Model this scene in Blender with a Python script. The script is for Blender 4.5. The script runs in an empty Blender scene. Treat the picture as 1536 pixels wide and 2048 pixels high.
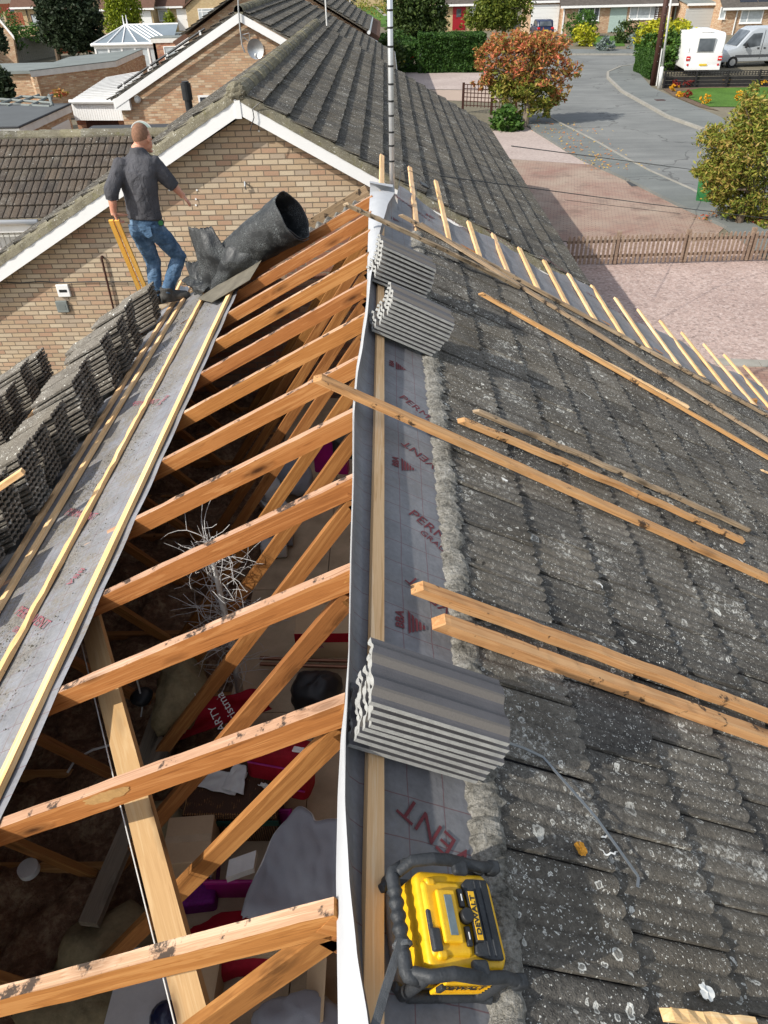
import bpy, bmesh, math, random
from mathutils import Vector, Matrix, noise
R = math.radians
random.seed(7)
scene = bpy.context.scene
col = scene.collection
V = Vector
# ------------------------------------------------------------------ camera
CF, CTH, CYAW, CROLL = 1423.95, .656614, -.0159281, .0254735
CAM = V((0, 0, 6.40))
_ct, _st = math.cos(CTH), math.sin(CTH)
Fw = V((math.sin(CYAW)*_ct, math.cos(CYAW)*_ct, -_st))
_r = V((math.cos(CYAW), -math.sin(CYAW), 0)); _d = Fw.cross(_r)
Rt = _r*math.cos(CROLL)+_d*math.sin(CROLL)
Dn = _d*math.cos(CROLL)-_r*math.sin(CROLL)
cd = bpy.data.cameras.new('camera'); cam = bpy.data.objects.new('camera', cd); col.objects.link(cam)
cam.matrix_world = Matrix(((Rt.x, -Dn.x, -Fw.x, CAM.x), (Rt.y, -Dn.y, -Fw.y, CAM.y), (Rt.z, -Dn.z, -Fw.z, CAM.z), (0, 0, 0, 1)))
cd.sensor_fit = 'VERTICAL'; cd.sensor_height = 24; cd.lens = CF/2048*24; cd.clip_end = 2000; cd.clip_start = .05
scene.camera = cam
# measured points of the place: the sight line of a survey pixel met with a real plane
def ray(x, y): return Fw+Rt*((x-768)/CF)+Dn*((y-1024)/CF)
def atY(x, y, Y): r = ray(x, y); return CAM+r*(Y/r.y)
def atZ(x, y, h=0.): r = ray(x, y); return CAM+r*((h-CAM.z)/r.z)
def atX(x, y, X): r = ray(x, y); return CAM+r*(X/r.x)
# ------------------------------------------------------------------ our roof frame
XR, ZR, PHI = -.1687, 4.63, R(28.13)
cP, sP = math.cos(PHI), math.sin(PHI)
def L(s, y, h=0.): return V((XR-s*cP-h*sP, y, ZR-s*sP+h*cP))       # left slope
def Rr(s, y, h=0.): return V((XR+s*cP+h*sP, y, ZR-s*sP+h*cP))      # right slope
def onR(x, y, h=0.):
    r = ray(x, y); n = V((sP, 0, cP)); p0 = Rr(0, 0, h); t = (p0-CAM).dot(n)/r.dot(n); p = CAM+r*t
    return (p-Rr(0, 0, h)).dot(V((cP, 0, -sP))), p.y
def onL(x, y, h=0.):
    r = ray(x, y); n = V((-sP, 0, cP)); p0 = L(0, 0, h); t = (p0-CAM).dot(n)/r.dot(n); p = CAM+r*t
    return (p-L(0, 0, h)).dot(V((-cP, 0, -sP))), p.y
# ------------------------------------------------------------------ objects
def tag(o, label=None, cat=None, group=None, kind=None):
    if label: o['label'] = label
    if cat: o['category'] = cat
    if group: o['group'] = group
    if kind: o['kind'] = kind
    return o
def thing(name, label, cat, loc=(0, 0, 0), group=None, mat=None):
    o = bpy.data.objects.new(name, None); col.objects.link(o); o.empty_display_size = .1
    if mat: o.matrix_basis = mat
    else: o.location = loc
    return tag(o, label, cat, group)
def wm(o):
    m = Matrix.LocRotScale(o.location, o.rotation_euler if o.rotation_mode != 'QUATERNION' else o.rotation_quaternion, o.scale)
    return wm(o.parent) @ m if o.parent else m
def children(o): return [c for c in bpy.data.objects if c.parent == o]
def link(name, me, parent=None, M=None):
    o = bpy.data.objects.new(name, me); col.objects.link(o)
    M = M or Matrix.Identity(4)
    if parent:
        o.parent = parent; M = wm(parent).inverted() @ M
    o.matrix_basis = M
    return o
def copy_tree(src, kids=None):
    r = src.copy(); col.objects.link(r)
    for c in (kids if kids is not None else children(src)):
        k = c.copy(); col.objects.link(k); k.parent = r
    return r
class MB:
    def __init__(s): s.v = []; s.f = []; s.m = []; s.uv = None
    def add(s, vs, fs, mi=0):
        b = len(s.v); s.v += [V(p) for p in vs]; s.f += [tuple(i+b for i in f) for f in fs]; s.m += [mi]*len(fs); return s
    def box(s, c, size, M=None, mi=0):
        c = V(c); x, y, z = [k/2 for k in size]
        vs = [V((i*x, j*y, k*z)) for i in (-1, 1) for j in (-1, 1) for k in (-1, 1)]
        vs = [(M @ p if M else p)+c for p in vs]
        return s.add(vs, [(0, 1, 3, 2), (4, 6, 7, 5), (0, 4, 5, 1), (2, 3, 7, 6), (0, 2, 6, 4), (1, 5, 7, 3)], mi)
    def bb(s, a, b, mi=0):
        a, b = V(a), V(b); return s.box((a+b)/2, [abs(k) for k in (b-a)], None, mi)
    def prism(s, pts, off, mi=0):
        off = V(off); n = len(pts); pts = [V(p) for p in pts]
        return s.add(pts+[p+off for p in pts], [tuple(range(n))[::-1], tuple(range(n, 2*n))]+[(i, (i+1) % n, (i+1) % n+n, i+n) for i in range(n)], mi)
    def tube(s, pts, r, n=8, mi=0, cap=True):
        pts = [V(p) for p in pts]; m = len(pts); rr = r if isinstance(r, (list, tuple)) else [r]*m
        vs = []; ref = V((0, 0, 1)); prev = None
        for i, p in enumerate(pts):
            t = (pts[min(i+1, m-1)]-pts[max(i-1, 0)]).normalized()
            if prev is None:
                a = t.cross(ref if abs(t.z) < .9 else V((1, 0, 0))).normalized()
            else:
                a = (prev-t*prev.dot(t)).normalized()
            prev = a; b = t.cross(a)
            vs += [p+(a*math.cos(2*math.pi*k/n)+b*math.sin(2*math.pi*k/n))*rr[i] for k in range(n)]
        fs = [(i*n+k, i*n+(k+1) % n, (i+1)*n+(k+1) % n, (i+1)*n+k) for i in range(m-1) for k in range(n)]
        if cap: fs += [tuple(range(n))[::-1], tuple(range((m-1)*n, m*n))]
        return s.add(vs, fs, mi)
    def loft(s, rings, n=16, mi=0, side=(1, 0, 0)):
        # rings: (centre, rx, ry); rx along side
        cs = [V(r[0]) for r in rings]; m = len(rings); vs = []
        for i, (c, rx, ry) in enumerate(rings):
            t = (cs[min(i+1, m-1)]-cs[max(i-1, 0)]).normalized(); a = V(side); a = (a-t*a.dot(t)).normalized(); b = t.cross(a)
            vs += [V(c)+a*math.cos(2*math.pi*k/n)*rx+b*math.sin(2*math.pi*k/n)*ry for k in range(n)]
        fs = [(i*n+k, i*n+(k+1) % n, (i+1)*n+(k+1) % n, (i+1)*n+k) for i in range(m-1) for k in range(n)]
        fs += [tuple(range(n))[::-1], tuple(range((m-1)*n, m*n))]
        return s.add(vs, fs, mi)
    def ell(s, c, rad, M=None, nu=16, nv=10, mi=0):
        c = V(c); vs = [V((0, 0, -1))]
        for j in range(1, nv):
            a = math.pi*j/nv-math.pi/2
            vs += [V((math.cos(a)*math.cos(2*math.pi*k/nu), math.cos(a)*math.sin(2*math.pi*k/nu), math.sin(a))) for k in range(nu)]
        vs.append(V((0, 0, 1)))
        vs = [V((p.x*rad[0], p.y*rad[1], p.z*rad[2])) for p in vs]; vs = [(M @ p if M else p)+c for p in vs]
        fs = [(0, 1+(k+1) % nu, 1+k) for k in range(nu)]
        for j in range(nv-2):
            b = 1+j*nu; fs += [(b+k, b+(k+1) % nu, b+nu+(k+1) % nu, b+nu+k) for k in range(nu)]
        b = 1+(nv-2)*nu; fs += [(b+k, b+(k+1) % nu, len(vs)-1) for k in range(nu)]
        return s.add(vs, fs, mi)
    def cyl(s, a, b, r, n=16, mi=0): return s.tube([a, b], r, n, mi)
    def grid(s, fn, nu, nv, mi=0, thick=0.):
        vs = [V(fn(i/nu, j/nv)) for j in range(nv+1) for i in range(nu+1)]
        q = [(j*(nu+1)+i, j*(nu+1)+i+1, (j+1)*(nu+1)+i+1, (j+1)*(nu+1)+i) for j in range(nv) for i in range(nu)]
        return s.add(vs, q, mi)
    def build(s, name, mats, parent=None, M=None, smooth=False, origin=None, mods=None):
        me = bpy.data.meshes.new(name)
        if origin is not None:
            origin = V(origin); M = Matrix.Translation(origin); vs = [p-origin for p in s.v]
        elif M is not None: Mi = M.inverted(); vs = [Mi @ p for p in s.v]
        else: vs = s.v
        me.from_pydata(vs, [], s.f); me.validate()
        mats = mats if isinstance(mats, (list, tuple)) else [mats]
        for m in mats: me.materials.append(m)
        if len(s.m) == len(me.polygons): me.polygons.foreach_set('material_index', s.m)
        if smooth: me.polygons.foreach_set('use_smooth', [True]*len(me.polygons))
        me.update(); bm = bmesh.new(); bm.from_mesh(me)
        if not s.__dict__.get('open'): bmesh.ops.recalc_face_normals(bm, faces=bm.faces)
        uvl = bm.loops.layers.uv.new('UVMap')
        for f in bm.faces:
            n = f.normal; ax, ay, az = abs(n.x), abs(n.y), abs(n.z)
            for l in f.loops:
                p = l.vert.co
                if az >= ax and az >= ay: l[uvl].uv = (p.x, p.y)
                elif ay >= ax: l[uvl].uv = (p.x, p.z)
                else: l[uvl].uv = (p.y, p.z)
        bm.to_mesh(me); bm.free()
        o = link(name, me, parent, M)
        if mods: bake(o, mods)
        return o
def bake(o, mods, smooth=True):
    tmp = bpy.data.objects.new('tmp', o.data); col.objects.link(tmp)
    for t, kw in mods:
        m = tmp.modifiers.new(t, t)
        for k, v in kw.items(): setattr(m, k, v)
    dg = bpy.context.evaluated_depsgraph_get(); me = bpy.data.meshes.new_from_object(tmp.evaluated_get(dg), depsgraph=dg)
    mats = [m for m in o.data.materials]; me.name = o.name
    if not me.materials:
        for m in mats: me.materials.append(m)
    if smooth: me.polygons.foreach_set('use_smooth', [True]*len(me.polygons))
    o.data = me; col.objects.unlink(tmp); bpy.data.objects.remove(tmp)
def frame(x, z, o):
    x = V(x).normalized(); z = V(z); z = (z-x*z.dot(x)).normalized(); y = z.cross(x)
    return Matrix(((x.x, y.x, z.x, o[0]), (x.y, y.y, z.y, o[1]), (x.z, y.z, z.z, o[2]), (0, 0, 0, 1)))
def beam(name, p0, p1, w, d, mat, parent=None, up=(0, 0, 1), top=None, rough=0., seg=1, bow=0., cut=0.):
    """timber from p0 to p1 (axis of the TOP face), w across, d deep; local x runs along the grain"""
    p0, p1 = V(p0), V(p1); M = frame(p1-p0, up, p0); Ln = (p1-p0).length
    m = MB(); n = max(1, seg); ring = []
    ph = random.random()*9
    for i in range(n+1):
        x = Ln*i/n; jz = lambda: (random.uniform(-rough, 0) if rough and random.random() < .45 else 0)
        b = bow*math.sin(math.pi*i/n); b2 = b*math.sin(ph+i*.9)*.5 if bow else 0
        ring.append([V((x, -w/2+b2+jz()*.6, -d+b)), V((x, w/2+b2-jz()*.6, -d+b)), V((x, w/2+b2+jz()*.5, b+jz())), V((x, -w/2+b2-jz()*.5, b+jz()))])
    if cut:
        for p in ring[0][2:]: p.x += cut
    vs = [p for r_ in ring for p in r_]
    for i in range(n):
        a = i*4; m.f += []
    b0 = len(m.v); m.v += vs
    for i in range(n):
        a = i*4
        for k in range(4):
            m.f.append((a+k, a+(k+1) % 4, a+4+(k+1) % 4, a+4+k)); m.m.append(1 if (k == 2 and top) else 0)
    m.f += [(3, 2, 1, 0), (4*n, 4*n+1, 4*n+2, 4*n+3)]; m.m += [0, 0]
    o = m.build(name, [mat, top] if top else [mat])
    o.matrix_basis = (wm(parent).inverted() @ M) if parent else M
    if parent: o.parent = parent
    return o
def text(name, body, size, mat, parent, M, ext=.0008, spacing=1., bold=0.):
    c = bpy.data.curves.new(name, 'FONT'); c.body = body; c.size = size; c.extrude = ext; c.align_x = 'CENTER'; c.align_y = 'CENTER'; c.space_character = spacing; c.offset = bold
    t = bpy.data.objects.new('t', c); col.objects.link(t); dg = bpy.context.evaluated_depsgraph_get()
    me = bpy.data.meshes.new_from_object(t.evaluated_get(dg), depsgraph=dg); me.name = name
    col.objects.unlink(t); bpy.data.objects.remove(t); me.materials.clear(); me.materials.append(mat)
    return link(name, me, parent, M)
def rbox(size, bev, seg=3):
    bm = bmesh.new(); bmesh.ops.create_cube(bm, size=1)
    for v in bm.verts: v.co = V((v.co.x*size[0], v.co.y*size[1], v.co.z*size[2]))
    bmesh.ops.bevel(bm, geom=list(bm.edges), offset=bev, segments=seg, affect='EDGES', profile=.5)
    vs = [v.co.copy() for v in bm.verts]; bm.verts.index_update(); fs = [tuple(v.index for v in f.verts) for f in bm.faces]; bm.free()
    return vs, fs
def addr(m, M, size, bev, mi=0, seg=3):
    vs, fs = rbox(size, bev, seg); m.add([M @ v for v in vs], fs, mi)
T = Matrix.Translation
def rot(a, ax='Z'): return Matrix.Rotation(a, 4, ax)
ORD = ['first', 'second', 'third', 'fourth', 'fifth', 'sixth', 'seventh', 'eighth', 'ninth', 'tenth', 'eleventh', 'twelfth', 'thirteenth', 'fourteenth', 'fifteenth', 'sixteenth', 'seventeenth', 'eighteenth']
# ------------------------------------------------------------------ materials
class NT:
    def __init__(s, name):
        s.m = bpy.data.materials.new(name); s.m.use_nodes = True; s.t = s.m.node_tree; s.b = s.t.nodes['Principled BSDF']
    def n(s, t, ins=None, **kw):
        nd = s.t.nodes.new(t)
        for k, v in kw.items(): setattr(nd, k, v)
        for k, v in (ins or {}).items():
            i = nd.inputs[k]
            if isinstance(v, bpy.types.NodeSocket): s.t.links.new(v, i)
            else: i.default_value = v
        return nd
    def link(s, a, b): s.t.links.new(a, b)
    def ramp(s, f, stops, interp='LINEAR'):
        nd = s.n('ShaderNodeValToRGB', {'Fac': f}); cr = nd.color_ramp; cr.interpolation = interp
        while len(cr.elements) > 1: cr.elements.remove(cr.elements[-1])
        for i, (p, c) in enumerate(stops):
            e = cr.elements[0] if i == 0 else cr.elements.new(p)
            e.position = p; c = c if isinstance(c, (tuple, list)) else (c, c, c); e.color = (*c[:3], 1)
        return nd.outputs['Color']
    def mix(s, f, a, b, bt='MIX'):
        nd = s.n('ShaderNodeMix', None, data_type='RGBA', blend_type=bt)
        for idx, v in ((0, f), (6, a), (7, b)):
            if isinstance(v, bpy.types.NodeSocket): s.link(v, nd.inputs[idx])
            else: nd.inputs[idx].default_value = v if idx == 0 else ((*v[:3], 1) if isinstance(v, (tuple, list)) else (v, v, v, 1))
        return nd.outputs[2]
    def math(s, op, a, b=0., c=0.):
        nd = s.n('ShaderNodeMath', None, operation=op)
        for i, v in enumerate((a, b, c)):
            if isinstance(v, bpy.types.NodeSocket): s.link(v, nd.inputs[i])
            else: nd.inputs[i].default_value = v
        return nd.outputs[0]
    def co(s, kind='Object', scale=(1, 1, 1), loc=(0, 0, 0), rotz=0):
        if kind == 'World': o = s.n('ShaderNodeNewGeometry').outputs['Position']
        else: o = s.n('ShaderNodeTexCoord').outputs[kind]
        return s.n('ShaderNodeMapping', {'Vector': o, 'Scale': scale, 'Location': loc, 'Rotation': (0, 0, rotz)}).outputs[0]
    def noise(s, v, sc, det=4, ro=.55, dist=0): return s.n('ShaderNodeTexNoise', {'Vector': v, 'Scale': sc, 'Detail': det, 'Roughness': ro, 'Distortion': dist}).outputs['Fac']
    def vor(s, v, sc, out='Distance', feature='F1', rnd=1.): return s.n('ShaderNodeTexVoronoi', {'Vector': v, 'Scale': sc, 'Randomness': rnd}, feature=feature).outputs[out]
    def bump(s, h, st=.3, d=.01):
        nd = s.n('ShaderNodeBump', {'Height': h, 'Strength': st, 'Distance': d}); s.link(nd.outputs[0], s.b.inputs['Normal'])
    def out(s, colr, rough=.7, spec=.3, metal=0.):
        for k, v in (('Base Color', colr), ('Roughness', rough), ('Specular IOR Level', spec), ('Metallic', metal)):
            if isinstance(v, bpy.types.NodeSocket): s.link(v, s.b.inputs[k])
            else: s.b.inputs[k].default_value = (*v[:3], 1) if isinstance(v, (tuple, list)) else v
        return s.m
def plain(name, c, rough=.6, spec=.3, metal=0., var=.12, sc=9., bump=0., fine=60.):
    t = NT(name); v = t.co('Object'); n1 = t.noise(v, sc, 5); n2 = t.noise(v, fine, 3)
    f = t.math('ADD', t.math('MULTIPLY', n1, .7), t.math('MULTIPLY', n2, .3))
    cc = t.ramp(f, [(.3, tuple(k*(1-var) for k in c)), (.7, tuple(min(1, k*(1+var)) for k in c))])
    if bump: t.bump(n2, bump, .004)
    return t.out(cc, rough, spec, metal)
def wood(name, dark, mid, light, grain=26., knots=.5, stain=0., rough=.65, hue=.12):
    t = NT(name); info = t.n('ShaderNodeObjectInfo').outputs['Random']
    base = t.n('ShaderNodeTexCoord').outputs['Object']
    off = t.n('ShaderNodeCombineXYZ', {'X': t.math('MULTIPLY', info, 37.), 'Y': t.math('MULTIPLY', info, 11.), 'Z': t.math('MULTIPLY', info, 5.)}).outputs[0]
    p = t.n('ShaderNodeVectorMath', {0: base, 1: off}, operation='ADD').outputs[0]
    pk = t.n('ShaderNodeMapping', {'Vector': p, 'Scale': (1.9, 7, 7)}).outputs[0]
    kn = t.vor(pk, 1.15); kfac = t.ramp(kn, [(.05, 1), (.13, .45), (.27, 0)])
    warp = t.n('ShaderNodeMapping', {'Vector': p, 'Scale': (1.2, grain, grain)}).outputs[0]
    g1 = t.noise(warp, 1., 5, .6, 1.2); g2 = t.noise(t.n('ShaderNodeMapping', {'Vector': p, 'Scale': (4., grain*7, grain*7)}).outputs[0], 1., 3)
    big = t.noise(p, 1.3, 3)
    rings = t.math('SINE', t.math('ADD', t.math('MULTIPLY', g1, 34.), t.math('MULTIPLY', kfac, 14.)))
    f = t.math('ADD', t.math('ADD', t.math('MULTIPLY', g1, .75), t.math('MULTIPLY', rings, .06)), t.math('ADD', t.math('MULTIPLY', g2, .22), t.math('MULTIPLY', big, .28)))
    c = t.ramp(f, [(.36, dark), (.6, mid), (.86, light)])
    c = t.mix(t.math('MULTIPLY', kfac, knots), c, tuple(k*.35 for k in dark))
    hv = t.n('ShaderNodeHueSaturation', {'Color': c, 'Hue': t.math('ADD', .5, t.math('MULTIPLY', t.math('SUBTRACT', info, .5), .008)), 'Value': t.math('ADD', 1-hue/2, t.math('MULTIPLY', info, hue)), 'Saturation': 1.0}).outputs[0]
    if stain:
        st = t.noise(t.co('World', (9, 9, 9)), 1., 6, .7); sf = t.ramp(st, [(.62-stain*.25, 0), (.66-stain*.2, 1)])
        hv = t.mix(t.math('MULTIPLY', sf, .9), hv, (.022, .018, .016))
    t.bump(t.math('ADD', g2, t.math('MULTIPLY', g1, 1.)), .35, .002)
    return t.out(hv, rough, .25)
def brick(name, pal, mortar=(.27, .22, .17), scale=1., dirt=.25, bw=.225, rh=.075):
    t = NT(name); uv = t.co('UV')
    w = t.noise(t.co('World'), 14., 3); vec = t.n('ShaderNodeVectorMath', {0: uv, 1: t.n('ShaderNodeCombineXYZ', {'X': t.math('MULTIPLY', t.math('SUBTRACT', w, .5), .006), 'Y': t.math('MULTIPLY', t.math('SUBTRACT', w, .5), .006)}).outputs[0]}, operation='ADD').outputs[0]
    b = t.n('ShaderNodeTexBrick', {'Vector': vec, 'Scale': scale, 'Brick Width': bw, 'Row Height': rh, 'Mortar Size': .008, 'Mortar Smooth': .2, 'Color1': (0, 0, 0, 1), 'Color2': (1, 1, 1, 1), 'Mortar': (.5, .5, .5, 1), 'Bias': 0.})
    n = len(pal); c = t.ramp(b.outputs['Color'], [(i/n, k) for i, k in enumerate(pal)], 'CONSTANT')
    pn = t.noise(t.co('World'), 70., 4, .65); c = t.mix(.45, c, t.ramp(pn, [(.3, .42), (.7, .78)]), 'OVERLAY')
    big = t.noise(t.co('World'), .9, 4); c = t.mix(t.math('MULTIPLY', t.ramp(big, [(.4, 0), (.75, 1)]), dirt), c, (.16, .12, .09))
    c = t.mix(b.outputs['Fac'], c, mortar)
    h = t.math('SUBTRACT', t.math('MULTIPLY', pn, .25), b.outputs['Fac']); t.bump(h, .7, .006)
    return t.out(c, .9, .15)
def tilemat(name, dark, mid, light, lichen=1., rings=True, moss=.0):
    t = NT(name); p = t.co('World'); q = t.n('ShaderNodeVectorMath', {0: p, 1: t.n('ShaderNodeTexNoise', {'Vector': p, 'Scale': 26., 'Detail': 2}).outputs['Color']}, operation='MULTIPLY_ADD').outputs[0]
    wv = t.n('ShaderNodeVectorMath', {0: t.n('ShaderNodeTexNoise', {'Vector': p, 'Scale': 30., 'Detail': 3}).outputs['Color'], 'Scale': .035}, operation='SCALE').outputs[0]
    q = t.n('ShaderNodeVectorMath', {0: p, 1: wv}, operation='ADD').outputs[0]
    n1 = t.noise(p, 3.2, 6, .65); n2 = t.noise(p, 55., 4, .7); n3 = t.noise(p, 190., 2, .6)
    f = t.math('ADD', t.math('MULTIPLY', n1, .36), t.math('ADD', t.math('MULTIPLY', n2, .40), t.math('MULTIPLY', n3, .24)))
    c = t.ramp(f, [(.36, dark), (.5, mid), (.66, light)])
    isl = t.n('ShaderNodeNewGeometry').outputs['Random Per Island']; c = t.n('ShaderNodeHueSaturation', {'Color': c, 'Value': t.math('ADD', .72, t.math('MULTIPLY', isl, .56)), 'Saturation': t.math('ADD', .75, t.math('MULTIPLY', isl, .5)), 'Fac': 1.}).outputs[0]
    warm = t.noise(p, 1.7, 3); c = t.mix(t.ramp(warm, [(.45, 0), (.65, .35)]), c, (.14, .12, .09))
    lv = t.ramp(t.noise(p, 1.9, 4, .6), [(.38, .35), (.6, 1.)])
    def spots(sc, lo, hi, ring, seed, amt):
        vec = t.n('ShaderNodeVectorMath', {0: q, 1: (seed, seed*1.7, seed*.3)}, operation='ADD').outputs[0]
        vn = t.n('ShaderNodeTexVoronoi', {'Vector': vec, 'Scale': sc}); d = vn.outputs['Distance']
        rr = t.n('ShaderNodeSeparateColor', {0: vn.outputs['Color']}).outputs[0]
        rad = t.n('ShaderNodeMapRange', {0: rr, 1: 1-amt, 2: 1., 3: 0., 4: hi}).outputs[0]
        inside = t.math('LESS_THAN', d, rad)
        if ring:
            hole = t.math('LESS_THAN', d, t.math('MULTIPLY', rad, .70)); inside = t.math('SUBTRACT', inside, t.math('MULTIPLY', hole, .78))
        return inside
    s = spots(150., 0, .42, False, 3.1, .17*lichen)
    s = t.math('MAXIMUM', s, t.math('MULTIPLY', spots(58., 0, .34, rings, 5.1, .15*lichen), .9))
    s = t.math('MAXIMUM', s, t.math('MULTIPLY', spots(27., 0, .34, rings, 7.7, .17*lichen), .9))
    if rings: s = t.math('MAXIMUM', s, t.math('MULTIPLY', spots(11., 0, .29, True, 1.3, .12*lichen), .9))
    s = t.math('MULTIPLY', s, t.math('MULTIPLY', lv, t.ramp(n2, [(.34, .35), (.5, 1)])))
    crust = t.math('MULTIPLY', t.ramp(t.noise(p, 52., 5, .8), [(.52, 0), (.58, 1)]), t.ramp(t.noise(p, 3.1, 5, .7), [(.56, 0), (.66, 1)]))
    s = t.math('MAXIMUM', s, t.math('MULTIPLY', crust, .75*min(1, lichen)))
    c = t.mix(s, c, (.80, .79, .72))
    if moss:
        mo = t.ramp(t.noise(p, 9., 5, .7), [(.56, 0), (.66, moss)]); c = t.mix(mo, c, (.13, .12, .035))
    bl = t.ramp(t.noise(p, 6.5, 5, .75), [(.64, 0), (.7, .8)]); c = t.mix(bl, c, (.018, .017, .015))
    t.bump(t.math('ADD', n2, t.math('MULTIPLY', n3, .7)), 1., .006)
    return t.out(c, .95, .12)
M = {}
M['rafter'] = wood('rafter_wood', (.19, .066, .017), (.42, .168, .047), (.57, .275, .098), 26, 1., .0)
M['rafter_top'] = wood('rafter_top_wood', (.24, .12, .06), (.46, .27, .165), (.62, .43, .30), 44, .5, .30)
M['web'] = wood('web_wood', (.15, .058, .015), (.29, .12, .034), (.42, .20, .065), 24, .6, .0)  # darker than the rafters: shade on the webs is put into the wood colour
M['joist'] = wood('joist_wood', (.18, .075, .02), (.32, .15, .05), (.42, .22, .09), 24, .6, .05)
M['batten'] = wood('new_batten_wood', (.62, .33, .13), (.84, .53, .27), (.92, .68, .43), 30, .35, .0)
M['batten_y'] = wood('yellow_batten_wood', (.66, .35, .12), (.84, .52, .24), (.90, .66, .38), 30, .4, .0)
M['batten_g'] = wood('golden_batten_wood', (.64, .30, .04), (.84, .45, .08), (.90, .56, .16), 30, .25, .0)
M['oldbat'] = wood('old_batten_wood', (.33, .15, .055), (.55, .29, .12), (.66, .40, .19), 34, .8, .12)
M['greybat'] = wood('weathered_batten_wood', (.10, .075, .05), (.33, .23, .14), (.52, .40, .27), 40, .8, .2)
M['brace'] = wood('brace_wood', (.30, .17, .07), (.42, .26, .115), (.48, .33, .17), 18, .9, .0)
M['greywood'] = wood('grey_timber', (.10, .08, .06), (.2, .165, .12), (.3, .25, .19), 24, .5, .0)
M['chip'] = plain('chipboard', (.50, .38, .25), .8, .2, var=.25, sc=6, fine=160)
M['brick_n'] = brick('buff_brick_near', [(.44, .325, .215), (.48, .365, .25), (.43, .30, .20), (.51, .41, .29), (.45, .335, .225), (.41, .265, .18), (.48, .38, .27), (.49, .375, .25), (.43, .32, .225), (.40, .32, .24), (.45, .305, .205), (.53, .43, .31)], (.20, .16, .115))
M['brick_m'] = brick('buff_brick', [(.47, .30, .19), (.50, .34, .21), (.42, .25, .15), (.53, .38, .25), (.44, .28, .17), (.39, .22, .13), (.48, .33, .21), (.56, .43, .3)], (.36, .27, .19))
M['brick_r'] = brick('red_brick', [(.36, .14, .08), (.42, .19, .10), (.30, .11, .07), (.46, .25, .15), (.38, .17, .1), (.27, .12, .09)], (.3, .22, .17))
M['brick_y'] = brick('yellow_brick', [(.48, .36, .19), (.52, .40, .23), (.44, .32, .17), (.5, .36, .2)], (.38, .3, .2))
M['brick_in'] = brick('loft_brick', [(.30, .15, .10), (.35, .20, .13), (.26, .13, .09), (.38, .25, .17)], (.25, .2, .16))
M['tile_r'] = tilemat('old_concrete_tile', (.044, .041, .037), (.115, .106, .093), (.24, .222, .192), 2.0)
M['tile_n'] = tilemat('neighbour_tile', (.05, .046, .04), (.105, .096, .082), (.20, .185, .155), 1.2, False, .0)
M['tile_m'] = tilemat('mossy_ridge_tile', (.10, .09, .065), (.18, .165, .12), (.28, .26, .20), .7, False, .5)
M['tile_b'] = tilemat('brown_tile', (.055, .044, .037), (.092, .076, .063), (.13, .11, .092), .35, True, .0)
M['tile_s'] = tilemat('stacked_old_tile', (.08, .072, .062), (.165, .15, .13), (.32, .30, .26), 1.1, False, .1)
M['tile_far'] = plain('far_roof_tile', (.10, .088, .078), .9, .1, var=.3, sc=4, fine=25)
M['tile_farb'] = plain('far_brown_roof_tile', (.13, .075, .055), .9, .1, var=.25, sc=4, fine=25)
M['newtile'] = plain('new_grey_tile', (.105, .10, .104), .62, .35, var=.16, sc=10, bump=.25, fine=220)
M['newedge'] = plain('cut_tile_edge', (.33, .33, .315), .9, .2, var=.2, sc=40, bump=.5, fine=300)
M['newband'] = plain('new_tile_band', (.15, .135, .12), .7, .3, var=.1, sc=200, fine=400)
def mortarm():
    t = NT('old_mortar'); p = t.co('World'); n = t.noise(p, 13., 6, .72); f = t.noise(p, 85., 4, .7); c = t.ramp(t.math('ADD', t.math('MULTIPLY', n, .6), t.math('MULTIPLY', f, .4)), [(.34, (.05, .047, .04)), (.46, (.20, .19, .165)), (.58, (.36, .345, .31)), (.7, (.56, .55, .52))])
    t.bump(t.math('ADD', n, f), 1., .016); return t.out(c, .95, .15)
M['mortar'] = mortarm()
M['white'] = plain('white_upvc', (.80, .80, .79), .35, .4, var=.03, sc=3)
M['whitem'] = plain('white_membrane', (.43, .442, .46), .75, .2, var=.07, sc=8, bump=.3, fine=420)
M['whiteg'] = plain('dull_white', (.62, .62, .60), .6, .3, var=.1)
M['whitepaint'] = plain('weathered_white', (.66, .65, .62), .6, .3, var=.15, sc=3)
M['black'] = plain('black_plastic', (.02, .021, .023), .45, .4, var=.3)
M['blackr'] = plain('black_rubber', (.030, .033, .037), .55, .35, var=.5, sc=14, bump=.4, fine=120)
M['metal'] = plain('galvanised_metal', (.42, .43, .44), .38, .5, .75, var=.12, sc=20)
M['alu'] = plain('aluminium_pole', (.60, .62, .64), .35, .5, .6, var=.05, sc=5)
M['red'] = plain('red_cloth', (.30, .006, .018), .7, .2, var=.3, sc=8)
M['magenta'] = plain('magenta_plastic', (.33, .006, .16), .45, .4, var=.15)
M['purple'] = plain('purple_box', (.17, .008, .17), .6, .3, var=.25, sc=60)
M['card'] = plain('cardboard', (.52, .38, .24), .85, .15, var=.08, sc=4)
M['greycloth'] = plain('grey_fabric', (.30, .31, .34), .9, .15, var=.12, sc=5, bump=.3, fine=300)
M['dkgreen'] = plain('green_ribbon', (.01, .05, .035), .6, .3)
M['copper'] = plain('copper_pipe', (.26, .12, .07), .4, .5, .6, var=.2)
M['grass'] = None
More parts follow.
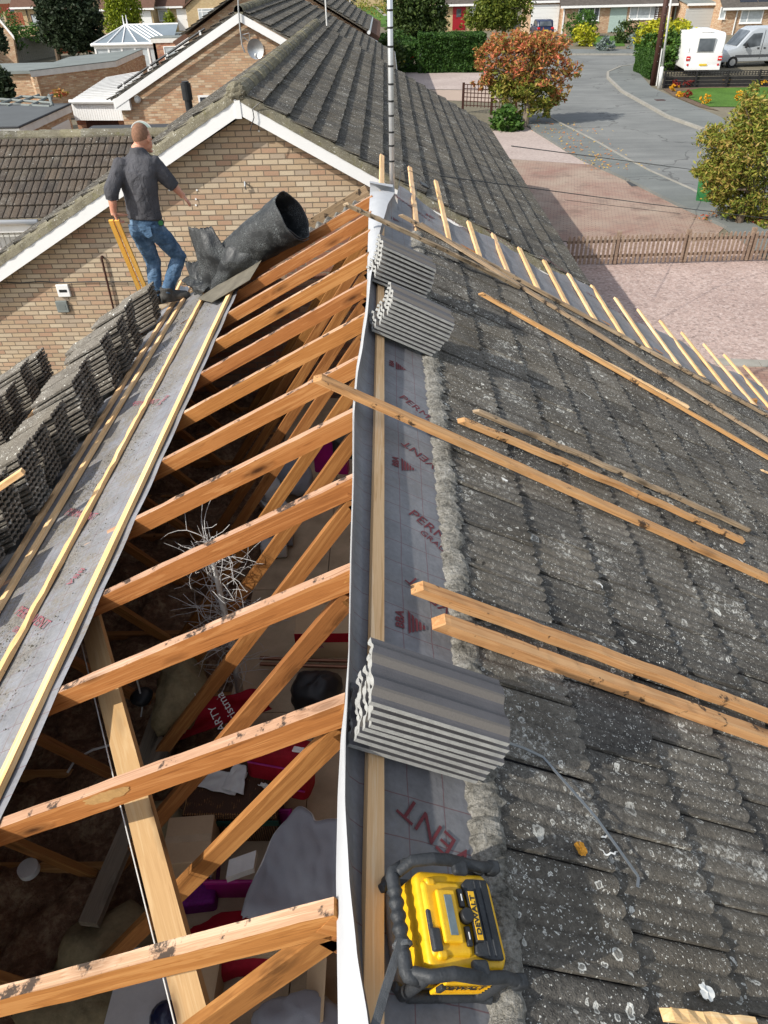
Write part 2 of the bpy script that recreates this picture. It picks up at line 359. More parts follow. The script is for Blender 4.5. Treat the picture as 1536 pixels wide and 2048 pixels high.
# ------------------------------------------------------------------ more materials
def underlay(name, base):
    t = NT(name); uv = t.n('ShaderNodeUVMap', uv_map='roof').outputs[0]
    wn = t.n('ShaderNodeVectorMath', {0: t.n('ShaderNodeTexNoise', {'Vector': uv, 'Scale': 5., 'Detail': 2}).outputs['Color'], 'Scale': .02}, operation='SCALE').outputs[0]
    w = t.n('ShaderNodeVectorMath', {0: uv, 1: wn}, operation='ADD').outputs[0]
    sp = t.n('ShaderNodeSeparateXYZ', {0: w}); lines = None
    for i, per in ((0, .124), (1, .118)):
        m = t.math('ABSOLUTE', t.math('SUBTRACT', t.math('FRACT', t.math('DIVIDE', sp.outputs[i], per)), .5)); l = t.math('GREATER_THAN', m, .487)
        lines = l if lines is None else t.math('MAXIMUM', lines, l)
    p = t.co('World'); n1 = t.noise(p, 5., 5, .65); n2 = t.noise(p, 60., 3)
    c = t.ramp(t.math('ADD', t.math('MULTIPLY', n1, .7), t.math('MULTIPLY', n2, .3)), [(.35, tuple(k*.78 for k in base)), (.68, tuple(k*1.25 for k in base))])
    c = t.mix(t.math('MULTIPLY', lines, .62), c, (.13, .03, .035))
    # dust and grit swept on to the sheet
    d = t.noise(p, 2.6, 6, .7); g = t.noise(p, 45., 4, .75); df = t.math('MULTIPLY', t.ramp(d, [(.46, 0), (.64, 1)]), t.ramp(g, [(.42, .15), (.6, .9)]))
    c = t.mix(t.math('MULTIPLY', df, GRIT[0]), c, (.20, .165, .115))
    if GRIT[0] > .5:
        ds = t.ramp(t.n('ShaderNodeMapRange', {0: sp.outputs[1], 1: -2.5, 2: -1.45, 3: 0., 4: 1.}).outputs[0], [(.08, 0), (.2, 1), (.62, .95), (.78, .15), (.95, .0)]); m2 = t.ramp(t.math('ADD', t.math('MULTIPLY', t.noise(p, 3.3, 6, .7), .65), t.math('MULTIPLY', g, .35)), [(.42, 0), (.54, .7)])
        c = t.mix(t.math('MULTIPLY', ds, m2), c, t.ramp(t.noise(p, 70., 4, .75), [(.35, (.07, .062, .048)), (.5, (.17, .15, .115)), (.66, (.30, .27, .22))]))
    t.bump(t.math('ADD', n1, t.math('MULTIPLY', n2, .3)), .35, .012)
    return t.out(c, .6, .3)
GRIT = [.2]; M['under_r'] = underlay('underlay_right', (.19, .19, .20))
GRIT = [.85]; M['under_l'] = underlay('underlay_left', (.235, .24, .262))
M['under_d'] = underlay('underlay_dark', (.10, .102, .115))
M['print'] = plain('red_print', (.14, .035, .042), .7, .2, var=.15)
M['print2'] = plain('faded_red_print', (.30, .10, .12), .7, .2, var=.25, sc=30)
def felt():
    t = NT('bitumen_felt'); p = t.co('Object'); n = t.noise(p, 7., 5, .65); cr = t.n('ShaderNodeTexVoronoi', {'Vector': t.n('ShaderNodeMapping', {'Vector': p, 'Scale': (60, 26, 60)}).outputs[0], 'Scale': 1.}, feature='DISTANCE_TO_EDGE').outputs[0]
    cf = t.ramp(cr, [(.02, 1), (.1, 0)]); area = t.ramp(n, [(.45, 0), (.6, 1)])
    f = t.math('MULTIPLY', cf, area); c = t.mix(t.math('MULTIPLY', f, .6), t.ramp(n, [(.3, (.012, .014, .016)), (.7, (.030, .032, .034))]), (.20, .22, .22))
    t.bump(t.math('SUBTRACT', t.noise(p, 90, 3), f), .7, .006)
    return t.out(c, t.ramp(n, [(.3, .34), (.7, .6)]), .5)
M['felt'] = felt()
M['feltdull'] = plain('dusty_felt', (.16, .145, .115), .95, .1, var=.35, sc=7, bump=.5, fine=90)
def uvroof(o, fn):
    me = o.data; l = me.uv_layers.new(name='roof'); W = wm(o)
    for lp in me.loops: l.data[lp.index].uv = fn(W @ me.vertices[lp.vertex_index].co)
ny = lambda a, b, c=0.: noise.noise(V((a, b, c)))
# ================================================================== the bungalow under repair
bung = thing('brick_bungalow', 'bungalow stripped open to its rafters on one side of the ridge, in the foreground', 'house', (XR, 4, 0))
YG0, YG1 = 7.72, 7.95; EX = 4.85; ze = ZR-EX*sP/cP
def gable(m, x0, xr, x1, y0, y1, zb, zr, zev, mi=0): m.prism([(x0, y0, zb), (x1, y0, zb), (x1, y0, zev), (xr, y0, zr), (x0, y0, zev)], (0, y1-y0, 0), mi)
m = MB(); gable(m, XR-EX+.25, XR, XR+EX-.25, YG0, YG1, 0, ZR-.16, ze-.05); m.build('gable_wall', M['brick_in'], bung)
m = MB(); m.bb((XR-EX+.25, -3.2, 0), (XR-EX+.5, YG0-.003, ze-.02)); m.build('side_wall', M['brick_n'], bung)
m = MB(); m.bb((XR+EX-.5, -3.2, 0), (XR+EX-.25, YG0-.003, ze-.02)); m.build('side_wall', M['brick_n'], bung)
m = MB(); gable(m, XR-EX+.25, XR, XR+EX-.25, -3.4, -3.203, 0, ZR-.16, ze-.05); m.build('gable_wall', M['brick_n'], bung)
m = MB(); m.bb((XR-EX+.5, -3.2, 2.20), (XR+EX-.5, YG0, 2.215)); m.build('ceiling', M['chip'], bung)
# verge battens and mortar left on the top of the gable
m = MB()
for i in range(26):
    s = .25+i*.11; c = L(s, 7.83+ny(i, 1)*.04, -.15+random.uniform(0, .035)); addr(m, T(c) @ rot(PHI, 'Y') @ rot(random.uniform(-.15, .15)), (.12, .16+random.uniform(0, .05), .06), .012, 0, 1)
m.build('verge_mortar', M['mortar'], bung, smooth=False)
beam('verge_board', L(.1, 8.02, -.03), L(4.9, 8.02, -.03), .022, .10, M['greybat'], bung, up=(-sP, 0, cP))
beam('verge_board', Rr(.1, 8.02, -.03), Rr(5.5, 8.02, -.03), .02, .16, M['whitepaint'], bung, up=(sP, 0, cP))
M['rubbed'] = plain('rubbed_wood', (.50, .30, .12), .8, .2, var=.28, sc=16, fine=90)
# ---- trusses
TRL = ['nearest the camera, its end running out of the photo', 'that the grey garment bag lies beyond', 'with a bright rubbed patch on its face, crossed by the pale diagonal brace', 'with the white twig tree close behind it, third above the brace patch']
def truss(k):
    y = 1.988+.6*k-.022; y = {8: 6.72, 9: 7.28}.get(k, y)
    r = thing('roof_truss', None, 'roof truss', (XR, y, 2.3), 'orange timber trusses of the open roof')
    up = (-sP, 0, cP)
    beam('rafter', L(-.015, y, 0), L(5.5, y, 0), .042, .097, M['rafter'], r, up=up, top=M['rafter_top'], rough=.004, seg=60, bow=random.uniform(-.006, .004))
    beam('rafter', Rr(.012, y, 0), Rr(5.5, y, 0), .042, .097, M['rafter'], r, up=(sP, 0, cP))
    zc = 2.30; a = V((XR-.03, y, ZR-.12)); b = V((XR-1.52, y, zc)); 
    beam('web', a, b, .038, .075, M['web'], r, up=(-.8, 0, .5))
    beam('web', V((XR+.03, y, ZR-.12)), V((XR+1.52, y, zc)), .038, .075, M['web'], r, up=(.8, 0, .5))
    beam('web', L(2.75, y, -.1), V((XR-1.56, y, zc)), .038, .07, M['web'], r, up=(0, 0, 1))
    beam('web', Rr(2.75, y, -.1), V((XR+1.56, y, zc)), .038, .07, M['web'], r, up=(0, 0, 1))
    beam('ceiling_joist', V((XR-4.4, y+.041, zc+.02)), V((XR+4.4, y+.041, zc+.02)), .038, .097, M['joist'], r)
    return r
tl = {-3: 'open roof truss nearest the camera, mostly below the edge of the photo',
      -2: 'roof truss with a chewed pinkish top edge, crossing the bottom of the photo',
      -1: 'roof truss with a pale rubbed patch on its rafter, second from the bottom',
      0: 'roof truss whose rafter crosses the top of the pale diagonal brace plank',
      1: 'roof truss just in front of the upper branches of the white twig tree',
      2: 'roof truss passing directly behind the top twigs of the white tree'}
for k in range(-3, 10):
    t = truss(k); t['label'] = tl.get(k, {3: 'roof truss at the magenta bag, next beyond the one behind the twig tree', 4: 'roof truss whose rafter end lies under the broken tip of the loose plank', 5: 'roof truss just beyond the broken tip of the loose plank', 6: 'roof truss level with the middle stack of new grey tiles', 7: 'third roof truss counted from the far gable wall', 8: 'roof truss right beside the last one, thin dark gap between the two', 9: 'farthest roof truss, touching the black roofing felt by the gable wall'}.get(k))
    if k == -1:
        y = 1.988-.6-.022-.0215; c = atY(212, 1592, y); m = MB(); m.open = True; n = 36; d1, d2 = V((cP, 0, sP)), V((-sP, 0, cP)); rim = [c+d1*math.cos(a)*.10*(1+.4*ny(math.cos(a)*2, math.sin(a)*2, 3))+d2*math.sin(a)*.026*(1+.4*ny(math.cos(a)*3, math.sin(a)*3, 8))+V((0, -.0012, 0)) for a in [2*math.pi*i/n for i in range(n)]]
        m.add(rim, [tuple(range(n))]); m.build('rubbed_patch', M['rubbed'], t)
# diagonal brace plank, nailed beneath the rafters, and its string
b0 = L(*onL(182, 1250, -.11), -.105); b1 = CAM+ray(372, 1985)*2.31; dr = (b1-b0).normalized()
tag(beam('brace_plank', b0-dr*.25, b1+dr*1.1, .108, .03, M['brace'], up=(-sP, 0, cP), seg=20, rough=.0008), 'wide pale plank running diagonally underneath the rafters in the lower left', 'plank')
m = MB(); sd = dr.cross(V((-sP, 0, cP))).normalized()
m.tube([b0-dr*.2+sd*.074+V((0, 0, -.02)), (b0+b1)/2+sd*.074+V((0, 0, -.03)), b1+dr*.4+sd*.064+V((0, 0, -.03))], .0028, 6); m.build('string_line', M['whiteg'], origin=b0)
tag(bpy.data.objects['string_line'], 'thin white string stretched along the left edge of the wide brace plank', 'string')
# ---- left underlay sheet
def sheetL(name, s0, s1, y0, y1, h, mat, amp=.006, nu=60, nv=26, parent=None, ends=0):
    m = MB(); m.open = True
    def f(u, v):
        y = y0+(y1-y0)*u; s = s0+(s1-s0)*v; sag = -abs(math.sin((y-1.966)/.6*math.pi))*.006
        return L(s+(ny(y*1.2, v, 5)*.004), y+(ny(s*6, 3)*ends if u in (0, 1) else 0), h+sag+amp*ny(y*3, s*5, 2)+amp*.5*ny(y*9+s*6, s*11, 7))
    m.grid(f, nu, nv); o = m.build(name, mat, parent, smooth=True, origin=L(s0, y0) if not parent else None); uvroof(o, lambda p: (p.y, (p.x-XR)/cP)); return o
ul = thing('underlay_sheet', 'gritty grey underlay sheet on the left slope beneath three new battens', 'roofing sheet', L(1.455, 4))
sheetL('sheet', 1.455, 2.72, -.6, 7.75, .004, M['under_l'], .004, 130, 26, ul)
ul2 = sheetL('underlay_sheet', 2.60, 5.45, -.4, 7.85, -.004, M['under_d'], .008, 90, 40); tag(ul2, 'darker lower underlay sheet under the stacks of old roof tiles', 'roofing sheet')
def printL(body, px, py, size, par, a=0., mat='print2'):
    s, y = onL(px, py, .012); Mx = Matrix(((0, cP, -sP, 0), (-1, 0, 0, 0), (0, sP, cP, 0), (0, 0, 0, 1)))  # x -> -Y , y -> up slope
    # text right = toward camera is mirrored upright for the left slope; local x along -Y
    Mx = Matrix(((0, -cP, -sP, 0), (1, 0, 0, 0), (0, -sP, cP, 0), (0, 0, 0, 1)))
    Mx = Matrix(((0, cP, -sP, 0), (-1, 0, 0, 0), (0, sP, cP, 0), (0, 0, 0, 1)))
    Mx.translation = L(s, y, .0085); text('printed_lettering', body, size, M[mat], par, Mx @ rot(a), .0002)
printL('PERMAVENT', 62, 1235, .085, ul, R(52)); printL('GRADE', 36, 1262, .05, ul, R(52))
printL('PERMAVENT', 160, 1028, .085, ul, R(52)); printL('PERMAVENT', 288, 805, .08, ul, R(52)); printL('BBA', 150, 1152, .07, ul, R(-38)); printL('BBA', 325, 800, .07, ul, R(-38))
# left battens
for s, y0, y1, mt, lb, r_ in ((1.53, -.6, 7.25, 'batten_y', 'new batten nearest the open rafters on the left slope', .0006), (1.97, -.4, 7.35, 'batten_y', 'new batten with a splintered wavy edge, middle one of three on the left slope', .009), (2.35, -.2, 7.45, 'batten', 'new batten on the left slope closest to the stacks of old tiles', .0008)):
    o = beam('roofing_batten', L(s, y0, .033), L(s, y1, .033), .048, .025, M[mt], up=(-sP, 0, cP), seg=90, rough=r_); tag(o, lb, 'batten', 'new battens nailed to the left slope')
for s, lb in ((2.53, 'rough batten half hidden under the upper row of old tile stacks'), (3.12, 'batten under the middle of the upper row of old tile stacks'), (3.62, 'batten showing between the two rows of old tile stacks'), (4.1, 'batten under the second row of old tile stacks'), (4.5, 'batten under the lower edge of the second row of old tile stacks')):
    o = beam('roofing_batten', L(s, 0, .03), L(s, 7.8, .03), .055, .025, M['batten'], up=(-sP, 0, cP), seg=60, rough=.006); tag(o, lb, 'batten', 'battens under the old tile stacks')
# grit lying on the left sheet
m = MB(); rnd = random.Random(5)
for i in range(2600):
    y = rnd.uniform(1.2, 7.2); s = rnd.choice((rnd.gauss(2.12, .07), rnd.gauss(1.85, .1), rnd.gauss(2.16, .05)))
    if ny(y*1.6, s*2, 9) < -.05: continue
    q = rnd.uniform(.002, .0065)*(1.8 if rnd.random() < .04 else 1); c = L(s, y, .010+q*.4); m.add([c+V((q, 0, 0)), c+V((-q*.5, q, 0)), c+V((-q*.6, -q, 0)), c+V((0, 0, q))], [(0, 1, 3), (1, 2, 3), (2, 0, 3), (0, 2, 1)], 1 if rnd.random() < .12 else 0)
m.build('tile_grit', [M['feltdull'], M['mortar']], origin=L(2, 4)); tag(bpy.data.objects['tile_grit'], 'crumbs and grit scattered between the new battens on the left sheet', 'grit', kind='stuff')
# ---- right underlay: top strip, with its white edge turned up along the ridge
ur = thing('underlay_sheet', 'grey sheet with red printing along the ridge, its white edge turned up', 'roofing sheet', Rr(.2, 4))
EL = [(740, 385), (737, 440), (735, 520), (733, 600), (722, 680), (712, 740), (705, 820), (705, 950), (700, 1120), (697, 1300), (690, 1400), (681, 1480), (675, 1600), (672, 1750), (674, 1900), (676, 2048), (678, 2140)]
ER = [(792, 380), (775, 410), (758, 470), (741, 560), (736, 620), (726, 690), (715, 750), (708.5, 830), (708, 950), (703, 1120), (699.5, 1300), (695, 1400), (691, 1480), (690, 1600), (698, 1750), (713, 1900), (737, 2048), (752, 2140)]
def interp(P, y):
    P = sorted(P, key=lambda p: p[1])
    for a, b in zip(P, P[1:]):
        if a[1] <= y <= b[1]: t = (y-a[1])/(b[1]-a[1]+1e-9); t = t*t*(3-2*t)*.3+t*.7; return a[0]+(b[0]-a[0])*t
    return P[-1][0] if y > P[-1][1] else P[0][0]
HL, HR = -.015, .085
ys = [385+(2140-385)*(i/120)**1.35 for i in range(121)]
m = MB(); m.open = True; rows = []
for y in ys:
    a = onR(interp(EL, y), y, HL); b = onR(interp(ER, y), y, HR); pa, pb = Rr(*a, HL), Rr(*b, HR)
    rows += [pa+(pb-pa)*t+V((0, 0, .018*math.sin(t*math.pi))) for t in (0, .25, .5, .75, 1)]
m.add(rows, [(i*5+j, i*5+j+1, (i+1)*5+j+1, (i+1)*5+j) for i in range(120) for j in range(4)])
# curled top end
c0, c1 = rows[0], rows[4]; n = 10; cur = []
for i in range(n+1):
    a = math.pi*1.1*i/n
    for t in (0, .5, 1): p = c0+(c1-c0)*t; cur.append(p+V((-.02*i/n*t, .10*math.sin(a)*(1+t*.3), .10*(1-math.cos(a))*.5*(1-t*.4))))
m.add(cur, [(i*3+j, i*3+j+1, i*3+j+4, i*3+j+3) for i in range(n) for j in range(2)])
m.build('turned_up_edge', M['whitem'], ur, smooth=True)
# dark side of the sheet, from the turned edge down under the tiles
m = MB(); m.open = True; rows = []; NV = 14
for y in ys:
    b = onR(interp(ER, y), y, HR); p0 = Rr(*b, HR-.004)
    for j in range(NV+1):
        t = j/NV; s = b[0]+(.56-b[0])*t; h = .004+(HR-.008)*max(0, 1-t*(.56-b[0])/.085)**2+.004*ny(b[1]*4, s*7, 3)
        rows.append(Rr(s, b[1], h))
m.add(rows, [(i*(NV+1)+j, i*(NV+1)+j+1, (i+1)*(NV+1)+j+1, (i+1)*(NV+1)+j) for i in range(120) for j in range(NV)])
o = m.build('sheet', M['under_r'], ur, smooth=True); uvroof(o, lambda p: (p.y, (p.x-XR)/cP))
# far strip beyond the tiles
m = MB(); m.open = True
def f(u, v):
    s = .3+5.4*u; y = 6.5+(1.62+.12*ny(s*1.7, 3)+.05*ny(s*7, 1)+(.22 if 2.3 < s < 3.05 else 0))*v
    return Rr(s, y, .003+.010*ny(s*6, y*5)+.012*ny(s*3+y*4, 2)+(.03*(v-.85)/.15*math.sin(s*5) if v > .85 else 0))
m.grid(f, 150, 26); o = m.build('far_strip', M['under_r'], ur, smooth=True); uvroof(o, lambda p: (p.y, (p.x-XR)/cP))
def RM(s, y, h, a):
    Mx = Matrix(((0, -cP, sP, 0), (1, 0, 0, 0), (0, sP, cP, 0), (0, 0, 0, 1)))   # x -> +Y, y -> up slope, z -> normal
    Mx.translation = Rr(s, y, h); return Mx @ rot(a)
def printR(body, px, py, size, a, mat='print'): s, y = onR(px, py, .012); text('printed_lettering', body, size, M[mat], ur, RM(s, y, .0078, a), .0002)
def logo(px, py, q):
    s, y = onR(px, py, .012); Mx = RM(s, y, .0078, 0); m = MB()
    for k in range(5):
        w = q*(1-k*.2); m.add([Mx @ V((-w*.5, -q*.1-k*q*.13+.0, 0)), Mx @ V((w*.5, -q*.1-k*q*.13, 0)), Mx @ V((w*.4, -q*.19-k*q*.13, 0)), Mx @ V((-w*.4, -q*.19-k*q*.13, 0))], [(0, 1, 2, 3)])
    m.open = True; m.build('printed_logo', M['print'], ur)
    text('printed_lettering', 'BBA', q*.42, M['print'], ur, Mx @ T((0, q*.18, 0)), .0004, 1., .001)
# words run down the slope and back up it in turn, cut off by the old tiles
printR('PERMAVENT', 868, 842, .085, R(-122)); printR('GRADE', 852, 858, .05, R(-122))
printR('PERMAVENT', 880, 940, .085, R(58)); printR('PERMAVENT', 905, 1090, .085, R(-122)); printR('GRADE', 872, 1085, .05, R(-122))
printR('PERMAVENT', 912, 1232, .085, R(58)); printR('PERMAVENT', 960, 1745, .10, R(58)); printR('PERMAVENT', 862, 700, .075, R(58))
for q in ((790, 728, .10), (800, 925, .11), (812, 1240, .115)): logo(*q)
printR('PERMAVENT', 825, 415, .09, R(-122)); printR('PERMAVENT', 905, 440, .09, R(-115)); logo(858, 430, .1); logo(785, 435, .1)
for px, py in ((1005, 480), (1112, 530), (1195, 598), (1300, 650)): printR('PERMAVENT', px, py, .08, R(-115))
# ridge batten and the batten ends that stick out past the far verge
RB = beam('roofing_batten', Rr(.108, -.2, .033), Rr(.108, 9.25, .033), .05, .025, M['batten'], up=(sP, 0, cP), seg=90, rough=.001)
tag(RB, 'long new batten beside the ridge, tile stacks and the radio rest on it', 'batten')
ends = [(.488, 9.45), (.856, 9.5), (1.2, 8.3), (1.53, 8.36), (1.89, 8.38), (2.25, 8.44), (2.6, 8.44), (2.96, 8.5), (3.33, 8.54), (3.71, 8.6), (4.08, 8.65), (4.44, 8.66), (4.83, 8.7), (5.2, 8.74), (5.55, 8.74)]
for i, (s, y) in enumerate(ends):
    o = beam('roofing_batten', Rr(s, 5.2, .033), Rr(s, y, .033), .048, .025, M['batten_y' if i % 3 else 'batten'], up=(sP, 0, cP), seg=40, rough=.003, bow=-.004)
    tag(o, {0: 'batten end with black wire looped around it, beside the metal mast', 1: 'long batten end beside the small black plastic box', 14: 'batten end farthest down the far verge, at the right edge of the photo'}.get(i, ORD[i]+' batten end along the far verge, counted from the metal mast'), 'batten', 'batten ends sticking out past the far verge')
# ---- tiled slopes
def tile_slope(name, P, s_edges, y0, ntile, tw, waves, amp, mat, parent=None, spw=8, lift=.03, thick=.014, shape=1., jit=1., skip=None, seed=3, off=.5, hbase=.034, scal=.010):
    """P(s, y, h) -> world; s_edges = course lines down the slope"""
    rnd = random.Random(seed); m = MB(); n = int(waves*spw)
    for c in range(len(s_edges)-1):
        sa, sb = s_edges[c], s_edges[c+1]; o = (c % 2)*off*tw
        for i in range(-1, ntile+1):
            ya, yb = y0+i*tw+o, y0+(i+1)*tw+o-.003
            lo, hi = y0, y0+ntile*tw
            if yb <= lo+.02 or ya >= hi-.02: continue
            if skip and skip(c, i, (ya+yb)/2): continue
            dh = rnd.uniform(0, .002)*jit; ds = rnd.uniform(-.006, .006)*jit; tl = -abs(rnd.gauss(0, .003))*jit; rows = []
            for (s, h) in ((sa-.03, hbase-.010), (sb+ds, hbase+lift), (sb+ds+.002, hbase+lift-thick)):
                r_ = []
                for k in range(n+1):
                    u = k/n; y = min(max(ya+(yb-ya)*u, lo), hi); wv = abs(math.cos(math.pi*u*waves))**shape
                    sc = s-(scal*(1-wv) if s > sa else 0)+rnd.uniform(-.0015, .0015)*jit
                    r_.append(P(sc, y, h+dh+tl*(u-.5)+amp*(wv-.5)))
                rows.append(r_)
            rows.insert(2, [q.copy() for q in rows[1]])
            b = len(m.v)
            for r_ in rows: m.v += r_
            for j in (0, 2):
                for k in range(n): m.f.append((b+j*(n+1)+k, b+j*(n+1)+k+1, b+(j+1)*(n+1)+k+1, b+(j+1)*(n+1)+k)); m.m.append(0)
            pass
            for k in (0, n):
                p0, p1 = m.v[b+k], m.v[b+n+1+k]; dn = P(0, 0, -.016)-P(0, 0, 0); m.v += [p0.copy(), p1.copy(), p1+dn, p0+dn]; q = len(m.v)-4; m.f.append((q, q+1, q+2, q+3)); m.m.append(0)
    m.open = True
    o = m.build(name, mat, parent, smooth=False); me = o.data
    bm = bmesh.new(); bm.from_mesh(me)
    for f_ in bm.faces: f_.smooth = abs(f_.normal.z) > .68
    bm.to_mesh(me); bm.free(); return o
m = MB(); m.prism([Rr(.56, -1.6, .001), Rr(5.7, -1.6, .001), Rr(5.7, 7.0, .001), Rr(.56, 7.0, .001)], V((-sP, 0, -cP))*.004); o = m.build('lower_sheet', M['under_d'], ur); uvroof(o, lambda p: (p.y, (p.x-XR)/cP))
rt = thing('tiled_roof', 'weathered grey tiles still covering the right slope, spotted with pale lichen', 'roof covering', Rr(2.5, 3))
edges = [.46, .535+.0]+[.535+.362*i for i in range(1, 15)]
edges = [.50]+[.53+.364*i for i in range(1, 15)]
tile_slope('tile_courses', Rr, edges, -1.37, 28, .299, 4.5, .012, M['tile_r'], rt, 8, .010, .020, .6, 1.8, None, 4, .5, .034, .018)
# chalk rings, droppings and a patch of orange lichen on single tiles
M['chalk'] = plain('chalk_white', (.78, .78, .74), .95, .1, var=.1, sc=60); M['orlich'] = plain('orange_lichen', (.42, .20, .03), .95, .1, var=.5, sc=60, bump=.8, fine=200)
def splat(nm, px, py, rx, ry, mat, seed, a0=0., a1=6.283, w=1.):
    s, y = onR(px, py, .052); m = MB(); m.open = True; n = 40; C = Rr(s, y, .056); du, dv = V((0, 1, 0)), V((cP, 0, -sP)); nn = V((sP, 0, cP)); vs = []
    for i in range(n+1):
        a = a0+(a1-a0)*i/n; k = 1+.35*ny(math.cos(a)*2+seed, math.sin(a)*2, seed); e = (1-w)*(1 if w == 1 else 1); r0 = 0 if w == 1 else k*(1-w*math.sin(math.pi*(i/n)**.8))
        for r_ in (r0, k): vs.append(C+du*math.cos(a)*rx*r_+dv*math.sin(a)*ry*r_+nn*.004*ny(a, r_, seed))
    m.add(vs, [(2*i, 2*i+1, 2*i+3, 2*i+2) for i in range(n)]); m.build(nm, M[mat], rt)
for a_ in (('chalk_mark', 1212, 1692, .030, .042, 'chalk', 2, 1.9, 4.2, .22), ('chalk_mark', 1216, 1690, .030, .038, 'chalk', 5, -.9, .5, .25), ('chalk_mark', 1168, 792, .07, .055, 'chalk', 7, -.3, 2.4, .16), ('chalk_mark', 1480, 1125, .05, .03, 'chalk', 9, 0, 2.2, .3), ('orange_lichen', 1160, 1698, .022, .022, 'orlich', 3), ('bird_dropping', 1008, 960, .012, .020, 'chalk', 12), ('bird_dropping', 1412, 1985, .022, .026, 'chalk', 15), ('bird_dropping', 1122, 975, .012, .016, 'chalk', 17), ('chalk_mark', 1190, 1170, .03, .04, 'chalk', 21, 0, 2., .25)): splat(*a_)
# ragged mortar bedding along the top course
m = MB(); m.open = True; NY = 1100
def f(u, v):
    y = -.9+7.65*u; tooth = abs(math.sin(y*math.pi/.0997))**.6; e = .425+.012*ny(y*6, 1)+.016*ny(y*34, 4)-.012*tooth
    s = e+(.515+.03*ny(y*9, 2)+.03*ny(y*30, 6)-e)*v; prof = (0, .018, .030, .037, .041, .040, .034)[round(v*6)]
    return Rr(s, y, prof+.007*tooth*(.1 < v)+.005*ny(y*40, s*40, 3)+.005*ny(y*110, s*70, 3))
m.grid(f, NY, 6); m.build('mortar_bedding', M['mortar'], rt, smooth=False)
# ---- ridge-top stacks of new tiles
def new_tile_mesh():
    m = MB(); W, Ln = .215, .42; n = 24; prof = []
    def z(u):  # two broad pans between three rolls
        w = .5-.5*math.cos(u*2*math.pi*2); return .013*min(1, max(0, (w-.15)*1.6))
    top = []; bot = []
    for k in range(n+1):
        u = k/n; top.append((u*W-W/2, z(u)+.015)); bot.append((u*W-W/2, z(u)))
    for x in (-Ln/2, Ln/2):
        for (y, h) in top: m.v.append(V((x+(ny(y*40, 1, x)*.006 if x < 0 else 0), y, h)))
        for (y, h) in bot: m.v.append(V((x+(ny(y*60, 3, x)*.009 if x < 0 else 0), y, h)))
    N = n+1
    for k in range(n):
        m.f.append((k, k+1, 2*N+k+1, 2*N+k)); m.m.append(2 if .06 < (k/n % .5) < .2 else 0)
        m.f.append((N+k, N+k+1, 3*N+k+1, 3*N+k)); m.m.append(0)
        m.f.append((k, k+1, N+k+1, N+k)); m.m.append(1); m.f.append((2*N+k, 2*N+k+1, 3*N+k+1, 3*N+k)); m.m.append(0)
    for k in (0, n): m.f.append((k, N+k, 3*N+k, 2*N+k)); m.m.append(1)
    return m
nt = None
def stack_new(desc, s0, y0, n, a, sh, dh, seed):
    global nt
    rnd = random.Random(seed)
    for i in range(n):
        Mx = Matrix(((cP, 0, sP, 0), (0, 1, 0, 0), (-sP, 0, cP, 0), (0, 0, 0, 1)))   # x down the slope, y -> +Y, z normal
        f = i/(n-1); Mx.translation = Rr(s0+f*sh[0]+rnd.uniform(-.007, .007)+.02*math.sin(f*3.1), y0+f*sh[1]+rnd.uniform(-.004, .004), .048+i*dh)
        Mx = Mx @ rot(R(a+rnd.uniform(-1.2, 1.2)))
        if nt is None: nt = new_tile_mesh().build('loose_tile', [M['newtile'], M['newedge'], M['newband']], M=Matrix.Identity(4)); o = nt
        else: o = nt.copy(); col.objects.link(o)
        o.matrix_basis = Mx
        tag(o, ('topmost' if i == n-1 else 'lowest' if i == 0 else ORD[i]+' lowest')+' new grey tile in the '+desc, 'roof tile', 'new grey tiles stacked beside the ridge')
stack_new('near stack by the bent metal strip', .221, 1.284, 8, .6, (-.051, -.039), .0345, 3)
stack_new('middle stack beside the ridge', .24, 4.182, 10, 7, (.006, -.026), .0265, 4)
stack_new('far stack beside the ridge', .207, 5.033, 9, 12, (-.036, -.031), .030, 5)
# ---- stacks of old tiles on the left slope
def old_tile_mesh():
    m = MB(); W, Ln = .235, .42; n = 36; N = n+1
    z = lambda u: .011*(abs(math.cos(math.pi*u*4.5))**.6)
    for x in (-Ln/2, 0, Ln/2):
        for k in range(N): u = k/n; m.v.append(V((x+ny(u*30, x*9)*.005, u*W-W/2, z(u)+.016)))
        for k in range(N): u = k/n; m.v.append(V((x+ny(u*30, x*9, 3)*.005, u*W-W/2, z(u))))
    for j in range(2):
        a, b = j*2*N, (j+1)*2*N
        for k in range(n): m.f += [(a+k, a+k+1, b+k+1, b+k), (a+N+k, a+N+k+1, b+N+k+1, b+N+k)]; m.m += [0, 0]
        for k in (0, n): m.f.append((a+k, a+N+k, b+N+k, b+k)); m.m.append(0)
    for a in (0, 4*N):
        for k in range(n): m.f.append((a+k, a+k+1, a+N+k+1, a+N+k)); m.m.append(0)
    return m
ot = None
def stack_old(desc, s0, y0, n, seed, a=0.):
    global ot
    rnd = random.Random(seed)
    for i in range(n):
        Mx = Matrix(((-cP, 0, -sP, 0), (0, -1, 0, 0), (-sP, 0, cP, 0), (0, 0, 0, 1)))   # x down the left slope
        Mx.translation = L(s0-i*.019+rnd.uniform(-.010, .010), y0+rnd.uniform(-.006, .006), .046+i*.0375)
        Mx = Mx @ rot(R(a+rnd.uniform(-2.2, 2.2)))
        if ot is None: ot = old_tile_mesh().build('loose_tile', M['tile_s'], M=Matrix.Identity(4)); o = ot
        else: o = ot.copy(); col.objects.link(o)
        o.matrix_basis = Mx
        tag(o, ('topmost' if i == n-1 else 'lowest' if i == 0 else ORD[i]+' lowest')+' old ribbed tile in the '+desc, 'roof tile', 'old ribbed tiles stacked on the left slope')
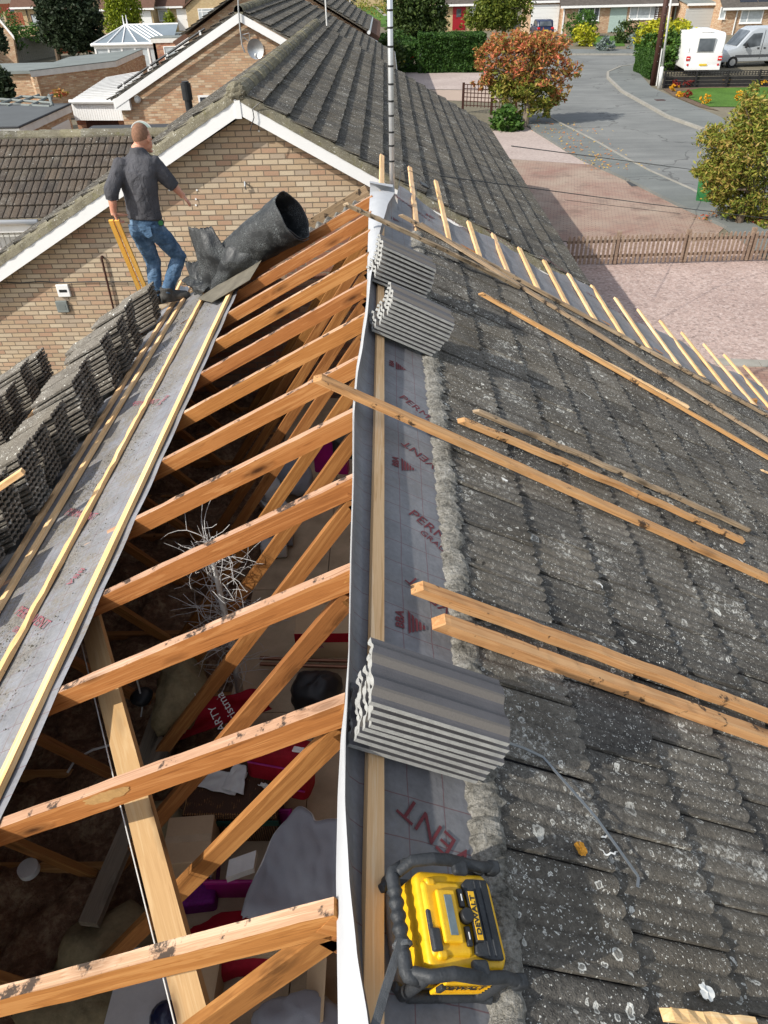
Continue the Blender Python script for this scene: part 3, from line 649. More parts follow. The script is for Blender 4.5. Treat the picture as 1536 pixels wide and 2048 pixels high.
FR = [(7.10, 9), (6.45, 11), (5.99, 11), (5.66, 11), (5.20, 11), (4.88, 11), (4.50, 10), (4.20, 10), (3.85, 11), (3.54, 11), (3.20, 10), (2.88, 11), (2.5, 11)]
for i, (y, n_) in enumerate(FR):
    d = ('stack beside the boots of the man' if i == 0 else ORD[i]+' upper-row stack from the man')
    stack_old(d, 2.76+.04*math.sin(i*2.1), y+.12, n_, i, random.uniform(-3, 3))
for i, (y, n_) in enumerate([(7.0, 10), (6.66, 11), (6.2, 10), (5.85, 11), (5.35, 11), (5.02, 10)]):
    stack_old(('stack nearest the gable' if i == 0 else ORD[i]+' stack from the gable')+', lower row', 4.25+.04*math.sin(i*1.7), y+.12, n_, 40+i, random.uniform(-3, 3))
stack_old('short extra stack between the two rows', 3.28, 6.75, 8, 90)
# spirit level / yellow timber offcut on the nearest stack, grey cartridge tube beside it
s, y = onL(20, 962, .44); tag(beam('timber_offcut', L(s+.3, y-.05, .45), L(s-.07, y+.06, .45), .05, .03, M['batten_y'], up=(-sP, 0, cP)), 'short yellow timber offcut lying on top of an old tile stack at the left edge', 'timber')
m = MB(); s, y = onL(35, 908, .35); m.cyl(L(s+.2, y-.02, .37), L(s, y+.03, .37), .03, 12); m.build('tube', M['greywood'], origin=L(s, y, .37)); tag(bpy.data.objects['tube'], 'grey cartridge tube lying between two old tile stacks at the left edge', 'tube')
# ---- loose old battens lying on the right slope
def loose(a, b, h0, h1, w, d, mat, lb, seg=40, rough=.003, bow=0., extra=(0, 0)):
    p0 = Rr(*onR(*a, h0), h0); p1 = Rr(*onR(*b, h1), h1); dd = (p1-p0).normalized()
    o = beam('loose_batten', p0-dd*extra[0], p1+dd*extra[1], w, d, M[mat], up=(sP, 0, cP), seg=seg, rough=rough, bow=bow, cut=.03)
    return tag(o, lb, 'batten', 'loose old battens thrown on the right slope')
TH = .066
loose((632, 748), (1536, 1152), .135, TH+.02, .062, .03, 'oldbat', 'long orange batten with black nail stains, its broken tip hanging over the open rafters', extra=(0, .6))
loose((920, 834), (1488, 1078), TH+.02, TH+.02, .045, .028, 'oldbat', 'loose batten lying just above the long stained one', bow=.012)
loose((950, 816), (1502, 1058), TH+.02, TH+.02, .03, .025, 'greybat', 'thin dirty batten, uppermost of the three lying together mid slope', bow=.01, rough=.006)
loose((832, 1165), (1536, 1425), TH+.03, TH+.03, .05, .04, 'oldbat', 'upper of the two thick battens side by side in the lower right', extra=(0, .5), bow=.006)
loose((876, 1232), (1536, 1468), TH+.03, TH+.03, .055, .045, 'oldbat', 'lower of the two thick battens side by side in the lower right', extra=(0, .5))
loose((690, 403), (1040, 571), .16, TH+.02, .045, .03, 'greybat', 'grey rough batten whose end rests across the rafters near the far gable', rough=.007, bow=.01)
loose((800, 425), (1536, 828), TH+.015, TH+.02, .045, .03, 'greybat', 'uppermost weathered batten along the far edge of the tiles', rough=.006, extra=(0, .5))
loose((838, 442), (1536, 876), TH+.02, TH+.02, .05, .03, 'greybat', 'weathered batten just below the uppermost one, splintered at its ridge end', rough=.008, extra=(0, .5))
loose((960, 582), (1536, 912), TH+.02, TH+.02, .04, .028, 'oldbat', 'reddish batten running down the slope from beside the far new tile stack', bow=.006, extra=(0, .4))
loose((1075, 648), (1378, 812), TH+.02, TH+.02, .04, .025, 'batten', 'short pale batten tucked under the reddish one', rough=.004)
loose((1330, 2026), (1515, 2046), TH+.02, TH+.02, .03, .015, 'batten_y', 'splintered sliver of pale wood at the bottom right corner', seg=12, rough=.008)
loose((1523, 938), (1560, 955), TH+.02, TH+.02, .02, .012, 'batten', 'small wood splinter at the right edge of the photo', seg=8)
# bent metal strip
M['strip'] = plain('dull_steel_strip', (.20, .215, .23), .45, .5, .6, var=.15, sc=20)
h = TH-.03; pts = [Rr(*onR(x, y, h), h+k) for x, y, k in ((985, 1494, .04), (1040, 1503, .02), (1082, 1518, .01), (1180, 1645, .03), (1272, 1757, .01), (1274, 1775, .0))]
m = MB()
for a, b in zip(pts, pts[1:]): d = (b-a).normalized(); sdv = d.cross(V((sP, 0, cP))).normalized()*.005; m.prism([a-sdv, a+sdv, b+sdv, b-sdv], V((sP, 0, cP))*.003)
o = m.build('metal_strip', M['strip'], origin=pts[0]); tag(o, 'bent narrow metal strip lying on the tiles beside the nearest new tile stack', 'metal strip')
# mast
mp = atY(784, 350, 8.32)
mast = thing('aerial_mast', 'tall silver aerial mast with black bands rising past the far end of the ridge', 'mast', (mp.x, mp.y, 2.5))
m = MB(); m.cyl((mp.x, mp.y, 2.4), (mp.x, mp.y, 8.5), .027, 20); m.build('pole', M['alu'], mast, smooth=True)
for yb in (20, 55, 93, 132, 168, 202, 231, 264, 291, 322):
    z = atY(784, yb, 8.32).z; m = MB(); m.tube([(mp.x, mp.y, z-.009), (mp.x, mp.y, z+.009)], .0285, 20); m.build('band', M['black'], mast, smooth=False)
# black wire and little plastic box hooked on the batten ends
w = thing('wire_offcut', 'thin black wire hooked around two batten ends by the mast', 'wire', Rr(.6, 9))
m = MB(); P = [(797, 375), (800, 345), (806, 347), (820, 342), (842, 349), (862, 372), (868, 358)]; m.tube([Rr(*onR(x, y, .09), .09+.02*math.sin(i)) for i, (x, y) in enumerate(P)], .0035, 6)
m.tube([Rr(*onR(x, y, .06), .06) for x, y in ((833, 362), (832, 385), (831, 400))], .003, 6); m.build('wire', M['black'], w)
s, y = onR(848, 370, .09); Mx = RM(s, y, .09, .2); m = MB(); addr(m, Mx, (.13, .1, .02), .008); m.build('junction_box', M['black'], origin=Rr(s, y, .09)); tag(bpy.data.objects['junction_box'], 'small flat black plastic box hanging between batten ends near the mast', 'box')
# ================================================================== neighbouring houses
def glassm():
    t = NT('window_glass'); n = t.noise(t.co('Object'), 1.2, 2); return t.out(t.ramp(n, [(.35, (.05, .06, .07)), (.65, (.14, .16, .18))]), .08, .6)
M['glass'] = glassm(); M['net'] = plain('net_curtain_glass', (.42, .46, .48), .25, .5, var=.25, sc=3)
M['consglass'] = plain('conservatory_roof_glass', (.19, .23, .26), .2, .6, var=.15, sc=1)
M['flatroof'] = plain('flat_roof_felt', (.105, .112, .115), .8, .25, var=.14, sc=1.2, fine=30)
M['flatdark'] = plain('dark_flat_roof', (.062, .065, .07), .8, .25, var=.2, sc=1.5, fine=30)
M['flatgreen'] = plain('grey_green_flat_roof', (.19, .21, .20), .8, .25, var=.2, sc=1, fine=20)
M['browndoor'] = plain('brown_timber', (.06, .025, .018), .6, .3, var=.3, sc=20)
M['doorred'] = plain('red_door', (.30, .012, .02), .4, .4, var=.08)
M['doorgrey'] = plain('grey_garage_door', (.47, .47, .45), .5, .3, var=.05)
M['doorwhite'] = plain('white_garage_door', (.74, .74, .72), .5, .3, var=.05)
M['fencered'] = plain('red_brown_fence', (.28, .09, .05), .85, .1, var=.3, sc=8)
M['fencegrey'] = plain('grey_fence', (.27, .25, .21), .9, .1, var=.25, sc=10)
M['picket'] = wood('picket_wood', (.14, .085, .06), (.26, .18, .13), (.40, .31, .23), 30, .4, .0)
M['fenceblack'] = plain('black_painted_timber', (.022, .02, .021), .6, .3, var=.3)
M['paleblue'] = plain('pale_green_board', (.36, .46, .42), .7, .2)
M['solar'] = plain('solar_panel', (.02, .022, .03), .2, .6)
def roofslopes(parent, xr, x0, x1, y0, y1, zr, z0, z1, mat, ntw=.30, gauge=.36, sides=(1, 1), amp=.010, spw=4, seed=1, hi=True, waves=2, shape=.6):
    """gable roof with ridge along Y"""
    for sd, xe, z_e in ((-1, x0, z0), (1, x1, z1)):
        if not sides[0 if sd < 0 else 1]: continue
        Ln = math.hypot(xe-xr, zr-z_e); cx, cz = (xe-xr)/Ln, (z_e-zr)/Ln; nv = V((-cz*sd*1., 0, abs(cx)))
        nv = V((abs(cz)*sd, 0, abs(cx)))
        P = lambda s, y, h, cx=cx, cz=cz, nv=nv: V((xr+cx*s, y, zr+cz*s))+nv*h
        m = MB(); q = [P(.0, y0+.03, -.05), P(Ln-.06, y0+.03, -.05), P(Ln-.06, y1-.03, -.05), P(.0, y1-.03, -.05)]; m.prism(q, nv*.062); m.build('roof_deck', mat, parent)
        n = max(2, round(Ln/gauge)); e = [Ln*i/n for i in range(n+1)]; e[-1] += .05
        nt_ = max(1, round((y1-y0)/ntw))
        tile_slope('roof_slope', P, e, y0, nt_, (y1-y0)/nt_, waves, amp, mat, parent, spw, .050, .040, shape, 1.5, None, seed+sd, .5, .02)
def ridge(parent, a, b, mat, r=.13, ln=.42, name='ridge_tiles'):
    a, b = V(a), V(b); n = max(1, round((b-a).length/ln)); m = MB(); m.open = True; d = (b-a)/n; t = d.normalized(); sd = t.cross(V((0, 0, 1))).normalized()
    for i in range(n):
        p = a+d*i; q = a+d*(i+1.06); rr = r*random.uniform(.97, 1.05); vs = []
        for (c, k) in ((p, 1.06), (q, .98)):
            vs += [c+sd*math.cos(math.pi*(j/8*1.16-.08))*rr*k+V((0, 0, 1))*(math.sin(math.pi*(j/8*1.16-.08))*rr*k-.02+ny(i*3.1, j)*.006) for j in range(9)]
        m.add(vs, [(j, j+1, 9+j+1, 9+j) for j in range(8)]+[tuple(range(9))])
        m.tube([p+V((0, 0, -.03)), p+t*.03+V((0, 0, -.03))], r*1.02, 12)
    return m.build(name, mat, parent, smooth=False)
def barge(parent, p0, p1, depth, mat, th=.025, out=(0, -1, 0), name='bargeboard'):
    p0, p1 = V(p0), V(p1); return MB().prism([p0, p1, p1-V((0, 0, depth)), p0-V((0, 0, depth))], V(out)*th).build(name, mat, parent)
def window(parent, c, w, h, ax='x', out=(0, -1, 0), frame='white', glass='net', cols=(1., ), top=0, fw=.06):
    """c centre of opening on wall face; ax = horizontal axis of the wall"""
    X = V((1, 0, 0)) if ax == 'x' else V((0, 1, 0)); O = V(out); Z = V((0, 0, 1)); c = V(c); m = MB()
    def bar(a, b, z0, z1, d=.05): 
        p = [c+X*a+Z*z0, c+X*b+Z*z0, c+X*b+Z*z1, c+X*a+Z*z1]; m.prism([q-O*.02 for q in p], O*(d+.02))
    bar(-w/2, w/2, h/2-fw, h/2); bar(-w/2, w/2, -h/2, -h/2+fw); bar(-w/2, -w/2+fw, -h/2+fw, h/2-fw); bar(w/2-fw, w/2, -h/2+fw, h/2-fw)
    bar(-w/2-.05, w/2+.05, -h/2-.05, -h/2-.003, .12)
    tot = sum(cols); x = -w/2
    for k in cols[:-1]: x += w*k/tot; bar(x-fw*.5, x+fw*.5, -h/2+fw, h/2-fw, .045)
    if top: bar(-w/2+fw, w/2-fw, h/2-top-fw*.4, h/2-top+fw*.4, .04)
    f = m.build('window', M[frame], parent)
    m = MB(); p = [c+X*a*(w/2-fw*.6)+Z*b*(h/2-fw*.6)+O*.012 for a, b in ((-1, -1), (1, -1), (1, 1), (-1, 1))]; m.prism(p, O*.006); m.build('pane', M[glass], f)
    return f
def panel(name, parent, c, w, h, mat, ax='x', out=(0, -1, 0), th=.04, ribs=0, horiz=True, handle=False):
    X = V((1, 0, 0)) if ax == 'x' else V((0, 1, 0)); O = V(out); Z = V((0, 0, 1)); c = V(c); m = MB()
    m.prism([c+X*a*w/2+Z*b*h/2 for a, b in ((-1, -1), (1, -1), (1, 1), (-1, 1))], O*th)
    for i in range(ribs):
        if horiz: z = -h/2+h*(i+.5)/ribs; m.prism([c+X*a*w*.48+Z*(z+b*h/ribs*.42)+O*(th-.002) for a, b in ((-1, -1), (1, -1), (1, 1), (-1, 1))], O*.014)
        else: x = -w/2+w*(i+.5)/ribs; m.prism([c+X*(x+a*w/ribs*.42)+Z*b*h*.47+O*(th-.002) for a, b in ((-1, -1), (1, -1), (1, 1), (-1, 1))], O*.014)
    o = m.build(name, M[mat], parent)
    if handle: MB().box(c+X*w*.36+O*(th+.03), (.05, .05, .16) if ax == 'x' else (.05, .05, .16)).build('handle', M['metal'], o)
    return o
def wallbox(parent, x0, x1, y0, y1, z1, mat, z0=0, th=.25):
    for a, b in (((x0, y0, z0), (x1, y0+th, z1)), ((x0, y1-th, z0), (x1, y1, z1)), ((x0, y0+th+.002, z0), (x0+th, y1-th-.002, z1)), ((x1-th, y0+th+.002, z0), (x1, y1-th-.002, z1))):
        MB().bb(a, b).build('wall', M[mat], parent)
# ---- N1: next bungalow, gable towards us
Y1 = 11.2; ap = atY(475, 186, Y1-.1); XN, ZN = ap.x, ap.z; pl = atY(2, 520, Y1-.1); pr = atY(748, 352, Y1-.1)
kl = (ZN-pl.z)/(XN-pl.x); kr = .545; HS = 5.05; zl, zrr = ZN-HS*kl, ZN-HS*kr; Y2 = 25.2
n1 = thing('brick_bungalow', 'neighbouring bungalow behind the man, buff brick gable under white bargeboards', 'house', (XN, 18, 0))
m = MB(); gable(m, XN-HS+.35, XN, XN+HS-.35, Y1, Y1+.25, 0, ZN-.30, min(zl, zrr)+.02); m.build('gable_wall', M['brick_n'], n1)
m = MB(); gable(m, XN-HS+.35, XN, XN+HS-.35, Y2-.3, Y2-.05, 0, ZN-.30, min(zl, zrr)+.02); m.build('gable_wall', M['brick_n'], n1)
for x in (XN-HS+.35, XN+HS-.6): MB().bb((x, Y1+.253, 0), (x+.25, Y2-.303, min(zl, zrr)-.03)).build('side_wall', M['brick_n'], n1)
roofslopes(n1, XN, XN-HS-.1, XN+HS+.05, Y1-.19, Y2+.1, ZN+.02, zl-.03, zrr, M['tile_n'], gauge=.355, amp=.007, spw=6, seed=11, waves=3, shape=.7)
ridge(n1, (XN, Y1-.2, ZN+.0), (XN, Y2+.05, ZN+.0), M['tile_m'], .135)
m = MB(); m.ell((XN, Y1-.2, ZN+.03), (.135, .06, .12), None, 24, 16); m.v = [p+V((ny(p.x*30, p.z*30), ny(p.x*20, p.z*20, 4), ny(p.z*30, p.x*22, 7)))*.02 for p in m.v]; m.build('ridge_end_mortar', M['tile_m'], n1)
# mossy mortar edge along the verge
for sd, k in ((-1, kl), (1, kr)):
    m = MB(); m.open = True
    def f(u, v): x = u*(HS+.02); return V((XN+sd*x, Y1-.235+.09*v+.012*ny(x*9, v*2), ZN-.015-k*x+((.105 if sd < 0 else .08)+.02*ny(x*7, 3)+.010*ny(x*30, 1))*(1-(1-v)**2 if v < 1 else 1)-.05*(v == 0)))
    m.grid(f, 170, 4); m.build('verge_mortar', M['tile_m'], n1)
barge(n1, (XN, Y1-.2, ZN-.03), (XN-HS-.05, Y1-.2, ZN-.03-kl*(HS+.05)), .23, M['white'], .022)
barge(n1, (XN, Y1-.2, ZN-.03), (XN+HS+.05, Y1-.2, ZN-.03-kr*(HS+.05)), .21, M['white'], .022)
m = MB(); m.bb((XN-.04, Y1-.232, ZN-.29), (XN+.04, Y1-.223, ZN-.03)); m.build('bargeboard_joint', M['white'], n1)
for sd, k in ((-1, kl), (1, kr)):
    x1 = XN+sd*HS; m = MB(); m.prism([(XN, Y1-.18, ZN-.225), (x1, Y1-.18, ZN-.225-k*HS), (x1, Y1-.18, ZN-.235-k*HS), (XN, Y1-.18, ZN-.235)], (0, .185, 0)); m.build('soffit', M['whitepaint'], n1)
MB().tube([(XN+HS+.07, Y1-.15, zrr-.06), (XN+HS+.07, Y2, zrr-.06)], .05, 8).build('gutter', M['white'], n1)
# things fixed to the gable
def vent(px, py, w, h, lb, mt, dark):
    c = atY(px, py, Y1); m = MB(); addr(m, T(c+V((0, -.02, 0))), (w, .05, h), .012); t = m.build('wall_vent', M[mt], origin=c); tag(t, lb, 'vent')
    m = MB(); m.box(c+V((0, -.045, 0)), (w*.62, .006, h*.5 if not dark else h*.22)); m.build('grille', M['black'] if dark else M['flatgreen'], t)
vent(128, 580, .2, .2, 'white square wall vent with a dark slot on the brick gable', 'white', True)
vent(126, 612, .19, .19, 'pale grey square vent cover low on the brick gable, below the white one', 'flatgreen', False)
w = MB(); pts = [atY(x, y, Y1-.03) for x, y in ((-60, 556), (0, 564), (40, 566), (80, 563), (130, 565), (180, 563), (240, 564), (330, 563), (420, 566))]; w.tube([p+V((0, -.0, 0)) for p in pts], .008, 6); o = w.build('cable', M['black'], origin=pts[0]); tag(o, 'thin dark cable clipped level across the brick gable', 'cable')
w = MB(); a, b = atY(203, 515, Y1-.04), atY(228, 622, Y1-.04); w.tube([a, b, b+V((.02, 0, -1))], .017, 8); w.cyl(a+V((0, 0, .0)), a+V((0, .06, 0)), .02, 8); o = w.build('drain_pipe', M['browndoor'], origin=a); tag(o, 'slim dark brown pipe running down the brick gable beside the two battens', 'pipe')
w = MB(); w.tube([atY(x, y, Y1-.26) for x, y in ((520, 205), (505, 218), (508, 235), (500, 262))], .007, 6); w.tube([atY(x, y, Y1-.02) for x, y in ((508, 236), (512, 250), (518, 240), (514, 230))], .006, 6); o = w.build('wire', M['black'], origin=atY(508, 230, Y1-.2)); tag(o, 'loop of thin wire dangling from the bargeboards at the gable peak', 'wire')
w = MB(); c = atY(491, 367, Y1); w.tube([c, c+V((0, -.05, .03)), c+V((0, -.06, -.02)), c+V((0, -.03, -.07))], .014, 8); o = w.build('wall_hook', M['metal'], origin=c); tag(o, 'small metal fixing high on the brick gable above the felt roll', 'hook')
w = MB()
for x, y in ((394, 380), (392, 398), (392, 410), (339, 380), (518, 262)): c = atY(x, y, Y1); w.cyl(c, c+V((0, -.012, 0)), .014, 8)
o = w.build('filler_spots', M['white'], origin=atY(393, 395, Y1)); tag(o, 'white filler spots dabbed on the brick gable by the open hand', 'filler', kind='stuff')
# ---- E1: low rear wing with brown tiles, slope facing us
e1 = thing('rear_extension', 'low wing with a brown ribbed tile roof and white gutter, left behind the gable', 'house extension', (-9, 15, 0))
ye, zev_, yr_, zr_ = 15.0, 2.44, 17.05, 3.62; Ln = math.hypot(yr_-ye, zr_-zev_); cy, cz = (yr_-ye)/Ln, (zr_-zev_)/Ln
def PE(s, x, h): t = Ln-s; return V((x, ye+cy*t-cz*h, zev_+cz*t+cy*h))
n = 7; tile_slope('roof_slope', PE, [Ln*i/n for i in range(n+1)], -17, 40, .30, 2, .024, M['tile_b'], e1, 12, .034, .026, .22, .5, None, 21, 0., .02)
MB().prism([(-17, yr_, zr_), (-5, yr_, zr_), (-5, yr_+2.1, 2.5), (-17, yr_+2.1, 2.5)], (0, 0, .03)).build('roof_slope', M['tile_b'], e1)
ridge(e1, (-17, yr_, zr_-.01), (-4.7, yr_, zr_-.01), M['tile_m'], .13, .45)
m = MB(); m.tube([(-17, ye-.07, zev_-.03), (XN-HS+.0, ye-.07, zev_-.03)], .055, 10); m.build('gutter', M['white'], e1, smooth=True)
MB().bb((-17, ye-.01, zev_-.24), (XN-HS, ye+.02, zev_-.06)).build('fascia', M['white'], e1)
m = MB(); m.bb((-17, ye+.25, 0), (XN-HS+.35, ye+.4, zev_-.24))
for i in range(80): m.bb((-17+i*.12, ye+.235, .0), (-17+i*.12+.1, ye+.247, zev_-.25))
m.build('cladding_wall', M['whiteg'], e1)
# pale dish on the ridge behind the man's head
dc = atY(284, 270, 17.9); d = thing('satellite_dish', 'pale round dish just behind the head of the man', 'satellite dish', dc)
m = MB(); m.open = True; n = 28
m.grid(lambda u, v: dc+V((.26*v*math.cos(u*2*math.pi), -.10*(1-v*v)*.0+.09*v*v-.04, .27*v*math.sin(u*2*math.pi))), n, 8); m.build('dish', M['paleblue'], d, smooth=True)
m = MB(); m.tube([dc+V((.26*math.cos(a/14*math.pi), .05, .27*math.sin(a/14*math.pi))) for a in range(29)], .012, 6, cap=False); m.build('rim', M['whiteg'], d)
MB().tube([dc+V((0, .06, 0)), dc+V((0, .2, -.1)), (dc.x, dc.y+.2, 2.4)], .02, 8).build('bracket', M['metal'], d)
# ---- flat roofs on the left
def flat(name, lb, poly, zt, mat, fascia, wallmat, th=.2, cat='garage', inset=.12, edge=None):
    t = thing(name, lb, cat, (sum(p[0] for p in poly)/len(poly), sum(p[1] for p in poly)/len(poly), 0)); n = len(poly); c = V((t.location.x, t.location.y, 0))
    ins = [c+(V((p[0], p[1], 0))-c)*(1-inset/max(1, (V((p[0], p[1], 0))-c).length)) for p in poly]
    MB().prism([(p[0], p[1], zt-.035) for p in poly], (0, 0, .035)).build('roof', mat, t)
    m = MB(); m.prism([V((p.x, p.y, zt-th)) for p in [c+(V((p[0], p[1], 0))-c)*.995 for p in poly]], (0, 0, th-.038)); m.build('fascia', fascia, t)
    if edge: 
        m = MB()
        for i in range(n): a, b = poly[i], poly[(i+1) % n]; m.tube([(a[0], a[1], zt+.0), (b[0], b[1], zt+.0)], .035, 6)
        m.build('edge_trim', edge, t)
    if wallmat:
        m = MB()
        for i in range(n):
            a, b = ins[i], ins[(i+1) % n]; d = (b-a).normalized(); nn = V((-d.y, d.x, 0)); nn = nn if nn.dot(c-a) > 0 else -nn
            m.prism([a, b, b+nn*.2, a+nn*.2], (0, 0, zt-th-.004))
        m.build('wall', wallmat, t)
    t['ins'] = 0; del t['ins']; return t, ins
def g2(x, y, h): p = atZ(x, y, h); return (p.x, p.y)
A, B_, C_, D_ = g2(38, 254, 2.5), g2(141, 208, 2.5), g2(0, 217, 2.5), None
ga, ins = flat('garage', 'flat-roofed garage with white fascia and two white doors, at the left edge', [(A[0]-6, A[1]), A, B_, (B_[0]-6.5, B_[1])], 2.5, M['flatroof'], M['whitepaint'], M['brick_m'], .26, edge=M['flatdark'])
a, b = ins[1], ins[2]; d_ = (b-a); nn = V((d_.y, -d_.x, 0)).normalized()
for u0, u1 in ((.08, .42), (.56, .93)):
    p, q = a+d_*u0, a+d_*u1; o = MB().prism([p+nn*.004, q+nn*.004, q+nn*.004+V((0, 0, 2.05)), p+nn*.004+V((0, 0, 2.05))], nn*.04)
    for k in range(9): zz = .12+k*.215; o.prism([p+nn*.045+V((0, 0, zz)), q+nn*.045+V((0, 0, zz)), q+nn*.045+V((0, 0, zz+.17)), p+nn*.045+V((0, 0, zz+.17))], nn*.012)
    o.build('garage_door', M['doorwhite'], ga)
m = MB(); c = atZ(47, 268, 1.9); c = a+d_*.03+V((0, 0, 2.0))+nn*.1; m.ell(c, (.1, .1, .12)); m.build('lamp', M['whiteg'], ga)
pts = [g2(150, 272, 2.45), g2(345, 272, 2.45), g2(352, 247, 2.45), g2(186, 251, 2.45)]
fr, _ = flat('flat_roof_extension', 'dark flat roof between the brown-tiled wing and the second bungalow', pts, 2.45, M['flatdark'], M['flatdark'], M['brick_r'], .2, 'extension')
# metal frame (pergola) beyond the garage
pg = thing('garden_frame', 'grey metal frame lying with weeds behind the flat-roofed garage', 'frame', atZ(80, 205, 2.4)); m = MB()
for x0, y0, x1, y1 in ((-20, 214, 45, 193), (15, 213, 78, 190), (60, 212, 105, 190), (-20, 197, 105, 206), (-20, 207, 100, 213), (98, 190, 104, 212), (40, 193, 104, 196)): m.cyl(atZ(x0, y0, 2.5), atZ(x1, y1, 2.5), .05, 6)
for x in (5, 100): p = atZ(x, 205, 2.5); m.cyl((p.x, p.y, 0), p, .05, 6)
m.build('bars', M['flatgreen'], pg)
# ---- N2: second bungalow
Y3 = 28.; ap2 = atY(478, 27, Y3); X2, Z2 = ap2.x, ap2.z; pl2 = atY(232, 197, Y3); pr2 = atY(590, 90, Y3); k2 = (Z2-pl2.z)/(X2-pl2.x); k2r = (Z2-pr2.z)/(pr2.x-X2); H2 = X2-pl2.x
n2 = thing('brick_bungalow', 'second bungalow, satellite dish on its brick gable, black pipe along its left verge', 'house', (X2, 36, 0)); H2r = 5.0
zl2, zr2 = Z2-H2*k2, Z2-H2r*k2r
m = MB(); m.prism([(X2-H2+.05, Y3+.15, 0), (X2+H2r-.3, Y3+.15, 0), (X2+H2r-.3, Y3+.15, zr2), (X2, Y3+.15, Z2-.18), (X2-H2+.05, Y3+.15, zl2)], (0, .25, 0)); m.build('gable_wall', M['brick_m'], n2)
MB().bb((X2-H2+.05, Y3+.403, 0), (X2-H2+.3, 44, zl2-.05)).build('side_wall', M['brick_m'], n2); MB().bb((X2+H2r-.55, Y3+.403, 0), (X2+H2r-.3, 44, zr2-.05)).build('side_wall', M['brick_m'], n2)
roofslopes(n2, X2, X2-H2-.25, X2+H2r+.1, Y3-.05, 44.5, Z2+.1, zl2-.05, zr2+.05, M['tile_n'], gauge=.36, amp=.006, spw=3, seed=31, waves=2)
ridge(n2, (X2, Y3-.05, Z2+.1), (X2, 44.4, Z2+.1), M['tile_m'], .15)
barge(n2, (X2, Y3-.06, Z2+.03), (X2-H2-.05, Y3-.06, zl2-.02), .26, M['white']); barge(n2, (X2, Y3-.06, Z2+.03), (X2+H2r, Y3-.06, zr2+.02), .24, M['white'])
m = MB(); m.prism([(X2-H2-.1, Y3-.07, zl2-.35), (X2-H2+.45, Y3-.07, zl2-.35), (X2-H2+.45, Y3-.07, zl2+.15), (X2-H2-.1, Y3-.07, zl2-.02)], (0, .2, 0)); m.build('box_end', M['white'], n2)
MB().tube([(X2+H2r+.14, Y3-.1, zr2+.02), (X2+H2r+.14, 44.6, zr2+.02)], .07, 8).build('gutter', M['white'], n2)
# pipe along verge
m = MB(); a, b = V((X2-1.2, Y3+.1, Z2-1.2*k2+.22)), V((X2-H2+.1, Y3+.1, zl2+.30)); m.tube([a, b], .035, 8)
for u in (.05, .42, .62, .93): c = a+(b-a)*u; m.box(c+V((0, -.0, -.04)), (.07, .06, .14), mi=1)
m.build('verge_pipe', [M['black'], M['white']], n2)
window(n2, atY(416, 205, Y3+.148), .62, .45, glass='glass')
m = MB(); c = atY(275, 199, Y3+.1); m.ell(c, (.12, .1, .12)); m.build('wall_lamp', M['whiteg'], n2)
dc = atY(511, 98, Y3-.25); sdh = thing('satellite_dish', 'grey satellite dish fixed to the gable of the second bungalow', 'satellite dish', dc); m = MB(); m.open = True
m.grid(lambda u, v: dc+V((.27*v*math.cos(u*2*math.pi), .08-.09*v*v, .29*v*math.sin(u*2*math.pi))), 24, 6); m.build('dish', M['metal'], sdh, smooth=True)
m = MB(); m.tube([dc+V((0, .1, -.25)), dc+V((.02, -.22, -.2))], .015, 6); m.ell(dc+V((.02, -.24, -.15)), (.04, .05, .06)); m.tube([dc+V((0, .08, 0)), dc+V((0, .38, 0))], .02, 6); m.build('arm', M['whiteg'], sdh)
aer = thing('aerial', 'bent metal aerial pole with side arms on the second bungalow gable', 'aerial', atY(485, 80, Y3)); m = MB(); m.tube([atY(x, y, Y3-.15) for x, y in ((476, -20), (477, 20), (480, 55), (484, 90), (490, 105))], .025, 6)
m.tube([atY(x, y, Y3-.1) for x, y in ((484, 70), (498, 66), (500, 85))], .015, 6); m.tube([atY(x, y, Y3-.1) for x, y in ((484, 72), (500, 85))], .012, 6); m.build('pole', M['metal'], aer)
fl = thing('flue_pipe', 'tall black flue pipe with a collar standing in front of the second gable', 'flue', atY(381, 240, 24.6)); m = MB(); a, b = atY(366, 165, 24.6), atY(383, 242, 24.6); m.cyl(V((b.x, b.y, 2.0)), (b.x, b.y, a.z-.05), .11, 16); m.cyl((b.x, b.y, a.z-.45), (b.x, b.y, a.z-.02), .15, 16); m.cyl((b.x, b.y, a.z-.02), (b.x, b.y, a.z+.03), .11, 16); m.cyl((b.x, b.y, 2.4), (b.x, b.y, 2.75), .14, 16); m.build('pipe', M['black'], fl)
# carport + red brick store beside N2
cp = thing('carport', 'white ribbed carport roof with a white panelled front beside the second bungalow', 'carport', atZ(190, 200, 1.)); c1, c2, c3, c4 = atZ(141, 204, 2.45), atZ(247, 204, 2.45), atZ(290, 142, 2.6), atZ(214, 156, 2.6)
m = MB(); m.open = True; n = 16
for i in range(n):
    for (u, v, h) in ((0, .6, .02), (.6, 1., -.12)):
        ua, ub = (i+u)/n, (i+v)/n; q = [c1.lerp(c4, ua), c2.lerp(c3, ua), c2.lerp(c3, ub), c1.lerp(c4, ub)]; m.prism([p+V((0, 0, h)) for p in q], (0, 0, .03))
m.build('roof_sheet', M['whitepaint'], cp)
m = MB(); 
for i in range(22): a, b = c1.lerp(c2, i/22), c1.lerp(c2, (i+.9)/22); m.prism([a, b, b-V((0, 0, .62)), a-V((0, 0, .62))], (0, .05, 0))
m.build('front_panel', M['white'], cp)
m = MB(); m.tube([c1+V((0, -.1, .02)), c2+V((0, -.1, .02))], .08, 8); m.build('gutter', M['whiteg'], cp)
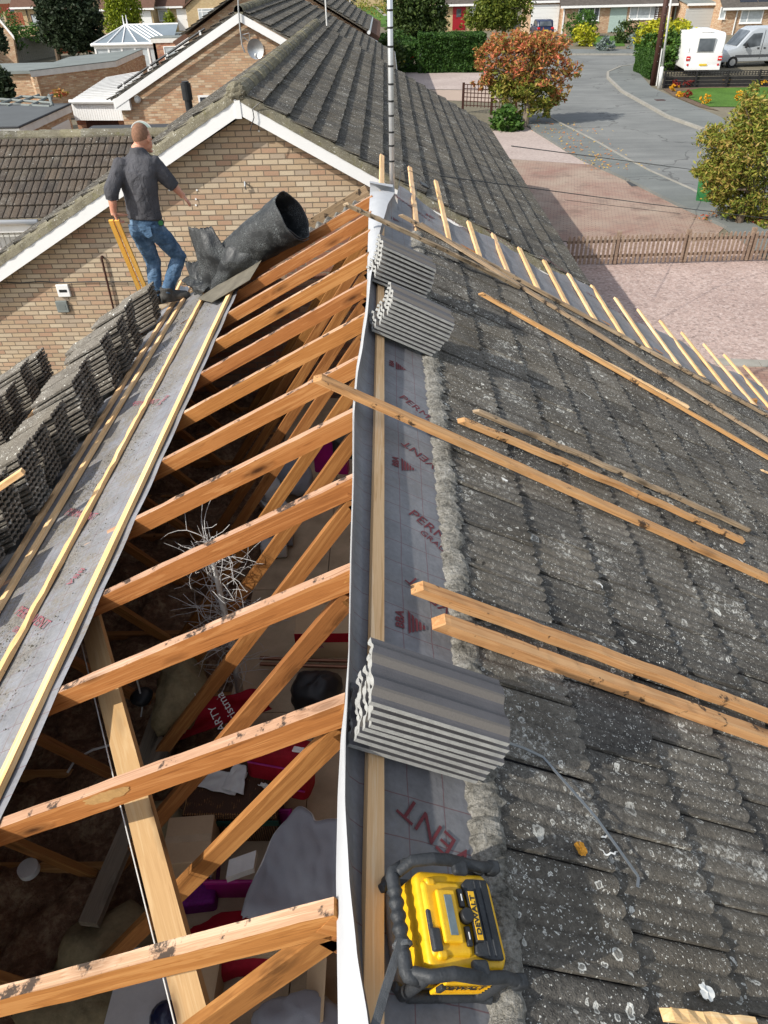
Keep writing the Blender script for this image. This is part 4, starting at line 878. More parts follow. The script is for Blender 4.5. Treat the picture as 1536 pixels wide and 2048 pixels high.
y = c1.y+.12; m = MB(); m.bb((c1.x, y, 0), (c2.x, y+.2, 1.82)); m.build('wall', M['brick_r'], cp)
panel('door', cp, (atY(203, 236, y).x, y-.002, .92), 1.25, 1.8, 'browndoor', ribs=8, horiz=False)
# ---- long garage with green-grey flat roof
P1, P2 = atZ(58, 141, 2.4), atZ(231, 121, 2.4); P3, P4 = atZ(285, 98, 2.4), atZ(20, 128, 2.4); P3 = V((P3.x, P3.y, 0))
lg, ins = flat('garage', 'long low brick garage with a grey-green flat roof, left of the conservatory', [(P1.x, P1.y), (P2.x, P2.y), (P3.x, P3.y), (P1.x+(P3.x-P2.x), P1.y+(P3.y-P2.y))], 2.4, M['flatgreen'], M['whitepaint'], M['brick_m'], .3)
ng = atZ(8, 128, 2.3); m = MB(); m.bb((P1.x-3.4, P1.y+.8, 0), (P1.x-.05, P1.y+4.5, 2.2)); m.build('side_store', M['brick_m'], lg); MB().bb((P1.x-3.6, P1.y+.6, 2.2), (P1.x-.05, P1.y+4.6, 2.34)).build('side_roof', M['flatgreen'], lg)
# ---- conservatory
ca, cb = atZ(183, 90, 2.2), atZ(298, 90, 2.2); y0 = ca.y; apx = atY(251, 50, y0+2.4)
cv = thing('conservatory', 'white conservatory with a pitched glass roof and ridge finials, upper left', 'conservatory', (apx.x, y0+2.4, 0)); x0, x1 = ca.x, cb.x; y1 = y0+4.8; A_ = V((apx.x, y0+2.4, apx.z))
B2 = V((x1+.5, y0+2.4, apx.z)); m = MB(); m.open = True; m.add([(x0, y0, 2.2), (x1, y0, 2.2), A_, (x1+1.4, y0, 2.2), (x1+1.4, y0+2.4, apx.z), (x0, y1, 2.2)], [(0, 1, 2), (1, 3, 4, 2), (0, 2, 5)]); m.build('glass_roof', M['consglass'], cv)
m = MB()
for p in [(x0+(x1-x0)*k/4, y0, 2.2) for k in range(5)]+[(x0, y0+2.4, 2.2), (x0, y1, 2.2)]: m.tube([V(p)+V((0, 0, .03)), A_+V((0, 0, .03))], .05, 6)
for k in range(1, 5): xx = x1+1.4*k/4-.01; m.tube([(xx, y0, 2.23), (A_.x+(xx-x1), y0+2.4, apx.z+.02)], .05, 6)
m.tube([A_, (x1+1.4, y0+2.4, apx.z)], .07, 6); m.tube([(x0, y0, 2.2), (x1+1.4, y0, 2.2)], .1, 8); m.tube([(x0, y0, 2.2), (x0, y1, 2.2)], .1, 8)
for dx in (-.1, .15): m.tube([A_+V((dx, 0, 0)), A_+V((dx, 0, .6))], [.06, .02], 6)
m.build('roof_bars', M['white'], cv)
m = MB(); m.bb((x0+.1, y0+.1, 0), (x1+1.4, y0+.2, .7)); m.bb((x0+.1, y0+.1, 1.95), (x1+1.4, y0+.2, 2.12)); m.bb((x0+.1, y0+.2, 0), (x0+.2, y1, 2.1))
for k in range(7): xx = x0+.1+(x1+1.25-x0)*k/6; m.bb((xx, y0+.09, .703), (xx+.12, y0+.2, 1.947))
m.build('frame', M['white'], cv); MB().bb((x0+.2, y0+.14, .7), (x1+1.35, y0+.16, 1.95)).build('glazing', M['net'], cv)
# ---- flat extension with window right of the conservatory
P1, P2 = atZ(300, 76, 2.6), atZ(372, 72, 2.6); ex_, _ = flat('flat_roof_extension', 'small brick extension with a flat roof right of the conservatory', [(P1.x, P1.y), (P2.x+3, P1.y), (P2.x+3, P1.y+5), (P1.x, P1.y+5)], 2.6, M['flatgreen'], M['whitepaint'], M['brick_r'], .3, 'extension')
window(ex_, (P1.x+1.55, P1.y+.06, 1.35), 1.5, 1.5)
# ---- N3: third bungalow verge
Y4 = 47.; a3, b3 = atY(352, 92, Y4), atY(500, -12, Y4); k3 = (b3.z-a3.z)/(b3.x-a3.x); n3 = thing('brick_bungalow', 'third bungalow, only its brown tiled verge and white bargeboard showing above the second roof', 'house', (b3.x, 55, 0)); xr3 = a3.x+5.6; z3 = a3.z+5.6*k3
MB().prism([(a3.x, Y4, a3.z), (xr3, Y4, z3), (xr3, Y4, z3+.22), (a3.x-.15, Y4, a3.z+.2)], (0, 13, 0)).build('roof_slope', M['tile_farb'], n3)
MB().prism([(xr3, Y4, z3), (xr3+5.6, Y4, a3.z), (xr3+5.7, Y4, a3.z+.2), (xr3, Y4, z3+.22)], (0, 13, 0)).build('roof_slope', M['tile_farb'], n3)
barge(n3, (a3.x, Y4-.03, a3.z), (xr3, Y4-.03, z3), .28, M['white']); barge(n3, (xr3, Y4-.03, z3), (xr3+5.6, Y4-.03, a3.z), .28, M['white'])
m = MB(); m.prism([(a3.x+.4, Y4+.3, 0), (xr3+5.2, Y4+.3, 0), (xr3+5.2, Y4+.3, a3.z-.05), (xr3, Y4+.3, z3-.12), (a3.x+.4, Y4+.3, a3.z-.05)], (0, 12, 0)); m.build('walls', M['brick_m'], n3)
# N4 further roof at the top centre
n4 = thing('tiled_bungalow', 'dark tiled roof with a white eaves end beyond the second bungalow, left of the mast', 'house', (-3, 56, 0)); q = atY(738, 52, 49)
roofslopes(n4, q.x-5, q.x-10, q.x, 45.5, 58, q.z+2.7, q.z, q.z, M['tile_n'], gauge=.37, amp=.006, spw=2, seed=41, waves=2, ntw=.6); MB().tube([(q.x+.05, 45.4, q.z-.08), (q.x+.05, 58, q.z-.08)], .09, 8).build('gutter', M['white'], n4)
m = MB(); gable(m, q.x-9.7, q.x-5, q.x-.3, 46, 57.5, 0, q.z+2.5, q.z-.05); m.build('walls', M['brick_m'], n4)
for x, y0_, y1_, lb in ((448, 0, 48, 'thin white aerial pole standing behind the nearest neighbour ridge'), (594, -5, 24, 'short thin aerial pole behind the far tiled roof')):
    p0, p1 = atY(x+1 if x < 500 else 594, y1_, 26 if x < 500 else 60), atY(x-3 if x < 500 else 590, y0_-40, 26 if x < 500 else 60); p0, p1 = (atY(652, 48, 26), atY(649, -30, 26)) if x < 500 else (atY(701, 25, 62), atY(699, -20, 62))
    o = MB().cyl(V((p1.x, p1.y, p0.z-.6)), p1, .022 if x < 500 else .04, 8).build('aerial_pole', M['whiteg'], origin=V((p1.x, p1.y, p0.z))); tag(o, lb, 'aerial')
# ---- far houses, left
def farhouse(name, lb, px0, px1, pyb, pye, rise, depth, wall, roofm, over=.4, h=None, roofside=True):
    a, b = atZ(px0, pyb, 0), atZ(px1, pyb, 0); y = (a.y+b.y)/2; x0, x1 = atY(px0, pyb, y).x, atY(px1, pyb, y).x; ze_ = h or atY((px0+px1)/2, pye, y).z
    t = thing(name, lb, 'house', ((x0+x1)/2, y, 0)); MB().bb((x0, y, 0), (x1, y+depth, ze_)).build('walls', M[wall], t)
    m = MB(); m.prism([(x0-over, y-over, ze_-.02), (x0-over, y+depth/2, ze_+rise), (x0-over, y+depth+over, ze_-.02), (x0-over, y+depth+over, ze_+.12), (x0-over, y+depth/2, ze_+rise+.16), (x0-over, y-over, ze_+.12)], (x1-x0+2*over, 0, 0)); m.build('roof', M[roofm], t)
    MB().bb((x0-over, y-over-.12, ze_-.12), (x1+over, y-over-.003, ze_+.08)).build('fascia', M['white'], t)
    m = MB(); gm = [(x0+.02, y+.1, ze_), (x0+.02, y+depth-.1, ze_), (x0+.02, y+depth/2, ze_+rise-.1)]; m.prism(gm, (x1-x0-.04, 0, 0)); m.build('gable_infill', M[wall], t)
    return t, x0, x1, y, ze_
def wx(x, y, Y): return atY(x, y, Y)
def far_win(t, Y, xa, ya, xb, yb, **k):
    a, b = atY(xa, ya, Y), atY(xb, yb, Y); window(t, ((a.x+b.x)/2, Y, (a.z+b.z)/2), abs(b.x-a.x), abs(a.z-b.z), fw=.1, **k)
def far_door(t, Y, xa, ya, xb, yb, mat, nm='door', **k):
    a, b = atY(xa, ya, Y), atY(xb, yb, Y); return panel(nm, t, ((a.x+b.x)/2, Y-.002, (a.z+b.z)/2), abs(b.x-a.x), abs(a.z-b.z), mat, **k)
h1, x0, x1, y, ze_ = farhouse('yellow_brick_house', 'yellow brick house with a brown roof and dark-framed window, far upper left', 40, 170, 62, 14, 3., 9, 'brick_y', 'tile_farb'); far_win(h1, y, 60, 28, 100, 57, frame='browndoor')
o = MB().tube([(x0+1.6, y-.1, 0), (x0+1.6, y-.1, ze_)], .06, 6).build('downpipe', M['black'], h1)
h2, x0, x1, y, ze_ = farhouse('brick_house', 'brick house with a white garage door, far upper left beyond the conservatory', 215, 312, 66, 18, 3., 9, 'brick_y', 'tile_farb'); far_door(h2, y, 280, 22, 308, 62, 'doorwhite', 'garage_door')
h3, x0, x1, y, ze_ = farhouse('brick_house', 'buff brick house with white front door and downpipe, far upper left', 296, 372, 62, 14, 2.6, 9, 'brick_y', 'tile_farb'); far_win(h3, y, 315, 19, 338, 42)
far_door(h3, y, 352, 18, 380, 61, 'white', handle=True)
Yg = y-1.0; gA, gB = atY(378, 60, Yg), atY(475, 60, Yg); zt = atY(425, -28, Yg).z; h3b = thing('brick_house', 'brick gable with a wide white window beside the white door, far upper left', 'house', (gA.x+3, Yg, 0)); ze3 = atY(378, 14, Yg).z
m = MB(); gable(m, gA.x, (gA.x+gB.x)/2, gB.x, Yg, Yg+6, 0, zt, ze3); m.build('walls', M['brick_y'], h3b); far_win(h3b, Yg, 395, 17, 441, 48, cols=(.35, 1, .45), top=.35)
m = MB(); xm = (gA.x+gB.x)/2
for sd, xe in ((-1, gA.x-.3), (1, gB.x+.3)): m.prism([(xm, Yg-.3, zt+.05), (xe, Yg-.3, ze3-.1), (xe, Yg-.3, ze3+.1), (xm, Yg-.3, zt+.25)], (0, 6.5, 0))
m.build('roof', M['tile_farb'], h3b)
# ---- far houses, right row
r1, x0, x1, y, ze_ = farhouse('brick_bungalow', 'far bungalow with a red front door, above the tall hedge', 878, 1000, 62, 9, 2.6, 9, 'brick_y', 'tile_far')
YR1 = y; dd = far_door(r1, y, 906, 12, 930, 60, 'doorred'); a, b = atY(913, 18, y), atY(922, 34, y); MB().bb((a.x, y-.06, b.z), (b.x, y-.045, a.z)).build('door_glass', M['glass'], dd)
far_win(r1, y, 940, 10, 955, 34)
r2, x0, x1, y, ze_ = farhouse('brick_bungalow', 'far bungalow with pale front door and two white windows, upper right', 1122, 1336, 66, 11, 2.6, 9, 'brick_m', 'tile_far')
YR2 = y; far_win(r2, y, 1158, 12, 1197, 42, cols=(1, 2, 1), glass='glass'); far_win(r2, y, 1261, 12, 1314, 38, cols=(1, 1.5, 1)); far_door(r2, y, 1222, 14, 1248, 64, 'paleblue', handle=True)
a, b = atY(1112, 66, y), atY(1122, 66, y); MB().bb((b.x, y-.06, 0), (b.x+.15, y-.003, ze_)).build('downpipe', M['white'], r2)
m = MB(); p, q = atY(1312, 12, y), atY(1325, 50, y)
for i in range(4): xx = p.x+(q.x-p.x)*i/3; m.bb((xx, y-.05, q.z), (xx+.06, y-.01, p.z))
for i in range(9): zz = q.z+(p.z-q.z)*i/9; m.bb((p.x, y-.06, zz), (q.x, y-.02, zz+.06))
m.build('trellis', M['browndoor'], r2)
g1, x0, x1, y, ze_ = farhouse('garage', 'far garage with a white door above the dark blue car', 1058, 1119, 68, 3, .5, 6, 'brick_m', 'tile_far', .15); g1['category'] = 'garage'; far_door(g1, y, 1064, 10, 1114, 68, 'doorwhite', 'garage_door', ribs=7)
g3, x0, x1, y, ze_ = farhouse('garage', 'far garage with a large grey door, above the caravan', 1366, 1434, 66, 8, .3, 6, 'brick_m', 'flatgreen', .15); g3['category'] = 'garage'; far_door(g3, y, 1373, 17, 1422, 66, 'doorgrey', 'garage_door', ribs=8)
sh = thing('side_gate', 'pale green boarded screen between the far bungalow and the grey garage door', 'gate', atZ(1352, 60, 0)); a, b = atZ(1342, 62, 0), atZ(1368, 60, 0); zt = atY(1350, 14, a.y).z
m = MB()
for i in range(6): xx = a.x+(b.x-a.x)*i/6; m.bb((xx, a.y, 0), (xx+(b.x-a.x)/6*.9, a.y+.05, zt))
m.build('boards', M['paleblue'], sh)
r3, x0, x1, y, ze_ = farhouse('brick_bungalow', 'far bungalow with solar panels on its roof, top right corner', 1440, 1640, 68, 15, 2.6, 9, 'brick_m', 'tile_far'); far_win(r3, y, 1484, 19, 1522, 46, cols=(1, 2), glass='net'); 
a, b = atY(1432, 14, y), atY(1440, 40, y); far_win(r3, y, 1442, 14, 1449, 38, glass='net')
for k in range(4):
    m = MB(); xx = x0+1.4+k*1.8; n_ = V((0, -2.6, 4.9)).normalized(); p = V((xx, y+.25, ze_+.42)); q = V((xx, y+2.0, ze_+.42+1.75*2.6/4.9)); m.prism([p, p+V((1.7, 0, 0)), q+V((1.7, 0, 0)), q], n_*.06); m.build('solar_panel', M['solar'], r3)
MB().tube([(x0+1.2, y-.08, 0), (x0+1.2, y-.08, ze_)], .07, 6).build('downpipe', M['whiteg'], r3)
# small brick building + verge at the far left edge
lf = thing('brick_outbuilding', 'corner of a brick building with a white sloping verge at the upper left edge', 'outbuilding', atZ(10, 100, 0)); Y5 = atZ(24, 98, 0).y-18; a, b = atY(26, 74, Y5), atY(-10, 30, Y5)
MB().prism([(a.x, Y5, a.z), (b.x-4, Y5, b.z+4*(b.z-a.z)/(a.x-b.x)), (b.x-4, Y5, 0), (a.x-.3, Y5, 0)], (0, .3, 0)).build('walls', M['brick_m'], lf)
barge(lf, (a.x+.1, Y5-.05, a.z+.1), (b.x-4, Y5-.05, b.z+.1+4*(b.z-a.z)/(a.x-b.x)), .3, M['white'])
# ================================================================== ground
def struct(o, kind='structure'): o['kind'] = kind; return o
def ground_mat(name, a, b, sc, fine, bump=.4, spots=None, dist=.02):
    t = NT(name); p = t.co('World'); n = t.noise(p, sc, 5, .6); f = t.noise(p, fine, 3, .7); c = t.ramp(t.math('ADD', t.math('MULTIPLY', n, .45), t.math('MULTIPLY', f, .55)), [(.36, a), (.64, b)])
    if spots:
        v = t.n('ShaderNodeTexVoronoi', {'Vector': p, 'Scale': spots[0]}); r_ = t.n('ShaderNodeSeparateColor', {0: v.outputs['Color']}).outputs[0]; c = t.mix(spots[2], c, t.ramp(r_, spots[1]), 'MULTIPLY')
    t.bump(f, bump, dist); return t.out(c, .92, .12)
M['grassm'] = ground_mat('lawn_grass', (.045, .10, .015), (.10, .20, .035), .6, 9)
M['earth'] = ground_mat('garden_ground', (.13, .12, .085), (.22, .19, .14), .3, 6)
M['asphalt'] = ground_mat('road_asphalt', (.17, .175, .172), (.215, .222, .215), .25, 40, .2)
M['path'] = ground_mat('footpath_asphalt', (.155, .165, .16), (.20, .21, .205), .5, 40, .2)
M['gravel'] = ground_mat('pink_gravel', (.36, .295, .27), (.56, .48, .44), .35, 20, .9, (16., [(0, (.45, .38, .36)), (.3, (1., .86, .82)), (.6, (.72, .6, .56)), (1, (1.1, 1.02, 1.))], .75))
M['gravelfar'] = ground_mat('far_pink_gravel', (.34, .275, .25), (.52, .44, .40), .3, 10)
M['kerb'] = plain('concrete_kerb', (.30, .285, .25), .9, .15, var=.2, sc=3)
def roadm(name, a, b):
    t = NT(name); p = t.co('World'); n = t.noise(p, .35, 6, .6); f = t.noise(p, 30., 4, .7); l = t.noise(t.co('World', (.25, 1.6, 1), rotz=R(35)), 1., 4, .6)
    c = t.ramp(t.math('ADD', t.math('MULTIPLY', n, .4), t.math('ADD', t.math('MULTIPLY', f, .3), t.math('MULTIPLY', l, .3))), [(.36, a), (.62, b)]); cr = t.n('ShaderNodeTexVoronoi', {'Vector': t.n('ShaderNodeVectorMath', {0: p, 1: t.n('ShaderNodeVectorMath', {0: t.n('ShaderNodeTexNoise', {'Vector': p, 'Scale': .8, 'Detail': 4}).outputs['Color'], 'Scale': 2.2}, operation='SCALE').outputs[0]}, operation='ADD').outputs[0], 'Scale': .16}, feature='DISTANCE_TO_EDGE').outputs[0]
    c = t.mix(t.math('MULTIPLY', t.math('LESS_THAN', cr, .006), .6), c, (.07, .07, .068)); t.bump(f, .3, .01); return t.out(c, .9, .2)
M['asphalt'] = roadm('road_asphalt', (.125, .13, .128), (.235, .24, .23)); M['path'] = roadm('footpath_asphalt', (.12, .13, .127), (.205, .215, .205))
def paver():
    t = NT('block_paving'); v = t.co('World', rotz=R(12)); b = t.n('ShaderNodeTexBrick', {'Vector': v, 'Scale': 1., 'Brick Width': .21, 'Row Height': .105, 'Mortar Size': .008, 'Color1': (0, 0, 0, 1), 'Color2': (1, 1, 1, 1), 'Mortar': (.2, .2, .2, 1)})
    c = t.ramp(b.outputs['Color'], [(0, (.27, .155, .125)), (.35, (.31, .19, .15)), (.7, (.27, .17, .14)), (1, (.33, .22, .175))])
    big = t.noise(t.co('World'), .45, 5, .65); c = t.mix(t.ramp(big, [(.35, 0), (.65, .75)]), c, (.40, .335, .265)); st = t.noise(t.co('World'), 1.1, 5, .7); c = t.mix(t.ramp(st, [(.52, 0), (.64, .55)]), c, (.16, .115, .095)); c = t.mix(t.math('MULTIPLY', b.outputs['Fac'], .7), c, (.15, .10, .08))
    t.bump(b.outputs['Fac'], .3, .004); return t.out(c, .85, .2)
M['pave'] = paver()
def sheet(name, px, z, mat, lb=None, cat=None, kind='structure', pts=None, thick=0.):
    P = pts or [atZ(x, y, z) for x, y in px]; m = MB(); m.v = [V((p[0], p[1], z)) for p in P]; m.f = [tuple(range(len(P)))]; m.m = [0]
    me = bpy.data.meshes.new(name); bm = bmesh.new(); vs = [bm.verts.new(p) for p in m.v]; f = bm.faces.new(vs); f.normal_update()
    if f.normal.z < 0: f.normal_flip()
    if thick:
        r_ = bmesh.ops.extrude_face_region(bm, geom=[f]); [setattr(v, 'co', v.co-V((0, 0, thick))) for v in r_['geom'] if isinstance(v, bmesh.types.BMVert)]; bmesh.ops.recalc_face_normals(bm, faces=bm.faces)
    bmesh.ops.triangulate(bm, faces=bm.faces); bm.to_mesh(me); bm.free(); me.materials.append(mat); o = link(name, me)
    if kind: o['kind'] = kind
    if lb: tag(o, lb, cat)
    return o
sheet('ground', None, 0, M['earth'], 'open ground reaching to the horizon under the houses', 'ground', pts=[(-900, -60), (900, -60), (900, 1500), (-900, 1500)])
road = [(1050, 195), (1066, 213), (1119, 244), (1188, 279), (1244, 311), (1300, 340), (1384, 377), (1480, 430), (1700, 560), (1760, 420), (1560, 330), (1408, 256), (1335, 230), (1297, 209), (1244, 180), (1216, 153), (1216, 143), (1241, 132), (1279, 127), (1279, 107), (1153, 107), (1000, 104), (985, 150)]
sheet('road', road, .012, M['asphalt'], 'grey residential road curving past the orange tree', 'road')
sheet('road', [(640, 45), (760, 74), (840, 90), (1160, 107), (1160, 117), (800, 112), (600, 70)], .008, M['asphalt'], 'far stretch of road behind the hedge and the neighbouring roofs', 'road')
pathL = [(1040, 205), (1066, 213), (1119, 244), (1188, 279), (1244, 311), (1300, 340), (1384, 377), (1480, 430), (1700, 560), (1600, 560), (1450, 450), (1349, 403), (1269, 363), (1195, 330), (1167, 318), (1140, 303), (1059, 253), (1040, 240)]
sheet('pavement', pathL, .11, M['path'], 'grey asphalt pavement on the near side of the road', 'pavement', thick=.1)
pathR = [(1408, 256), (1335, 230), (1297, 209), (1244, 180), (1216, 153), (1216, 143), (1241, 132), (1283, 127), (1279, 146), (1303, 174), (1349, 195), (1433, 230), (1600, 310), (1560, 330)]
sheet('pavement', pathR, .11, M['path'], 'asphalt pavement on the far bend of the road by the two poles', 'pavement', thick=.1)
sheet('pavement', [(1100, 98), (1284, 98), (1284, 106), (1100, 106)], .11, M['path'], 'strip of pavement in front of the far bungalow', 'pavement', thick=.1)
def kerb(px, name, lb, w=.10, z=.13):
    P = [atZ(x, y, z) for x, y in px]; m = MB()
    for a, b in zip(P, P[1:]):
        d = (b-a); d.z = 0; n = max(1, int(d.length/.9)); s = V((-d.y, d.x, 0)).normalized()*w/2
        for i in range(n): p, q = a.lerp(b, i/n), a.lerp(b, (i+.985)/n); m.prism([p-s, q-s, q+s, p+s], (0, 0, -.14))
    o = m.build(name, M['kerb']); tag(o, lb, 'kerb', kind='structure')
kerb([(1066, 213), (1119, 244), (1188, 279), (1244, 311), (1300, 340), (1384, 377), (1480, 430)], 'kerb', 'pale kerb between the near pavement and the road')
kerb([(1408, 256), (1335, 230), (1297, 209), (1244, 180), (1216, 153), (1216, 143), (1241, 132), (1279, 127)], 'kerb', 'pale kerb around the far bend of the road', .16)
kerb([(1100, 107), (1153, 107), (1284, 107)], 'kerb', 'kerb in front of the far bungalow')
kerb([(1059, 253), (1140, 303), (1167, 318), (1195, 330), (1269, 363), (1349, 403), (1450, 450)], 'edging', 'narrow edging between the block-paved drive and the pavement', .07, .05)
sheet('gravel_drive', [(1059, 253), (1140, 303), (1195, 330), (1120, 325), (1020, 318), (985, 262)], .02, M['gravelfar'], 'pinkish gravel patch beside the orange-leaved tree', 'gravel')
sheet('paved_drive', [(1010, 292), (1195, 331), (1269, 364), (1349, 404), (1452, 452), (1420, 482), (1120, 482), (1060, 400)], .016, M['pave'], 'red and buff block-paved drive next to the neighbouring house', 'drive')
sheet('gravel_area', [(1120, 484), (1700, 470), (1900, 700), (1700, 900), (1300, 900), (1100, 700)], .008, M['gravel'], 'pale pink gravel area on our side of the picket fence', 'gravel')
sheet('paved_strip', [(1470, 735), (1700, 730), (1800, 820), (1560, 860)], .016, M['pave'], 'strip of red block paving at the right edge', 'paving'); kerb([(1430, 722), (1520, 726), (1640, 727)], 'edging', 'grey slab edging between the gravel and the red paving strip', .3, .03)
sheet('gravel_drive', [(790, 144), (972, 146), (985, 180), (820, 178)], .02, M['gravelfar'], 'pale pink gravel in front of the tall hedge', 'gravel')
sheet('beige_drive', [(830, 179), (990, 181), (1000, 205), (880, 200)], .016, plain('beige_paving', (.42, .33, .27), .9, .1, var=.08), 'beige paved strip between the gravel and the trellis fence', 'drive')
sheet('lawn', [(1180, 72), (1245, 72), (1250, 92), (1190, 94)], .02, M['grassm'], 'small front lawn of the far bungalow', 'lawn')
sheet('lawn', [(1350, 185), (1400, 176), (1700, 172), (1800, 215), (1420, 213)], .03, M['grassm'], 'bright green lawn behind the black trellis fence flower bed', 'lawn')
sheet('flower_bed', [(1325, 178), (1350, 176), (1700, 165), (1700, 172), (1400, 177), (1356, 188), (1420, 215), (1440, 222), (1400, 214), (1349, 193)], .025, plain('bed_soil', (.14, .10, .07), .95, .1, var=.3, sc=3), 'strip of bare soil with flowers around the bright lawn', 'flower bed')
sheet('lawn', [(640, 5), (760, 5), (800, 50), (770, 55), (700, 40)], .02, M['grassm'], 'far green with a path, left of the mast', 'lawn')
sheet('footpath', [(745, 12), (752, 12), (775, 31), (768, 32)], .03, M['kerb'], 'pale path crossing the far green', 'path')
sheet('drive', [(1290, 160), (1320, 148), (1700, 150), (1700, 90), (1290, 100)], .01, M['earth'], 'drive under the caravan and the van', 'drive')
def patch(px, py, w, d, nm, lb, mat='blackr'): p = atZ(px, py, .026 if px < 1300 else .115); o = MB().box(p, (w, d, .008)).build(nm, M[mat], origin=p); tag(o, lb, nm.replace('_', ' '), kind='structure')
patch(1283, 367, .9, .7, 'drain_cover', 'dark square cover set in the near pavement', 'flatdark'); patch(1320, 200, .5, .5, 'drain_cover', 'small brown cover in the far pavement near the poles', 'browndoor')
# fallen leaves along the near pavement
m = MB(); rnd = random.Random(3)
for i in range(260):
    y = rnd.uniform(240, 340); x = 1050+(y-240)*1.5+rnd.gauss(25, 22)+60*(rnd.random() < .2); p = atZ(x, y, .135); q = rnd.uniform(.03, .07); a = rnd.uniform(0, 3); d1 = V((math.cos(a), math.sin(a), .2))*q; d2 = V((-math.sin(a), math.cos(a), .1))*q*.6
    m.add([p-d1, p-d2, p+d1, p+d2], [(0, 1, 2, 3)], i % 2)
m.open = True; o = m.build('fallen_leaves', [plain('leaf_orange', (.45, .16, .04)), plain('leaf_yellow', (.5, .33, .08))], origin=atZ(1150, 290, .13)); tag(o, 'scattered fallen leaves on the pavement and kerb by the orange tree', 'leaves', kind='stuff')
# ---- picket fence
pf = thing('picket_fence', 'low brown picket fence between the gravel and the paved drive', 'fence', atZ(1330, 520, 0)); A = atZ(1128, 533, 0); B = atZ(1640, 519, 0); d = (B-A); d.z = 0; Ln = d.length; t_ = d.normalized(); s_ = V((-t_.y, t_.x, 0)); hh = .78
for z in (.22, .60): beam('rail', A+V((0, 0, z+.04))+s_*.03, B+V((0, 0, z+.04))+s_*.03, .03, .07, M['picket'], pf, seg=20, rough=.004, bow=.01)
for i in range(int(Ln/.115)):
    p = A+t_*(.05+i*.115); m = MB(); w = .032; h = hh+random.uniform(-.015, .015); q = p-s_*.012
    m.prism([q-t_*w+V((0, 0, .05)), q+t_*w+V((0, 0, .05)), q+t_*w+V((0, 0, h-.06)), q+t_*w*.55+V((0, 0, h-.015)), q+V((0, 0, h)), q-t_*w*.55+V((0, 0, h-.015)), q-t_*w+V((0, 0, h-.06))], -s_*.018); m.build('picket', M['picket'], pf)
for px in (1226, 1365, 1497, 1625): c = atZ(px, 525, 0); u = (c-A).dot(t_); c = A+t_*u+s_*.08; MB().box(c+V((0, 0, .42)), (.1, .1, .84)).build('post', M['picket'], pf)
# ---- black fence with trellis strip
bf = thing('trellis_fence', 'low black boarded fence topped with a trellis strip, in front of the caravan', 'fence', atZ(1430, 172, 0)); A = atZ(1325, 176, 0); B = atZ(1720, 171, 0); d = B-A; Ln = d.length; t_ = d.normalized(); s_ = V((-t_.y, t_.x, 0)); H_ = atY(1330, 143, A.y).z
for k in range(3): z0, z1 = k*(H_*.68/3), (k+1)*(H_*.68/3)-.015; MB().prism([A+V((0, 0, z0)), B+V((0, 0, z0)), B+V((0, 0, z1)), A+V((0, 0, z1))], s_*.04).build('board', M['fenceblack'], bf)
m = MB()
for z in (H_*.72, H_*.84, H_*.97): m.prism([A+V((0, 0, z-.025)), B+V((0, 0, z-.025)), B+V((0, 0, z+.025)), A+V((0, 0, z+.025))], s_*.03)
for i in range(int(Ln/.17)): p = A+t_*i*.17-s_*.032; m.prism([p+V((0, 0, H_*.70)), p+t_*.045+V((0, 0, H_*.70)), p+t_*.045+V((0, 0, H_)), p+V((0, 0, H_))], s_*.03)
m.build('trellis', M['fenceblack'], bf)
for i in range(int(Ln/1.85)+1): p = A+t_*i*1.85-s_*.1; MB().box(p+V((0, 0, H_*.52)), (.1, .1, H_*1.06)).build('post', M['fenceblack'], bf)
# ---- brown trellis by orange tree
tf = thing('trellis_fence', 'short brown trellis fence at the foot of the orange-leaved tree', 'fence', atZ(965, 222, 0)); A = atZ(925, 226, 0); B = atZ(1030, 232, 0); H_ = 1.3; d = B-A; t_ = d.normalized(); s_ = V((-t_.y, t_.x, 0)); Ln = d.length; m = MB()
for k in range(6): z = .35+k*.19; m.prism([A+V((0, 0, z)), B+V((0, 0, z)), B+V((0, 0, z+.04)), A+V((0, 0, z+.04))], s_*.02)
for i in range(int(Ln/.2)): p = A+t_*i*.2-s_*.025; m.prism([p+V((0, 0, .3)), p+t_*.04+V((0, 0, .3)), p+t_*.04+V((0, 0, H_)), p+V((0, 0, H_))], s_*.02)
m.build('lattice', M['browndoor'], tf)
for u in (0, .55, 1): p = A.lerp(B, u); MB().box(p+V((0, 0, .7)), (.12, .12, 1.4)).build('post', M['browndoor'], tf)
# ---- left fences
for nm, lb, a, b, h, mt in (('panel_fence', 'weathered grey board fence at the left edge, behind the long garage', (-30, 140), (112, 112), 1.8, 'fencegrey'), ('panel_fence', 'low red-brown panel fence beside the conservatory', (114, 108), (185, 104), 1.1, 'fencered'), ('panel_fence', 'tall red fence at the top left corner', (-20, 34), (32, 32), 1.9, 'fencered'), ('panel_fence', 'dark fence panel between the garage and the extension', (285, 138), (350, 128), 1.0, 'browndoor')):
    t = thing(nm, lb, 'fence', atZ((a[0]+b[0])/2, (a[1]+b[1])/2, 0)); A, B = atZ(*a, 0), atZ(*b, 0); d = B-A; Ln = d.length; t_ = d.normalized(); s_ = V((-t_.y, t_.x, 0)); m = MB(); n = int(Ln/.16)
    for i in range(n): p = A+t_*(Ln*i/n)-s_*(.02*(i % 2)); q = p+t_*(Ln/n*1.02); hz = h+ny(i*.3, 1)*.02; m.prism([p, q, q+V((0, 0, hz)), p+V((0, 0, hz))], s_*.018)
    m.build('boards', M[mt], t)
    for i in range(int(Ln/1.9)+1): MB().box(A+t_*i*1.9+s_*.06+V((0, 0, h/2+.03)), (.1, .1, h+.06)).build('post', M[mt], t)
